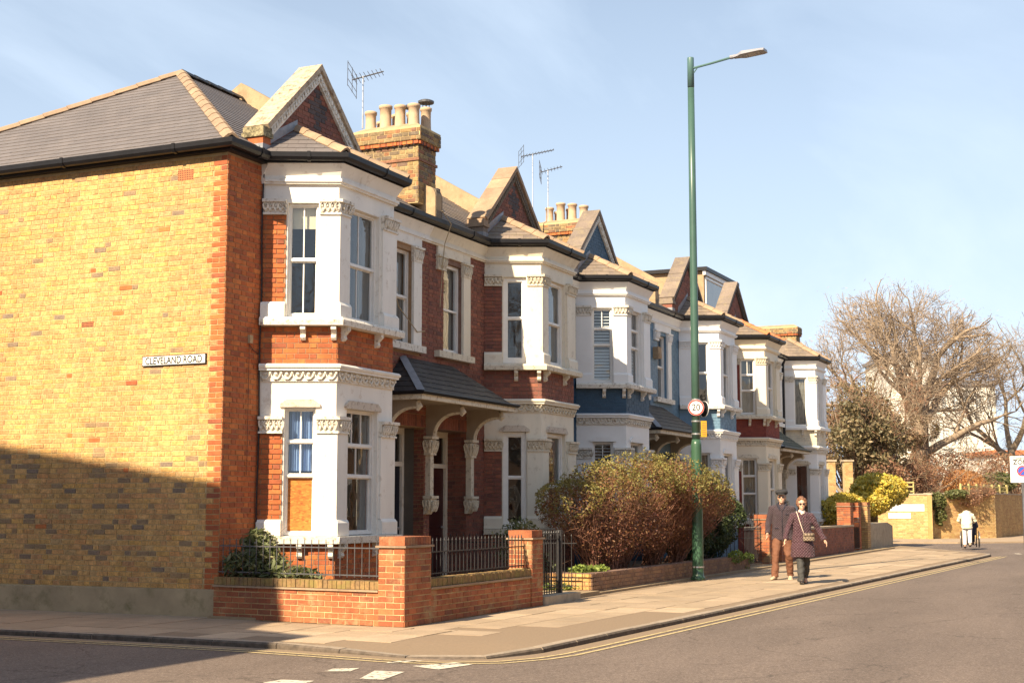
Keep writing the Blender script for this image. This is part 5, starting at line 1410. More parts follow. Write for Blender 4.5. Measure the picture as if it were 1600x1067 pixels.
railing('dark iron gate standing open left of the two brick pillars', Fr((20.3, -2.4), (19.4, -1.3)), 0, 1.2, .1, 1.3, post=True, step=.11, rails=(0, .5, .92), cat='gate')
railing('plain iron fence in front of the dark evergreen hedge', Fr((17.7, -2.7), (19.4, -2.7)), 0, 1.7, .1, 1.0, step=.12, rails=(0, .95), spike=.04)
railing('iron gate between the orange brick pillars by the yellow bush', Fr((32.3, -2.5), (33.3, -2.5)), 0, 1.0, .1, 1.1, post=True, step=.1, rails=(0, .9), cat='gate')
m1 = MB(); m1.prism([(35.5, -2.42, 0), (40.3, -2.42, 0), (40.3, -2.42, .78), (39.2, -2.42, .92), (36.6, -2.42, .92), (35.5, -2.42, .86)], (0, .55, 0)); o = m1.build('concrete_block', 'concrete'); tag(o, 'pale rendered block wall at the end of the terrace below the yellow bush', 'block')
# side boundary of the last garden
far_wall('garden_wall', 'brick wall running back from the concrete block beside the side road', 40.1, 40.3, -1.87, 9.0, 1.4, 'far_brick', 'L')

# walls across the far side road
def wall_run(label, pts, h, mat, name='boundary_wall'):
    t = thing(name, label, 'wall', (pts[0][0], pts[0][1], 0)); mb = MB(); bk = Bricks([mat])
    for a, b_ in zip(pts, pts[1:]):
        F = Fr(a, b_); mb.fbox(F, 0, F.len, -.23, 0, -.1, h); bk.face(F, 0, F.len, 0.0, h, proud=.008)
    wo = mb.build('wall_core', 'mortar_pale', t); bk.emit(wo, 0)
    m1 = MB(); band(m1, pts, box_prof(-.26, .04, h, h + .07)); m1.build('coping', 'concrete', t)
    return t
W1a, W1b, W2b, W3b = (51.3, 5.0), (52.9, -2.12), (56.8, -4.45), (78, -6.2)
W1a = (52.0, 6.5)
wall_run('yellow brick wall with two white signs, facing the sun', [W1a, W1b], 2.06, 'far_brick')
wall_run('sunlit brick wall draped with creeper behind the wheelchair', [(53.6, -1.8), (56.6, -4.55)], 2.1, 'far_brick')
wall_run('brick wall running off to the right in shade', [(56.62, -4.56), (80, -6.6)], 2.1, 'far_brick')
m1 = MB(); F = Fr(W1b, (53.6, -1.8)); m1.fbox(F, 0, F.len, -.2, 0, 0, 2.05); o = m1.build('brick_return', 'far_brick'); tag(o, 'shaded brick return at the corner of the yellow wall', 'wall')
Fw = Fr(W1a, W1b); Lw = Fw.len
for (a, b_, za, zb, nm) in ((1.55, .35, 1.30, 1.62, 'long white sign high on the yellow brick wall'), (1.60, .98, .96, 1.22, 'small white sign below the long one on the yellow brick wall')):
    t = thing('wall_sign', nm, 'sign', Fw.p(Lw - a, 0, za)); m1 = MB(); m1.fbox(Fw, Lw - a * 1.25, Lw - b_, .01, .035, za, zb); m1.build('plate', 'sign_white', t)
# side road pavement beyond, with kerb
g = MB(); g.prism([(46.5, 60, -.14), (46.5, -1.0, -.14), (47.6, -3.9, -.14), (50.5, -6.6, -.14), (56, -8.6, -.14), (75, -10.6, -.14), (120, -13, -.14), (120, 0, -.14), (60, 60, -.14)], (0, 0, .14)); struct(g, 'far_pavement', 'paving')
# trellis on the yellow wall
tr = thing('timber_trellis', 'pale timber trellis panel above the yellow brick wall', 'trellis', (52.3, -1.0, 2.1))
F = Fr((52.3, 1.2), (52.85, -1.3))
for z in (2.2, 2.42, 2.62): m1 = MB(); m1.fbox(F, 0, F.len, -.02, .02, z, z + .06); m1.build('rail', 'timber', tr)
for k in range(7): m1 = MB(); u = F.len * k / 6; m1.fbox(F, u - .03, u + .03, -.05, -.01, 2.12, 2.7); m1.build('upright', 'timber', tr)
tf = thing('timber_fence', 'yellow green timber fence posts above the far brick wall', 'fence', (57.4, -5, 2.1))
F = Fr((55.2, -3.4), (60.5, -5.0))
for k in range(7): m1 = MB(); u = F.len * k / 6; m1.fbox(F, u - .06, u + .06, -.3, -.2, 2.1, 2.62); m1.build('post', 'timber', tf)
for z in (2.25, 2.45): m1 = MB(); m1.fbox(F, 0, F.len, -.27, -.23, z, z + .08); m1.build('rail', 'timber', tf)

# ------------------------------------------------------------------ lamp post and its signs
lp = thing('street_lamp', 'tall green street lamp post rising from the planter edge', 'street lamp', (12.49, -3.13, 0))
LX, LY = 12.49, -3.13
lean = lambda z: (LX, LY, z)
m1 = MB(); m1.lathe([(.15, 0), (.15, .06), (.122, .08), (.118, .22), (.112, 2.75), (.11, 2.85), (.09, 2.95)], (LX, LY, 0), 20); o = m1.build('base_column', 'lamp_green', lp); 
for p in o.data.polygons: p.use_smooth = len(p.vertices) == 4
m1 = MB(); m1.lathe([(.088, 2.94), (.085, 5.0), (.077, 8.0), (.072, 10.62)], (LX, LY, 0), 20); o = m1.build('shaft', 'lamp_shaft', lp)
for p in o.data.polygons: p.use_smooth = len(p.vertices) == 4
m1 = MB(); m1.lathe([(.074, 10.64), (.073, 11.28), (.07, 11.3)], (LX, LY, 0), 20); o = m1.build('top_sleeve', 'lamp_teal', lp)
for p in o.data.polygons: p.use_smooth = len(p.vertices) == 4
for z in (.26, 3.05, 3.32, 3.78):
    m1 = MB(); m1.lathe([(.10 if z > 1 else .13, z), (.10 if z > 1 else .13, z + .03)], (LX, LY, 0), 16); m1.build('band', 'steel', lp)
m1 = MB(); m1.tube([(LX, LY - .06, 11.06), (LX - .05, LY - .5, 11.10), (LX - .12, LY - .98, 11.15)], .027, 8); m1.build('arm', 'lamp_teal', lp)
hd = MB(); A = Vector((LX - .12, LY - .93, 11.15)); d = Vector((-.12, -.98, .04)).normalized(); s_ = Vector((1, -.12, 0)).normalized(); up = s_.cross(d)
if up.z < 0: up = -up
def HP(a, b_, c_): return A + d * a + s_ * b_ + up * c_
hd.tube([HP(0, 0, 0), HP(.12, 0, 0)], .045, 10)
hd.build('spigot', 'lamp_grey', lp)
hd = MB(); prof = [(.08, .06), (.20, .10), (.30, .165), (.72, .165), (.80, .13)]
vs = []
for a, b_ in prof:
    for sx, cz in ((-1, -.035), (1, -.035), (1, .02), (-1, .02)): vs.append(HP(a, b_ * sx * (1 if cz < 0 else .75), cz + (.03 if .2 < a < .6 and cz > 0 else 0)))
fs = [(0, 1, 2, 3), (16, 19, 18, 17)]
for i in range(4):
    for k in range(4): fs.append((i * 4 + k, i * 4 + (k + 1) % 4, i * 4 + 4 + (k + 1) % 4, i * 4 + 4 + k))
hd.add(vs, fs); hd.build('lamp_housing', 'lamp_grey', lp)
hd = MB(); hd.poly(HP(.42, -.11, -.038), HP(.68, -.11, -.038), HP(.68, .11, -.038), HP(.42, .11, -.038)); hd.build('lens', 'lamp_glass', lp)
m1 = MB(); m1.tube([(LX, LY - .07, 10.95), (LX - .02, LY - .16, 11.05)], .012, 6); m1.build('stay', 'lamp_teal', lp)

def disc(mb, c, n, r0, r1, th, seg=36):
    n = Vector(n).normalized(); a = n.cross(Vector((0, 0, 1))).normalized(); b_ = a.cross(n); c = Vector(c)
    vs = []; fs = []
    for k in range(seg):
        q = 2 * math.pi * k / seg; e = a * math.cos(q) + b_ * math.sin(q)
        vs += [c + e * r0, c + e * r1, c + e * r1 + n * th, c + e * r0 + n * th]
    for k in range(seg):
        i, j = 4 * k, 4 * ((k + 1) % seg)
        fs += [(i, i + 1, j + 1, j), (i + 1, i + 2, j + 2, j + 1), (i + 2, i + 3, j + 3, j + 2), (i + 3, i, j, j + 3)]
    mb.add(vs, fs)
def full_disc(mb, c, n, r, th, seg=36):
    n = Vector(n).normalized(); a = n.cross(Vector((0, 0, 1))).normalized(); b_ = a.cross(n); c = Vector(c)
    v0 = [c + (a * math.cos(2 * math.pi * k / seg) + b_ * math.sin(2 * math.pi * k / seg)) * r for k in range(seg)]
    mb.prism(v0, n * th)
def roundel(c, n, rad, label, txt=None):
    t = thing('speed_sign', label, 'road sign', c)
    c = Vector(c); n = Vector(n).normalized()
    m1 = MB(); full_disc(m1, c, n, rad, .012); m1.build('back_plate', 'dull_metal', t)
    m1 = MB(); full_disc(m1, c + n * .0125, n, rad * .985, .002); m1.build('rim', 'sign_white', t)
    m1 = MB(); disc(m1, c + n * .015, n, rad * .80, rad * .965, .001); m1.build('red_ring', 'sign_red', t)
    yaw = math.atan2(n.y, n.x) + math.pi / 2
    if txt: text('numeral', txt, c + n * .0165 + Vector((0, 0, -.0)), rad * 1.12, (R(90), 0, yaw), 'sign_black', t, bold=rad * .012, ext=.0008, sx=.92)
    return t
nfac = Vector((-.93, -.36, 0)).normalized()
roundel(Vector((LX, LY, 3.62)) + nfac * .10, nfac, .172, 'round white 20 sign with red ring on the green lamp post', '20')
n2 = Vector((.75, -.62, 0)).normalized()
c2 = Vector((LX + .14, LY - .14, 3.60)); t2 = thing('speed_sign', 'back of a second round sign just behind the 20 sign', 'road sign', c2)
m1 = MB(); full_disc(m1, c2, n2, .17, .012); m1.build('plate', 'sign_white', t2); m1 = MB(); disc(m1, c2 - n2 * .002, n2, .0, .165, .001); m1.build('plate_back', 'sign_black', t2)
ys = thing('notice_plate', 'narrow yellow notice plate on the lamp post below the 20 sign', 'sign', (LX - .02, LY - .2, 3.17))
m1 = MB(); nn = Vector((-.3, -.95, 0)).normalized(); a = Vector((-nn.y, nn.x, 0)); c = Vector((LX, LY - .17, 3.17))
nn = Vector((-.75, -.66, 0)).normalized(); a = Vector((-nn.y, nn.x, 0))
m1.prism([c + a * .065 + Vector((0, 0, .17)), c - a * .065 + Vector((0, 0, .17)), c - a * .065 - Vector((0, 0, .17)), c + a * .065 - Vector((0, 0, .17))], nn * .012); m1.build('plate', 'sign_yellow', ys)
m1 = MB()
for k in range(6): z = 3.30 - k * .048; m1.prism([c + nn * .0125 + a * .045 + Vector((0, 0, z - 3.17)), c + nn * .0125 - a * .04 + Vector((0, 0, z - 3.17)), c + nn * .0125 - a * .04 + Vector((0, 0, z - 3.19)), c + nn * .0125 + a * .045 + Vector((0, 0, z - 3.19))], nn * .001)
m1.build('small_print', 'terracotta', ys)

# parking zone sign at the right edge
def ray(px, py, dist):
    d = fwd + Vector((math.sin(YAW), -math.cos(YAW), 0)) * ((px - 800) / FOCAL) - Vector((math.sin(YAW), -math.cos(YAW), 0)).cross(fwd) * ((py - 533.5) / FOCAL)
    return CAM + d * (dist / d.dot(fwd))
zc = Vector((15.1, -10.12, 2.46)); zc = ray(1597.5, 733, 34.0)
zn = Vector((CAM.x - zc.x, CAM.y - zc.y, 0)).normalized(); za = Vector((-zn.y, zn.x, 0))
zs = thing('parking_zone_sign', 'white controlled zone parking sign cut by the right edge', 'road sign', (zc.x, zc.y, 0))
hw_, hh_ = .275, .315
m1 = MB(); m1.prism([zc + za * hw_ + Vector((0, 0, hh_)), zc - za * hw_ + Vector((0, 0, hh_)), zc - za * hw_ - Vector((0, 0, hh_)), zc + za * hw_ - Vector((0, 0, hh_))], zn * .015); m1.build('plate', 'sign_white', zs)
m1 = MB(); m1.tube([(zc.x - zn.x * .04, zc.y - zn.y * .04, -.16), (zc.x - zn.x * .04, zc.y - zn.y * .04, zc.z + .35)], .038, 10); m1.build('post', 'dull_metal', zs)
zy = math.atan2(zn.y, zn.x) + math.pi / 2
text('lettering', 'Controlled', zc + zn * .017 + Vector((0, 0, .26)), .095, (R(90), 0, zy), 'sign_black', zs, bold=.002)
text('lettering', 'ZONE', zc + zn * .017 + Vector((0, 0, .165)), .15, (R(90), 0, zy), 'sign_black', zs, bold=.004)
m1 = MB(); full_disc(m1, zc + zn * .016 + Vector((0, 0, -.04)), zn, .12, .001); m1.build('blue_disc', 'sign_blue', zs)
m1 = MB(); disc(m1, zc + zn * .018 + Vector((0, 0, -.04)), zn, .10, .128, .001)
e1 = (za * .7 + Vector((0, 0, .7))).normalized(); e2 = zn.cross(e1); cc = zc + zn * .018 + Vector((0, 0, -.04)); m1.prism([cc + e1 * .1 + e2 * .013, cc - e1 * .1 + e2 * .013, cc - e1 * .1 - e2 * .013, cc + e1 * .1 - e2 * .013], zn * .001); m1.build('red_ring', 'sign_red', zs)
m1 = MB(); m1.prism([zc + zn * .016 + za * .26 + Vector((0, 0, -.185)), zc + zn * .016 - za * .26 + Vector((0, 0, -.185)), zc + zn * .016 - za * .26 + Vector((0, 0, -.192)), zc + zn * .016 + za * .26 + Vector((0, 0, -.192))], zn * .001); m1.build('rule_line', 'sign_black', zs)
text('lettering', 'Mon - Sat', zc + zn * .017 + Vector((0, 0, -.25)), .06, (R(90), 0, zy), 'sign_black', zs) if False else None

# ------------------------------------------------------------------ aerials
def aerial(loc, h, label, yaw, L_=.75, nel=9, grid=True, el=.35):
    t = thing('television_aerial', label, 'aerial', loc, 'television aerials on the chimneys'); x, y, z = loc
    m1 = MB(); m1.tube([(x, y, z), (x, y, z + h)], .016, 6); m1.build('mast', 'steel', t)
    c_, s_ = math.cos(yaw), math.sin(yaw); top = z + h - .03; dz = .18 * L_
    B0 = Vector((x - c_ * L_ * .35, y - s_ * L_ * .35, top - dz * .4)); B1 = Vector((x + c_ * L_ * .65, y + s_ * L_ * .65, top + dz))
    m1 = MB(); m1.tube([B0, B1], .014, 5); m1.build('boom', 'dull_metal', t)
    e = Vector((-s_, c_, 0))
    for i in range(nel):
        p = B0.lerp(B1, (i + .5) / nel); w_ = el * .5 * (1 - .35 * i / nel); m1 = MB(); m1.tube([p - e * w_, p + e * w_], .006, 4); m1.build('element', 'dull_metal', t)
    if grid:
        for k, dzz in enumerate((-.22, -.1, .1, .22)):
            m1 = MB(); m1.tube([B0 - e * el * .7 + Vector((0, 0, dzz)), B0 + e * el * .7 + Vector((0, 0, dzz))], .006, 4); m1.build('reflector_rod', 'dull_metal', t)
        for sg in (-1, 0, 1): m1 = MB(); m1.tube([B0 + e * el * .7 * sg + Vector((0, 0, -.24)), B0 + e * el * .7 * sg + Vector((0, 0, .24))], .007, 4); m1.build('reflector_rod', 'dull_metal', t)
    return t
aerial((5.95, 1.28, 8.6), 1.02, 'many-rod aerial on the tall chimney behind the corner gable', R(-70), L_=.6, el=.62, nel=8)
aerial((17.6, 2.9, 7.9), 3.05, 'taller grid aerial on the thin mast left of the blue gable', R(-55), L_=.9, nel=11, el=.5)
aerial((18.3, 2.75, 9.1), 1.55, 'lower aerial on the chimney behind the blue gable', R(-70), L_=.6, nel=7, el=.6)
aerial((36.0, 3.6, 8.2), 1.55, 'small pale aerial beyond the farthest gable', R(20), L_=.8, nel=8, el=.8)

# ------------------------------------------------------------------ plants
nr = np.random.RandomState(11)
def fast_mesh(name, mat, verts, faces_n, parent=None, kind=None, smooth=False):
    """verts (N,3) array, every face has faces_n corners in order"""
    off = root_loc(parent); v = verts.reshape(-1, 3) - np.array(off)
    nf = len(v) // faces_n
    me = bpy.data.meshes.new(name); me.vertices.add(len(v)); me.vertices.foreach_set('co', v.astype(np.float32).ravel())
    me.loops.add(len(v)); me.loops.foreach_set('vertex_index', np.arange(len(v), dtype=np.int32))
    me.polygons.add(nf); me.polygons.foreach_set('loop_start', np.arange(nf, dtype=np.int32) * faces_n)
    me.update(calc_edges=True); me.materials.append(MATS[mat])
    o = bpy.data.objects.new(name, me); COL.objects.link(o)
    if parent is not None: o.parent = parent
    if kind: o['kind'] = kind
    return o
def leaves(name, mat, pts, size, parent, elong=1.8, up=0.3, kind=None, jit=.4):
    n = len(pts); a = nr.normal(size=(n, 3)); a[:, 2] += up; a /= np.linalg.norm(a, axis=1)[:, None]
    b_ = nr.normal(size=(n, 3)); b_ -= (b_ * a).sum(1)[:, None] * a; b_ /= np.linalg.norm(b_, axis=1)[:, None]
    s_ = size * (1 + jit * nr.uniform(-1, 1, n))[:, None]; c_ = np.cross(a, b_)
    L1 = b_ * s_ * elong / 2; L2 = c_ * s_ / 2; nn = a * s_ * .15
    q = np.stack([pts - L1, pts + L2 * .9 + nn, pts + L1, pts - L2 * .9 + nn], 1)
    return fast_mesh(name, mat, q, 4, parent, kind)
def ell(n, c, r, shell=.55):
    d = nr.normal(size=(n, 3)); d /= np.linalg.norm(d, axis=1)[:, None]
    rr = (shell + (1 - shell) * nr.uniform(0, 1, n) ** .6)[:, None]
    return np.array(c) + d * rr * np.array(r)
def clumpy(pts, sc_=1.2, thr=.42, amp=.0):
    keep = [i for i, p in enumerate(pts) if noise.noise(Vector(p) * sc_) * .5 + .5 > thr - .0]
    return pts[keep]

def tree(label, loc, specs, seed, trunk, bark='bark', bud='leaf_bud', lv=5, name='bare_tree', group=None, budn=2, budsize=.09, min_r=.012, gnarl=.22, target=None, upw=.10, shrink=.74, cat='tree', sides=6, lscale=1.0, dome=None):
    """trunk: list of (point, radius); specs: first limbs as (height fraction, direction, length, radius)"""
    t = thing(name, label, cat, loc, group); rr = random.Random(seed); L_ = Vector(loc)
    mb = MB(); mb.tube([L_ + Vector(p) for p, r_ in trunk], [r_ for p, r_ in trunk], 12); mb.build('trunk', bark, t, smooth=True)
    seg = []; tips = []
    def grow(p, d, ln, r_, lev):
        n = 4 if lev < 3 else 3; pts = [p]; rad = [r_]
        for i in range(n):
            d = (d + Vector((rr.gauss(0, gnarl), rr.gauss(0, gnarl), rr.gauss(0, gnarl) + upw)) * .5).normalized()
            p = p + d * ln / n; pts.append(p); rad.append(max(min_r * .6, r_ * (1 - .42 * (i + 1) / n)))
            if dome and lev < 4:
                q = p - L_ - dome[0]; e_ = math.sqrt((q.x * q.x + q.y * q.y) / dome[1] ** 2 + (q.z / dome[2]) ** 2)
                if e_ > .93 - .05 * (3 - lev): rad[-1] = r_ * .35; break
        seg.append((pts, rad, lev))
        if dome and lev > 2:
            q = p - L_ - dome[0]; e_ = math.sqrt((q.x * q.x + q.y * q.y) / dome[1] ** 2 + (q.z / dome[2]) ** 2)
            if e_ > .97:
                if e_ > 1.12 or lev > 4: rad[-1] = min_r; rad[-2] = min(rad[-2], min_r * 2 + r_ * .3); rad[-3] *= .8; tips.append((p, d)); return
                d = (d - q.normalized() * .55).normalized(); ln *= .6
        if lev == lv - 1 and False: pass
        if lev >= lv: tips.append((p, d)); tips.append((pts[1], d)); return
        k = 3 if lev < lv - 2 else rr.choice((2, 3))
        for j in range(k):
            q = pts[-1] if j == 0 else pts[rr.randrange(1, len(pts))]
            ax = Vector((rr.gauss(0, 1), rr.gauss(0, 1), rr.gauss(0, .7))); ax = (ax - d * ax.dot(d)).normalized()
            ang = rr.uniform(.12, .40) if j == 0 else rr.uniform(.45, .95)
            grow(q, (d * math.cos(ang) + ax * math.sin(ang)).normalized(), ln * shrink * rr.uniform(.8, 1.12), r_ * (.58 if j == 0 else .42), lev + 1)
    for (h, dr, ln, r_) in specs: grow(L_ + Vector(h), Vector(dr).normalized(), ln * lscale, r_, 1)
    m1 = MB(); m2 = MB()
    for pts, rad, lev in seg:
        (m1 if lev <= 2 else m2).tube(pts, [max(min_r, r_) for r_ in rad], sides if lev <= 2 else (4 if lev < 4 else 3), caps=False)
    m1.build('limb', bark, t, smooth=True); m2.build('branches', bark, t, kind='stuff', smooth=True)
    if budn:
        P = []
        for p, d in tips:
            for _ in range(budn): P.append(p + Vector((rr.gauss(0, .2), rr.gauss(0, .2), rr.gauss(0, .2))))
        leaves('twigs_and_buds', bud, np.array(P), budsize, t, elong=11.0, kind='stuff')
    return t

BT = ray(1441, 790, 82.0); BT = Vector((BT.x, BT.y, 0))
rgt = Vector((math.sin(YAW), -math.cos(YAW), 0)); bk_ = Vector((math.cos(YAW), math.sin(YAW), 0))
def D(r_, u_, b_=0.0): return rgt * r_ + Vector((0, 0, u_)) + bk_ * b_
tree('huge bare tree with an ivy covered trunk towering over the far walls', tuple(BT),
     [(D(-.3, 5.0), D(-1.3, .9, .2), 4.2, .30), (D(-.2, 6.2), D(-.75, 1.2, -.3), 4.0, .30), (D(0, 7.0), D(-.25, 1.5, .4), 3.6, .30), (D(.2, 7.0), D(.35, 1.5, -.3), 3.9, .30), (D(.3, 6.4), D(.8, 1.3, .5), 3.7, .26),
      (D(.4, 4.6), D(1.3, .75, 0), 4.2, .26), (D(.2, 7.2), D(.55, 1.1, .4), 3.4, .2), (D(-.2, 7.0), D(-.5, 1.0, .7), 3.4, .2), (D(-.3, 5.6), D(-1.1, .45, -.6), 3.8, .2), (D(0, 6.6), D(.1, 1.2, -1.0), 3.6, .22), (D(0, 6.6), D(0, 1.2, 1.0), 3.6, .22)], 5,
     [((0, 0, -.1), .75), (D(0, 1.2), .58), (D(-.05, 3.0), .52), (D(0, 4.8), .50), (D(.05, 6.4), .42), (D(.05, 7.6), .25)], lv=7, budn=4, budsize=.020, shrink=.76, lscale=.86, min_r=.014, gnarl=.24, upw=.04, dome=(D(-1.2, 7.7), 6.4, 6.6))
T2 = ray(1583, 790, 88.0); T2 = Vector((T2.x, T2.y, 0))
tree('paler bare tree at the right edge behind the zone sign', tuple(T2),
     [(D(-.1, 4.2), D(-.9, 1.1, .2), 3.8, .2), (D(0, 5.0), D(-.3, 1.4, .3), 3.8, .2), (D(.1, 5.0), D(.5, 1.3, -.3), 3.8, .2), (D(.1, 4.0), D(1.1, .9, .4), 3.8, .18), (D(0, 4.5), D(-1.2, .4, -.4), 3.2, .15)], 9,
     [((0, 0, -.1), .35), (D(.1, 2.0), .30), (D(.05, 4.0), .27), (D(0, 5.3), .2)], bark='bark_pale', lv=7, budn=4, budsize=.020, shrink=.75, lscale=.84, gnarl=.26, upw=.05, min_r=.014, dome=(D(.4, 6.8), 5.2, 6.6))
T3 = ray(1330, 790, 72.0); T3 = Vector((T3.x, T3.y, 0))
tree('tangled bare brown tree growing before the dark yew beyond the terrace', tuple(T3),
     [(D(0, 1.8), D(-.7, 1.0, .2), 2.6, .11), (D(0, 2.3), D(.1, 1.3, .3), 2.6, .11), (D(0, 2.0), D(.9, .8, -.2), 2.6, .1), (D(0, 1.5), D(1.4, .35, 0), 2.8, .09), (D(0, 2.2), D(-.2, 1.2, -.5), 2.4, .1)], 21,
     [((0, 0, -.1), .2), (D(.1, 1.2), .16), (D(.05, 2.6), .1)], bark='bark_pale', bud='leaf_rust', lv=6, budn=4, budsize=.028, shrink=.74, gnarl=.42, min_r=.012)

def bush(name, label, c, lobes, leaf, n, size, cat='bush', stems=40, stem_mat='twig', base=None, clump=(1.2, .42), elong=1.8, group=None, stuff=None, shell=.5, lean=.9, stem_r=.010):
    t = thing(name, label, cat, c, group); P = []
    vol = [r_[0] * r_[1] * r_[2] for _, r_ in lobes]; tot = sum(v_ ** .67 for v_ in vol)
    for (q, r_), v_ in zip(lobes, vol): P.append(ell(int(n * v_ ** .67 / tot), q, r_, shell))
    P = np.concatenate(P); P = P[P[:, 2] > .05]; P = clumpy(P, *clump)
    leaves('foliage', leaf, P, size, t, elong=elong)
    if stems:
        m1 = MB(); base = base or [(c[0], c[1], c[2])]
        for i in range(stems):
            q, r_ = lobes[i % len(lobes)]; e = ell(1, q, r_, .5)[0]
            b_ = min(base, key=lambda z_: (z_[0] - e[0]) ** 2 + rnd.uniform(0, 2)); b_ = Vector(b_) + Vector((rnd.gauss(0, .09), rnd.gauss(0, .09), 0)); e = Vector(e)
            mid = b_.lerp(e, .5) + Vector((rnd.gauss(0, .06), rnd.gauss(0, .06), rnd.uniform(.0, .15)))
            r0 = stem_r * rnd.uniform(.6, 1.5); pts = [b_, b_.lerp(mid, .6) + Vector((0, 0, .05)), mid, mid.lerp(e, .6), e]
            m1.tube(pts, [r0, r0 * .8, r0 * .65, r0 * .45, r0 * .25], 4, caps=False)
            for _ in range(3):
                s_ = mid.lerp(e, rnd.uniform(0, .9)); f_ = s_ + Vector((rnd.gauss(0, .25), rnd.gauss(0, .25), rnd.gauss(.08, .2))) * lean
                m1.tube([s_, s_.lerp(f_, .5) + Vector((0, 0, .02)), f_], [r0 * .4, r0 * .3, r0 * .15], 3, caps=False)
        m1.build('stems', stem_mat, t, kind='stuff', smooth=True)
    return t
SL = [((8.3, -1.95, 1.50), (.85, .65, .42)), ((9.5, -2.1, 1.72), (1.1, .85, .58)), ((10.8, -2.25, 1.92), (1.15, .9, .62)), ((12.3, -2.5, 1.98), (1.3, .95, .58)), ((13.8, -2.6, 1.82), (1.25, .8, .48)), ((15.1, -2.6, 1.58), (.95, .6, .34)), ((12.6, -3.0, 1.78), (1.2, .55, .34))]
SR = [((9.2, -2.3, 1.0), (1.2, .6, .55)), ((10.6, -2.4, 1.15), (1.4, .7, .6)), ((12.3, -2.4, 1.25), (1.6, .7, .6)), ((14.0, -2.4, 1.2), (1.3, .6, .5))]
ts = bush('tall_shrub', 'big reddish brown shrub spilling over the planter behind the lamp post', (9.6, -2.1, .3), SL, 'leaf_shrub', 24000, .030, cat='shrub', stems=620, stem_mat='twig_red', base=[(8.7, -2.2, .3), (9.3, -2.3, .3), (9.9, -2.2, .3), (10.8, -2.0, .3), (12.4, -2.1, .3), (13.8, -2.2, .3)], clump=(2.3, .43), shell=.5, stem_r=.009)
P_ = np.concatenate([ell(3400, q, r_, .3) for q, r_ in SR] + [ell(1500, q, r_, .6) for q, r_ in SL[3:]] + [ell(500, q, r_, .6) for q, r_ in SL[:3]]); leaves('inner_foliage', 'leaf_shrub_red', P_, .028, ts)
P_ = np.concatenate([ell(2600, (q[0], q[1], q[2] + .18), (r_[0], r_[1], r_[2] * .9), .8) for q, r_ in SL]); P_ = P_[(P_[:, 2] > 1.8) | (P_[:, 0] < 8.6)]; leaves('upper_foliage', 'leaf_shrub_green', clumpy(P_, 2.5, .42), .030, ts)
P_ = []
for i in range(170):
    q, r_ = SL[rnd.randrange(len(SL))]; e = Vector(ell(1, q, r_, .95)[0]); 
    if e.z < 1.7: continue
    d_ = Vector((rnd.gauss(0, .25), rnd.gauss(0, .25), 1)).normalized() * rnd.uniform(.12, .34)
    for k in range(26): P_.append(e + d_ * rnd.random() + Vector((rnd.gauss(0, .022), rnd.gauss(0, .022), 0)))
leaves('top_sprigs', 'leaf_shrub_green', np.array(P_), .026, ts)
bush('evergreen_hedge', 'dark green clipped evergreen bush right of the lamp post', (16.6, -2.0, .3),
     [((15.6, -1.9, .95), (.9, .6, .75)), ((17.0, -1.95, 1.0), (1.0, .6, .8)), ((18.2, -2.0, 1.2), (.85, .6, .65))], 'leaf_hedge', 26000, .038, cat='hedge', stems=24, clump=(1.5, .3), shell=.7)
bush('variegated_plant', 'leafy green plant pushing through the side railing of the corner garden', (.15, -.7, .1),
     [((.10, -.34, .72), (.24, .30, .24)), ((.20, -.66, .80), (.30, .32, .26)), ((.02, -.90, .66), (.20, .40, .16)), ((.25, -.50, 1.02), (.24, .26, .20)), ((.05, -1.3, .60), (.22, .38, .12))], 'leaf_corner', 2100, .045, cat='plant', stems=40, clump=(3.0, .30), elong=3.2, shell=.35, stem_mat='twig', stem_r=.006)
bush('trailing_weed', 'pale green weeds tumbling over the sunlit end of the planter', (7.6, -2.4, .36), [((7.5, -2.5, .40), (.28, .25, .08)), ((8.0, -2.6, .40), (.4, .2, .07))], 'leaf_weed', 420, .05, cat='plant', stems=0, clump=(3, .3))
bush('low_weed', 'small green weeds growing at the foot of the planter end', (6.9, -2.2, .07), [((6.85, -2.2, .12), (.12, .5, .07))], 'leaf_weed', 260, .05, cat='plant', stems=0, clump=(3, .3))
bush('side_shrub', 'small shrub in the shade beside the black gate', (7.2, -1.5, .1), [((7.3, -1.3, .9), (.45, .5, .45)), ((7.4, -1.7, .45), (.4, .4, .3))], 'leaf_corner', 1500, .045, cat='shrub', stems=20, clump=(2.5, .38), shell=.4)
bush('weed_clump', 'green weeds on the planter wall below the dark hedge', (17.0, -2.85, .3), [((16.4, -2.85, .35), (.6, .12, .16)), ((17.3, -2.9, .25), (.35, .12, .2))], 'leaf_weed', 700, .04, cat='plant', stems=0, clump=(3, .35))
bush('golden_bush', 'large yellow and green variegated bush at the end of the terrace', (40.4, -1.2, .2),
     [((40.4, -1.75, 2.05), (1.5, .95, .80)), ((41.9, -1.9, 2.15), (1.2, .9, .68)), ((39.4, -1.7, 1.65), (1.1, .8, .5))], 'leaf_gold', 12000, .085, stems=30, clump=(1.6, .36), shell=.65, stem_r=.03)
bush('golden_bush', 'smaller yellow bush behind the large orange brick pillar', (35.0, -1.3, .2), [((35.6, -1.5, 1.55), (1.5, .8, .48)), ((34.2, -1.1, 1.3), (.6, .7, .45))], 'leaf_gold', 5200, .07, stems=14, clump=(1.6, .38), shell=.6, stem_r=.02)
Y = lambda px, dist, z: (lambda p: (p.x, p.y, z))(ray(px, 790, dist))
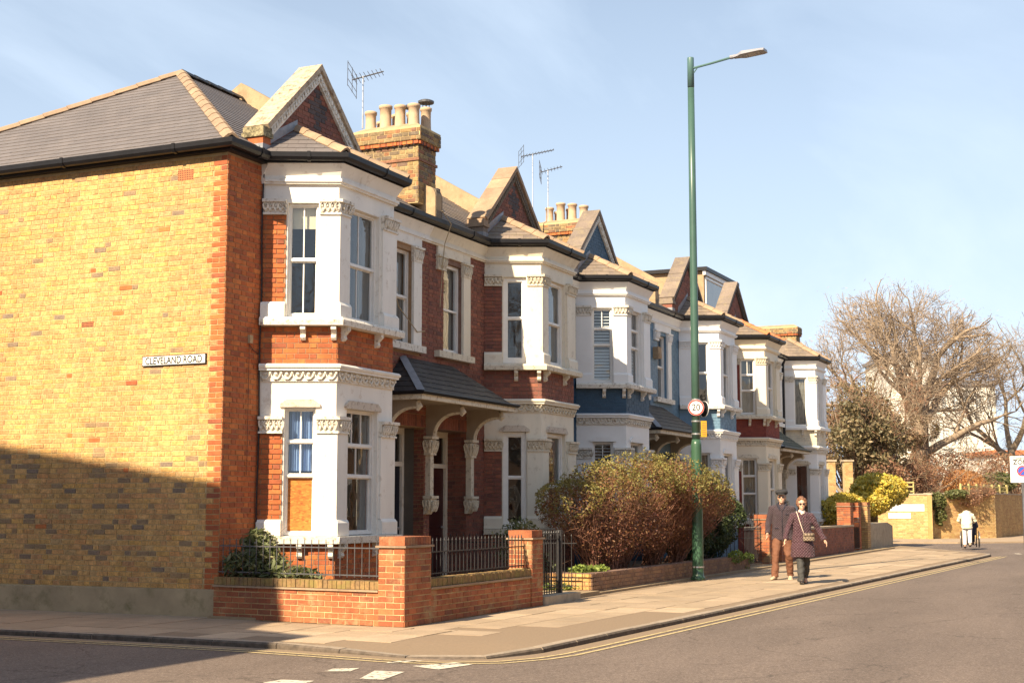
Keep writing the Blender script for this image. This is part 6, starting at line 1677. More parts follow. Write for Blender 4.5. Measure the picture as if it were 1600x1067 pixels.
bush('yew_tree', 'dark green and brown evergreen standing behind the last house', Y(1345, 76, 0), [(Y(1332, 71, 5.4), (1.3, 1.3, 2.0)), (Y(1378, 71, 4.6), (1.3, 1.3, 1.8)), (Y(1330, 76, 3.6), (1.5, 2.0, 2.6)), (Y(1372, 77, 3.2), (1.6, 2.0, 2.4)), (Y(1318, 75, 6.2), (1.2, 1.5, 1.9)), (Y(1350, 77, 7.0), (1.3, 1.4, 1.6)), (Y(1398, 77, 4.4), (1.3, 1.2, 1.9)), (Y(1312, 75, 4.6), (1.2, 1.5, 2.0)), (Y(1375, 77, 6.2), (1.3, 1.3, 1.6))], 'leaf_yew', 40000, .11, cat='tree', stems=140, clump=(.9, .47), shell=.4, stem_r=.05)
bush('ivy_mass', 'brownish ivy wrapped round the huge bare tree trunk', Y(1441, 81, 0), [(Y(1441, 81.6, 3.4), (.95, .95, 2.4)), (Y(1446, 81.6, 5.9), (.95, .95, .9)), (Y(1415, 81, 3.0), (.8, .8, 1.3))], 'leaf_ivy_brown', 9000, .075, cat='ivy', stems=90, clump=(1.1, .45), shell=.5, stem_r=.02)
bush('ivy_mass', 'green creeper tumbling down the corner of the far brick wall', (53.9, -2.3, 1.4), [((53.9, -2.2, 1.75), (.35, .45, .45)), ((54.0, -2.35, 1.05), (.28, .3, .45)), ((54.8, -3.0, 2.1), (.9, .6, .22))], 'leaf_ivy', 2600, .09, cat='ivy', stems=16, clump=(2, .35))
bush('dry_creeper', 'dry brown creeper hanging over the far wall above the wheelchair', (55.5, -3.6, 2.0), [((55.2, -3.5, 1.9), (.9, .7, .45)), ((56.0, -4.2, 2.2), (.8, .5, .25))], 'leaf_rust', 1300, .06, cat='creeper', stems=120, clump=(2, .42), stem_r=.012)
bush('round_bush', 'rounded orange tan bush on top of the far wall', Y(1508, 73, 2.2), [(Y(1508, 73, 2.60), (1.05, 1.15, .80))], 'leaf_orange', 9000, .05, stems=110, clump=(2, .25), shell=.6, stem_mat='terracotta', stem_r=.010)
bush('red_thicket', 'thicket of reddish winter twigs between the two bare trees', Y(1520, 80, 1.5), [(Y(1480, 80, 3.3), (1.2, 1.5, 1.3)), (Y(1530, 80, 3.6), (1.5, 1.6, 1.3)), (Y(1580, 82, 3.4), (1.6, 1.6, 1.2)), (Y(1450, 80, 2.6), (1.0, 1.2, .7))], 'leaf_rust', 6500, .09, cat='thicket', stems=320, clump=(.9, .42), stem_r=.02, base=[Y(1470, 80, .5), Y(1510, 80, .5), Y(1550, 80, .5), Y(1590, 82, .5)])
bush('dark_shrub', 'dark green shrub left of the zone sign above the far wall', Y(1562, 76, 2), [(Y(1560, 76, 2.8), (.9, 1.1, .55))], 'leaf_ivy', 2200, .08, stems=20, clump=(1.5, .35))
bush('brown_shrub', 'low brown scrub behind the yellow brick wall', Y(1430, 72, 1.6), [(Y(1420, 72, 2.9), (1.1, 1.4, .9)), (Y(1460, 73, 2.8), (1.0, 1.3, .8)), (Y(1385, 70, 3.0), (.9, 1.2, .8))], 'leaf_rust', 4200, .08, stems=150, clump=(1.1, .42), stem_r=.015)
bush('bare_shrub', 'pinkish bare shrub leaning on the end of the last house', (38.8, .6, .2), [((38.6, .5, 2.6), (.7, .8, 1.2))], 'leaf_rust', 700, .05, cat='shrub', stems=60, clump=(1.5, .3), stem_r=.012)

# ------------------------------------------------------------------ far buildings
def block(label, pxl, pxr, dist, ztop, depth, mat, floors, cols, name='apartment_block', roof='far_roof', cat='building'):
    a, b_ = Y(pxl, dist, 0), Y(pxr, dist, 0); F = Fr(a[:2], b_[:2])
    if F.n.dot(CAM - F.p(0, 0, 0)) < 0: F = Fr(b_[:2], a[:2])
    t = thing(name, label, cat, F.p(F.len / 2, 0, 0)); m1 = MB(); holes = []
    for i in range(floors):
        for j in range(cols):
            u = F.len * (j + .5) / cols; z = ztop * (i + .5) / floors; holes.append((u - F.len / cols * .24, u + F.len / cols * .24, z - .65, z + .6))
    wall_panel(m1, F, 0, F.len, 0, ztop, holes, .2)
    m1.poly(F.p(0, 0, 0), F.p(0, -depth, 0), F.p(0, -depth, ztop), F.p(0, 0, ztop)); m1.poly(F.p(F.len, 0, 0), F.p(F.len, -depth, 0), F.p(F.len, -depth, ztop), F.p(F.len, 0, ztop)); m1.poly(F.p(0, -depth, 0), F.p(F.len, -depth, 0), F.p(F.len, -depth, ztop), F.p(0, -depth, ztop)); m1.build('wall', mat, t)
    m1 = MB(); m1.fbox(F, -.2, F.len + .2, -depth - .2, .25, ztop, ztop + .35); m1.build('roof', roof, t)
    for h in holes:
        m1 = MB(); m1.fbox(F, h[0], h[1], -.19, -.12, h[2], h[3]); wo = m1.build('window', 'frame_white', t)
        for k in (0, 1): m1 = MB(); w_ = (h[1] - h[0]) / 2; m1.poly(*[F.p(h[0] + w_ * k + (w_ - .08) * s_ + .04, -.115, z) for s_, z in ((0, h[2] + .08), (1, h[2] + .08), (1, h[3] - .08), (0, h[3] - .08))]); m1.build('pane', 'window_glass', wo)
    return t
block('tall cream block seen through the crown of the huge bare tree', 1398, 1472, 125, 14.6, 9, 'far_white', 5, 4)
block('lower white block right of the taller one behind the branches', 1473, 1562, 118, 11.6, 8, 'far_white', 4, 5)
block('low pale house with brown roof at the right behind the thicket', 1556, 1650, 105, 5.3, 6, 'far_white', 2, 4, name='distant_house', roof='terracotta')
for k, (pa, pb, nm) in enumerate(((1296, 1307, 'left'), (1321, 1334, 'right'))):
    a, b_ = Y(pa, 66, 0), Y(pb, 66, 0); F = Fr(a[:2], b_[:2])
    t = thing('brick_pier', 'tall yellow brick pier past the last house, the %s of two' % nm, 'pier', F.p(F.len / 2, 0, 0)); m1 = MB(); m1.fbox(F, 0, F.len, -.4, 0, 0, 3.6); wo = m1.build('pier_core', 'mortar_pale', t)
    bk = Bricks(['far_brick']); bk.face(F, 0, F.len, 0, 3.6); bk.emit(wo, 0)
    m1 = MB(); m1.fbox(F, -.05, F.len + .05, -.45, .05, 3.6, 3.68); m1.build('cap', 'concrete', t)

# ------------------------------------------------------------------ the corner house across the side road (its shadow falls into view)
nb = thing('neighbouring_house', 'tall brick house across the side road outside the left edge', 'house', (-16, 3, 0))
XE = -12.6
prof = [(14, 0), (14, 12.7), (6.1, 12.1), (2.0, 11.5), (.82, 10.0), (.78, 9.35), (.25, 8.55), (-1.08, 8.2), (-1.08, 0)]
m1 = MB(); m1.prism([(XE, y, z) for y, z in prof], (-9.0, 0, 0)); m1.build('wall', 'brown_brick', nb)
for yy in (3.0, 7.0, 11.0):
    for z in (1.0, 4.2, 7.4):
        m1 = MB(); m1.box(XE - .02, XE + .05, yy - .5, yy + .5, z, z + 1.7); wo = m1.build('window', 'frame_white', nb)
        for k in (0, 1): m1 = MB(); m1.box(XE + .05, XE + .056, yy - .44 , yy + .44, z + .06 + .82 * k, z + .80 + .82 * k); m1.build('pane', 'window_glass', wo)
for xx in (-14.5, -17.2, -19.8):
    for z in (1.0, 4.2):
        m1 = MB(); m1.box(xx - .5, xx + .5, -1.14, -1.06, z, z + 1.8); wo = m1.build('window', 'frame_white', nb); m1 = MB(); m1.box(xx - .44, xx + .44, -1.146, -1.14, z + .06, z + 1.74); m1.build('pane', 'window_glass', wo)
# houses opposite, seen only as reflections in the window panes
def opp(x0, x1, label, wall, roof):
    t = thing('opposite_house', label, 'house', (x0, -22, 0), 'plain houses on the opposite side of the main street')
    m1 = MB(); m1.box(x0, x1, -31, -22, 0, 6.6); m1.build('wall', wall, t)
    m1 = MB(); m1.prism([(x0, -21.7, 6.6), (x0, -31.3, 6.6), (x0, -26.5, 9.4)], (x1 - x0, 0, 0)); m1.build('roof', roof, t)
    n = int((x1 - x0) / 2.4)
    for i in range(n):
        for z in (1.0, 4.1):
            xx = x0 + (x1 - x0) * (i + .5) / n; m1 = MB(); m1.box(xx - .55, xx + .55, -22, -21.93, z, z + 1.6); wo = m1.build('window', 'frame_white', t)
            m1 = MB(); m1.box(xx - .48, xx + .48, -21.93, -21.925, z + .07, z + 1.53); m1.build('pane', 'interior', wo)
for i, (a, b_) in enumerate(((-62, -42), (-41, -24), (-23, -4), (-3, 16), (17, 38), (39, 62), (63, 90))):
    opp(a, b_, 'plain terrace opposite, block %s from the camera' % ['farthest left', 'well left', 'just behind', 'nearest right', 'middle right', 'far right', 'farthest right'][i], ['brown_brick', 'planter_brick', 'far_brick'][i % 3], 'slate')
stt = tree('bare street tree on the opposite pavement behind the camera', (-24, -15.5, 0), [((0, 0, 3.5), (-.6, .2, 1), 3.2, .16), ((0, 0, 4), (.7, .3, 1), 3.2, .16), ((0, 0, 4), (.1, -.8, 1), 3.2, .16), ((0, 0, 4.2), (0, .3, 1), 3.4, .16)], 3, [((0, 0, -.1), .28), ((0, 0, 2), .24), ((0, 0, 4.3), .18)], lv=5, budn=1, group='bare trees on the opposite pavement')
for i, (x, y) in enumerate(((-34, -13.8), (4, -19.3), (22, -19.8), (44, -20.5))):
    r_ = stt.copy(); COL.objects.link(r_); r_.location = (x, y, 0); r_.rotation_euler = (0, 0, 1.1 * i + .5); r_['label'] = 'bare street tree on the opposite pavement, ' + ['farthest left', 'opposite the first bays', 'opposite the blue houses', 'opposite the terrace end'][i]
    for ch in list(stt.children): c_ = ch.copy(); COL.objects.link(c_); c_.parent = r_

# ------------------------------------------------------------------ people
def local_obj(mb, name, mat, parent, remesh=None, smooth=True, sub=0, relax=0, folds=0):
    me = bpy.data.meshes.new(name); me.from_pydata([tuple(p) for p in mb.v], [], mb.f)
    me.materials.append(MATS[mat]); me.polygons.foreach_set('use_smooth', [smooth] * len(me.polygons)); me.update()
    o = bpy.data.objects.new(name, me); COL.objects.link(o); o.parent = parent
    if remesh:
        r_ = o.modifiers.new('remesh', 'REMESH'); r_.mode = 'VOXEL'; r_.voxel_size = remesh; r_.use_smooth_shade = smooth
        if folds:
            tx = bpy.data.textures.new(name + '_folds', 'CLOUDS'); tx.noise_scale = .11; tx.noise_depth = 2
            dm_ = o.modifiers.new('folds', 'DISPLACE'); dm_.texture = tx; dm_.strength = folds; dm_.mid_level = .5; dm_.texture_coords = 'LOCAL'
        if relax: s_ = o.modifiers.new('smooth', 'SMOOTH'); s_.iterations = relax; s_.factor = .5
    return o
def limb(mb, pts, rs, n=12):
    mb.tube(pts, rs, n)
    for p, r_ in zip(pts, rs): mb.blob(p, r_ * .99, r_ * .99, r_ * .99, 10, 6)
def hand(mb, wrist, d, thumb, s=1.0, curl=.5):
    """palm and five unequal curled fingers; d points along the forearm, thumb is the side direction"""
    w_, d, th = Vector(wrist), Vector(d).normalized(), Vector(thumb); th = (th - d * th.dot(d)).normalized(); nn = d.cross(th)
    mb.tube([w_ - d * .03, w_ + d * .02, w_ + d * .05, w_ + d * .085], [.024, .026, .030, .026], 10)
    for k in (-.5, .5): mb.tube([w_ + th * .018 * k, w_ + d * .045 + th * .034 * k, w_ + d * .088 + th * .034 * k], [.020, .020, .016], 8)
    for i, L_ in enumerate((.068, .078, .072, .056)):
        b_ = w_ + d * .085 + th * (.028 - .0185 * i); e1 = b_ + (d * math.cos(curl * .5) + nn * math.sin(curl * .5)) * L_ * .45; e2 = e1 + (d * math.cos(curl * 1.3) + nn * math.sin(curl * 1.3)) * L_ * .32; e3 = e2 + (d * math.cos(curl * 2.0) + nn * math.sin(curl * 2.0)) * L_ * .25
        mb.tube([b_ - d * .02, b_, e1, e2, e3], [.0095, .0095, .0085, .0078, .006], 8)
    b_ = w_ + d * .02 + th * .026; e1 = b_ + (d * .6 + th * .7 + nn * .25).normalized() * .035; e2 = e1 + (d * .9 + th * .25 + nn * .3).normalized() * .03
    mb.tube([b_ - th * .01, b_, e1, e2], [.013, .012, .0105, .008], 8)
def head(mb, c, s=1.0):
    x, y, z = c
    secs = [(-.115, .030, .030, .030), (-.10, .028, .052, .042), (-.07, .016, .078, .058), (-.03, .006, .092, .068), (.01, 0, .098, .073), (.05, -.004, .098, .074), (.085, -.006, .085, .065), (.108, -.006, .055, .043), (.118, -.006, .018, .014)]
    mb.loft([(x + ox * s, y, z + dz * s, rx * s, ry * s, 0) for dz, ox, rx, ry in secs], 18)
    mb.tube([(x + .088 * s, y, z + .022 * s), (x + .107 * s, y, z - .012 * s), (x + .113 * s, y, z - .026 * s), (x + .09 * s, y, z - .034 * s)], [.009 * s, .012 * s, .014 * s, .011 * s], 8)
    for sg in (-1, 1):
        mb.blob((x - .006 * s, y + sg * .076 * s, z - .008 * s), .019 * s, .010 * s, .031 * s, 8, 6)
        mb.blob((x + .082 * s, y + sg * .030 * s, z + .012 * s), .014 * s, .017 * s, .010 * s, 8, 5)
        mb.blob((x + .066 * s, y + sg * .036 * s, z - .030 * s), .022 * s, .022 * s, .022 * s, 8, 5)
    mb.blob((x + .090 * s, y, z - .058 * s), .012 * s, .024 * s, .006 * s, 8, 5); mb.blob((x + .089 * s, y, z - .068 * s), .012 * s, .021 * s, .007 * s, 8, 5)
    mb.blob((x + .074 * s, y, z - .095 * s), .020 * s, .022 * s, .016 * s, 8, 5)
    mb.loft([(x - .03 * s, y, z - .21 * s, .055 * s, .058 * s, 0), (x - .02 * s, y, z - .12 * s, .050 * s, .050 * s, 0), (x - .012 * s, y, z - .07 * s, .050 * s, .048 * s, 0)], 14)
def figure(label, loc, yaw, scale, J, hd_c, coat, trousers_mat, shoes_mat, coat_mat, body_extra=None):
    t = thing('person', label, 'person', loc); t.rotation_euler = (0, 0, yaw); t.scale = (scale,) * 3
    b = MB(); head(b, hd_c)
    b.loft([(J['hip'][0], 0, .84, .095, .145, 0), (J['hip'][0], 0, .95, .10, .155, 0), (0, 0, 1.10, .09, .135, 0), (0, 0, 1.28, .105, .155, 0), (0, 0, 1.40, .10, .17, 0), (0, 0, 1.47, .06, .09, 0)], 16)
    for s_ in ('l', 'r'):
        limb(b, [J[s_ + 'sh'], J[s_ + 'el'], J[s_ + 'wr']], [.048, .038, .026]); hand(b, J[s_ + 'wr'], Vector(J[s_ + 'wr']) - Vector(J[s_ + 'el']), (1, 0, 0) if s_ == 'l' else (1, 0, 0))
        limb(b, [J[s_ + 'hp'], J[s_ + 'kn'], J[s_ + 'an']], [.078, .052, .036]); a = Vector(J[s_ + 'an']); f_ = J.get(s_ + 'ft', (1, 0, 0)); b.tube([a, a + Vector((f_[0] * .08, f_[1] * .08, -.05 + f_[2] * .05)), a + Vector((f_[0] * .14, f_[1] * .14, -.065 + f_[2] * .08))], [.036, .032, .02], 8)
    local_obj(b, 'body', 'skin', t, remesh=.0062, relax=2)
    # trousers
    m1 = MB()
    m1.loft([(J['hip'][0], 0, .80, .12, .165, 0), (J['hip'][0], 0, .90, .125, .172, 0), (J['hip'][0], 0, 1.02, .115, .158, 0)], 16)
    for s_ in ('l', 'r'):
        h_, k, a = Vector(J[s_ + 'hp']), Vector(J[s_ + 'kn']), Vector(J[s_ + 'an'])
        m1.tube([h_ + Vector((0, 0, .03)), h_.lerp(k, .5), k, k.lerp(a, .5), a + Vector((0, 0, .03)), a + Vector((0, 0, -.025))], [.100, .090, .078, .074, .070, .074], 14)
    local_obj(m1, 'trousers', trousers_mat, t, remesh=.010, relax=2, folds=.05)
    for s_ in ('l', 'r'):
        a = Vector(J[s_ + 'an']); f_ = Vector(J.get(s_ + 'ft', (1, 0, 0))); f_.normalize(); sd_ = Vector((-f_.y, f_.x, 0)).normalized(); up = f_.cross(sd_)
        if up.z < 0: up = -up
        m1 = MB(); c0 = a - up * .048
        for q, rw, rh in ((-.055, .034, .032), (-.02, .038, .042), (.04, .040, .036), (.10, .044, .027), (.15, .038, .022), (.178, .022, .014)):
            pass
        ring = []
        for q, rw, rh in ((-.075, .018, .020), (-.055, .034, .036), (-.01, .038, .046), (.05, .041, .038), (.11, .045, .029), (.16, .038, .022), (.185, .016, .012)):
            ring.append([c0 + f_ * q + sd_ * (rw * math.cos(k * math.pi / 5)) + up * (rh * math.sin(k * math.pi / 5) + (rh - .036)) for k in range(10)])
        n = 10; m1.add([p for r_ in ring for p in r_], [(i * n + k, i * n + (k + 1) % n, (i + 1) * n + (k + 1) % n, (i + 1) * n + k) for i in range(len(ring) - 1) for k in range(n)] + [tuple(range(n))[::-1], tuple((len(ring) - 1) * n + k for k in range(n))])
        sh = local_obj(m1, 'shoe', shoes_mat, t)
        m1 = MB(); n = 12; pts = [c0 + f_ * (.055 + .13 * math.cos(k * 2 * math.pi / n)) + sd_ * (.045 * math.sin(k * 2 * math.pi / n)) - up * .046 for k in range(n)]; m1.prism(pts, -up * .014); local_obj(m1, 'sole', 'rubber' if shoes_mat != 'beige_leather' else 'cream_coat', sh, smooth=False)
    # coat
    m1 = MB(); m1.loft([(x, 0, z, rx, ry, 0) for x, z, rx, ry in coat['secs']], 20)
    for s_ in ('l', 'r'):
        a, e, w_ = Vector(J[s_ + 'sh']), Vector(J[s_ + 'el']), Vector(J[s_ + 'wr']); m1.tube([Vector((a.x, a.y * .55, a.z + .015)), a, a.lerp(e, .5), e, e.lerp(w_, .55), w_ + (w_ - e).normalized() * -.01], [.07, .078, .068, .062, .056, .050], 14)
        m1.blob(a, .078, .078, .072, 12, 8); m1.blob(e, .063, .063, .063, 10, 6)
    local_obj(m1, 'coat', coat_mat, t, remesh=.010, relax=2, folds=.045)
    return t
def sunglasses(t, c, s=1.0):
    m1 = MB(); x, y, z = c
    for sg in (-1, 1):
        pts = [(x + .104 * s - abs(a) * .0, y + sg * (.034 + .027 * math.cos(q)) * s, z + (.012 + .019 * math.sin(q)) * s) for q in [k * math.pi / 6 for k in range(12)] for a in (0,)]
        m1.prism(pts if sg > 0 else pts[::-1], (.006, 0, 0)); m1.tube([(x + .104 * s, y + sg * .06 * s, z + .018 * s), (x + .05 * s, y + sg * .079 * s, z + .014 * s), (x - .01 * s, y + sg * .080 * s, z + .012 * s)], .0035, 5)
    m1.tube([(x + .107 * s, y - .012 * s, z + .018 * s), (x + .107 * s, y + .012 * s, z + .018 * s)], .004, 5); return local_obj(m1, 'sunglasses', 'black_plastic', t, smooth=False)

to_cam = lambda p: math.atan2(CAM.y - p[1], CAM.x - p[0])
# man with the flat cap
mp_ = (13.48, -4.70, 0.0); HC = (.03, 0, 1.635)
J = dict(hip=(0, 0, 0), lhp=(0, .09, .90), rhp=(0, -.09, .90), lkn=(.08, .12, .50), lan=(-.10, .13, .10), rkn=(.16, -.13, .50), ran=(.20, -.155, .085), lft=(.9, .15, -.35), rft=(1, -.35, .05),
         lsh=(0, .195, 1.41), rsh=(0, -.195, 1.41), lel=(-.10, .265, 1.15), rel=(.01, -.275, 1.14), lwr=(.00, .30, .90), rwr=(.13, -.29, .91))
man = figure('man in a dark flat cap, sunglasses, quilted jacket and brown corduroy trousers', mp_, to_cam(mp_) - .06, 1.055, J, HC,
             dict(secs=[(0, .79, .155, .225), (0, .83, .16, .228), (0, 1.0, .145, .205), (0, 1.15, .14, .198), (0, 1.30, .145, .212), (0, 1.40, .13, .205), (0, 1.455, .10, .15), (0, 1.49, .075, .085)]), 'brown_cord', 'beige_leather', 'plum_grey_quilt')
sunglasses(man, HC)
m1 = MB(); m1.loft([(.0, 0, 1.685, .112, .088, 0), (.015, 0, 1.71, .138, .116, 0), (.028, 0, 1.74, .150, .130, 0), (.02, 0, 1.775, .132, .118, 0), (.0, 0, 1.80, .08, .075, 0)], 20); m1.blob((.135, 0, 1.700), .060, .080, .012, 12, 6); local_obj(m1, 'flat_cap', 'cap_wool', man, remesh=.006, relax=4)
m1 = MB(); m1.loft([(-.02, 0, 1.58, .075, .076, 0), (-.015, 0, 1.64, .09, .079, 0), (-.01, 0, 1.71, .098, .079, 0)], 16); local_obj(m1, 'hair', 'grey_hair', man)
m1 = MB()
for sg in (-1, 1): m1.tube([(-.07, 0, 1.53), (-.05, sg * .07, 1.52), (.03, sg * .085, 1.49), (.10, sg * .05, 1.43), (.135, sg * .035, 1.38)], [.020, .026, .028, .024, .012], 8)
local_obj(m1, 'collar', 'knit_collar', man, remesh=.008, relax=2)
m1 = MB()
for sg in (-1, 1): m1.tube([(.145, sg * .06, 1.02), (.13, sg * .15, 1.03)], [.008, .008], 6)
for z in (1.36, 1.26, 1.16, 1.06, .97): m1.blob((.152, 0, z), .006, .010, .010, 6, 4)
m1.tube([(.149, .06, 1.30), (.14, .14, 1.30)], .006, 6); m1.tube([(.157, .008, 1.40), (.156, .008, 1.15), (.165, .006, .85)], .005, 5); local_obj(m1, 'pocket_trim', 'knit_collar', man)
# woman in the long purple quilted coat
wp = (11.94, -5.48, 0.0)
J = dict(hip=(0, 0, 0), lhp=(0, .085, .90), rhp=(0, -.085, .90), lkn=(-.04, .08, .50), lan=(-.24, .07, .14), rkn=(.10, -.06, .50), ran=(.19, -.06, .09), lft=(.75, 0, -.65), rft=(1, 0, .12),
         lsh=(0, .18, 1.40), rsh=(0, -.18, 1.40), lel=(-.05, .33, 1.14), rel=(.05, -.30, 1.13), lwr=(.02, .45, .90), rwr=(.16, -.36, .90))
wom = figure('woman in a long purple quilted coat with red hair and sunglasses', wp, to_cam(wp) + .10, .965, J, HC,
             dict(secs=[(.02, .55, .20, .245), (.02, .60, .20, .246), (.01, .80, .180, .232), (0, 1.0, .150, .205), (0, 1.12, .140, .19), (0, 1.26, .140, .196), (0, 1.38, .125, .19), (0, 1.445, .095, .14), (0, 1.48, .07, .08)]), 'black_cloth', 'dark_leather', 'purple_quilt')
sunglasses(wom, HC)
m1 = MB(); r3 = random.Random(4)
for i in range(60):
    q = r3.uniform(0, 2 * math.pi); ph = r3.uniform(-.5, 1.5); x, y, z = .095 * math.cos(q) * math.cos(ph) - .02, .092 * math.sin(q) * math.cos(ph), .115 * math.sin(ph)
    if x > .045 and z < .07: continue
    m1.blob((HC[0] + x, y, HC[2] + .03 + z), .032, .032, .034, 8, 5)
local_obj(m1, 'hair', 'auburn_hair', wom, remesh=.007, relax=1)
m1 = MB(); m1.loft([(.0, 0, 1.45, .085, .085, 0), (.01, 0, 1.49, .075, .075, 0), (.01, 0, 1.53, .062, .062, 0)], 16); m1.blob((.08, .01, 1.44), .03, .05, .05); local_obj(m1, 'scarf', 'scarf', wom, remesh=.008, relax=2)
m1 = MB()
for sg in (-1, 1): m1.tube([(-.07, 0, 1.50), (-.05, sg * .07, 1.49), (.05, sg * .095, 1.45), (.12, sg * .07, 1.38)], [.018, .022, .024, .012], 8)
local_obj(m1, 'collar', 'purple_quilt', wom, remesh=.008, relax=2)
m1 = MB(); m1.tube([(.150, .004, 1.38), (.156, .004, 1.12), (.172, .004, .95), (.184, .006, .58)], .006, 5); local_obj(m1, 'coat_edge', 'black_cloth', wom)
bagt = thing('shoulder_bag', 'small tartan shoulder bag with a pale strap across the purple coat', 'bag', wp); bagt.rotation_euler = wom.rotation_euler; bagt.scale = wom.scale
m1 = MB(); bx = .205
m1.loft([(bx, .115, .885, .03, .115, 0), (bx, .115, .90, .04, .12, 0), (bx, .115, 1.0, .042, .12, 0), (bx, .115, 1.03, .035, .115, 0), (bx, .115, 1.045, .02, .105, 0)], 16); local_obj(m1, 'bag_body', 'tartan', bagt, remesh=.008, relax=1)
m1 = MB(); m1.fbox(Fr((bx + .043, .01), (bx + .043, .22)), 0, .21, -.004, .004, .985, 1.035); local_obj(m1, 'flap', 'tartan', bagt)
m1 = MB(); m1.tube([(-.06, -.10, 1.47), (.03, -.115, 1.49), (.10, -.10, 1.44), (.150, -.07, 1.32), (.170, -.02, 1.15), (.20, .02, 1.03)], .0085, 6); local_obj(m1, 'strap', 'scarf', bagt)

# carer pushing a wheelchair, seen from behind
cp_ = Vector((38.5, -5.42, 0.0)); cyaw = math.atan2(cp_.y - CAM.y, cp_.x - CAM.x) + .0
t = thing('person', 'person in a cream hooded coat bending forward to push the wheelchair', 'person', tuple(cp_)); t.rotation_euler = (0, 0, cyaw)
b = MB(); limb(b, [(0, .09, .86), (.05, .09, .48), (-.02, .09, .09)], [.08, .055, .04]); limb(b, [(0, -.09, .86), (-.06, -.09, .5), (-.22, -.09, .14)], [.08, .055, .04])
b.tube([(0, 0, .86), (.10, 0, 1.05), (.28, 0, 1.22), (.36, 0, 1.27)], [.14, .14, .14, .07], 14); b.blob((.48, 0, 1.26), .10, .08, .11, 12, 8); b.tube([(.33, 0, 1.26), (.45, 0, 1.26)], .05, 8)
for sg in (-1, 1): limb(b, [(.28, sg * .18, 1.22), (.36, sg * .27, 1.0), (.50, sg * .22, .93)], [.045, .038, .028]); hand(b, (.50, sg * .22, .93), (1, 0, -.1), (0, -sg, 0), curl=1.2)
local_obj(b, 'body', 'skin', t, remesh=.008, relax=2)
m1 = MB(); m1.tube([(0, 0, .72), (.0, 0, .88), (.10, 0, 1.05), (.28, 0, 1.20), (.35, 0, 1.24)], [.20, .20, .195, .19, .10], 16); m1.blob((.38, 0, 1.28), .13, .15, .10, 12, 8)
for sg in (-1, 1): m1.tube([(.25, sg * .12, 1.22), (.28, sg * .20, 1.20), (.36, sg * .29, 1.0), (.48, sg * .24, .94)], [.08, .085, .068, .05], 12)
local_obj(m1, 'hooded_coat', 'cream_coat', t, remesh=.012, relax=2, folds=.06)
m1 = MB(); m1.tube([(0, .09, .80), (.05, .09, .48), (-.02, .09, .12)], [.10, .08, .07], 12); m1.tube([(0, -.09, .80), (-.06, -.09, .5), (-.20, -.09, .18)], [.10, .08, .07], 12); local_obj(m1, 'trousers', 'pale_trousers', t, remesh=.012, relax=3)
for (x, y, z) in ((-.0, .09, .04), (-.20, -.09, .10)): m1 = MB(); m1.blob((x + .05, y, z), .13, .05, .05, 12, 8); local_obj(m1, 'shoe', 'dark_leather', t)
wc_ = cp_ + Vector((math.cos(cyaw), math.sin(cyaw), 0)) * .85 + Vector((math.sin(cyaw), -math.cos(cyaw), 0)) * .10
w_t = thing('wheelchair', 'dark wheelchair with large rear wheels being pushed along the far pavement', 'wheelchair', tuple(wc_)); w_t.rotation_euler = (0, 0, cyaw)
def ringtube(c, R_, r_, n=28): return [(c[0] + R_ * math.cos(2 * math.pi * k / n), c[1], c[2] + R_ * math.sin(2 * math.pi * k / n)) for k in range(n + 1)]
for sg in (-1, 1):
    m1 = MB(); m1.tube(ringtube((0, sg * .31, .31), .295, 0), .018, 6); wo = local_obj(m1, 'rear_wheel', 'rubber', w_t)
    m1 = MB(); m1.tube(ringtube((0, sg * .345, .31), .25, 0), .010, 6); local_obj(m1, 'push_rim', 'steel', wo)
    m1 = MB()
    for k in range(12): q = 2 * math.pi * k / 12; m1.tube([(0, sg * .31, .31), (.29 * math.cos(q), sg * .31, .31 + .29 * math.sin(q))], .004, 4)
    m1.tube([(0, sg * .28, .31), (0, sg * .34, .31)], .03, 8); local_obj(m1, 'spokes', 'steel', wo)
    m1 = MB(); m1.tube(ringtube((.48, sg * .22, .10), .08, 0, 16), .018, 6); local_obj(m1, 'front_wheel', 'rubber', w_t)
    m1 = MB(); m1.tube([(-.25, sg * .24, .93), (-.10, sg * .24, .90), (-.06, sg * .24, .5), (0, sg * .24, .31), (.42, sg * .24, .30), (.48, sg * .22, .18)], .014, 6); m1.tube([(-.08, sg * .24, .68), (.32, sg * .24, .68), (.40, sg * .24, .48), (.50, sg * .2, .12), (.62, sg * .18, .09)], .014, 6); local_obj(m1, 'side_frame', 'dull_metal', w_t)
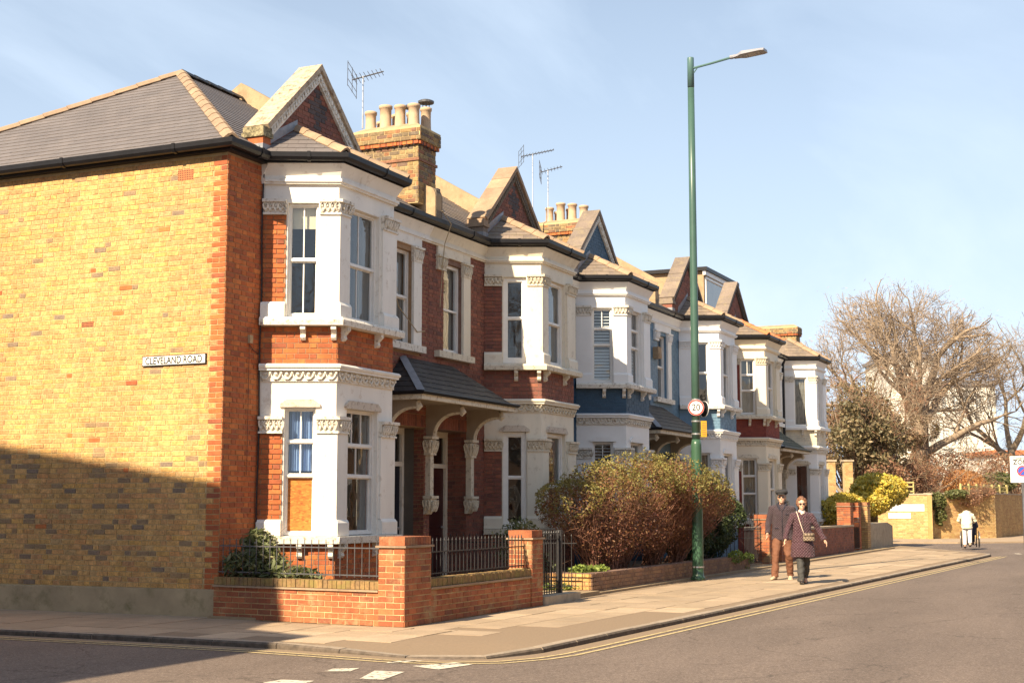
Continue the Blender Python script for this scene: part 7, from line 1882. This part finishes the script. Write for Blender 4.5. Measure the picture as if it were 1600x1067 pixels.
m1 = MB(); m1.box(-.08, .38, -.22, .22, .46, .50); local_obj(m1, 'seat', 'navy_cloth', w_t, smooth=False)
m1 = MB(); m1.box(-.11, -.07, -.22, .22, .5, .90); local_obj(m1, 'backrest', 'navy_cloth', w_t, smooth=False)
m1 = MB(); m1.box(.50, .66, -.2, .2, .08, .10); local_obj(m1, 'footrest', 'dull_metal', w_t, smooth=False)
s_t = thing('person', 'seated person in dark clothes riding in the wheelchair', 'person', tuple(wc_)); s_t.rotation_euler = (0, 0, cyaw)
b = MB(); b.tube([(.05, 0, .58), (.02, 0, .8), (.0, 0, 1.02), (.02, 0, 1.10)], [.14, .13, .13, .05], 14); head(b, (.06, 0, 1.22), .95)
for sg in (-1, 1): limb(b, [(.06, sg * .1, .60), (.46, sg * .1, .60), (.52, sg * .1, .18)], [.08, .06, .045]); limb(b, [(.0, sg * .18, 1.0), (.08, sg * .24, .78), (.30, sg * .2, .72)], [.045, .04, .03]); hand(b, (.30, sg * .2, .72), (1, 0, 0), (0, -sg, 0))
local_obj(b, 'body', 'skin', s_t, remesh=.009, relax=2)
m1 = MB(); m1.tube([(.05, 0, .52), (.02, 0, .75), (.0, 0, 1.0), (.02, 0, 1.08)], [.19, .18, .17, .09], 14)
for sg in (-1, 1): m1.tube([(.0, sg * .12, 1.02), (.0, sg * .19, 1.0), (.08, sg * .25, .78), (.28, sg * .2, .72)], [.07, .075, .065, .05], 12)
local_obj(m1, 'coat', 'navy_cloth', s_t, remesh=.012, relax=4)
m1 = MB()
for sg in (-1, 1): m1.tube([(.06, sg * .1, .60), (.46, sg * .1, .60), (.52, sg * .1, .20)], [.10, .085, .07], 12)
local_obj(m1, 'trousers', 'navy_cloth', s_t, remesh=.012, relax=3)
m1 = MB(); m1.blob((.04, 0, 1.26), .11, .09, .10, 12, 8); local_obj(m1, 'hair', 'grey_hair', s_t)
for sg in (-1, 1): m1 = MB(); m1.blob((.58, sg * .1, .14), .12, .045, .045, 12, 8); local_obj(m1, 'shoe', 'dark_leather', s_t)
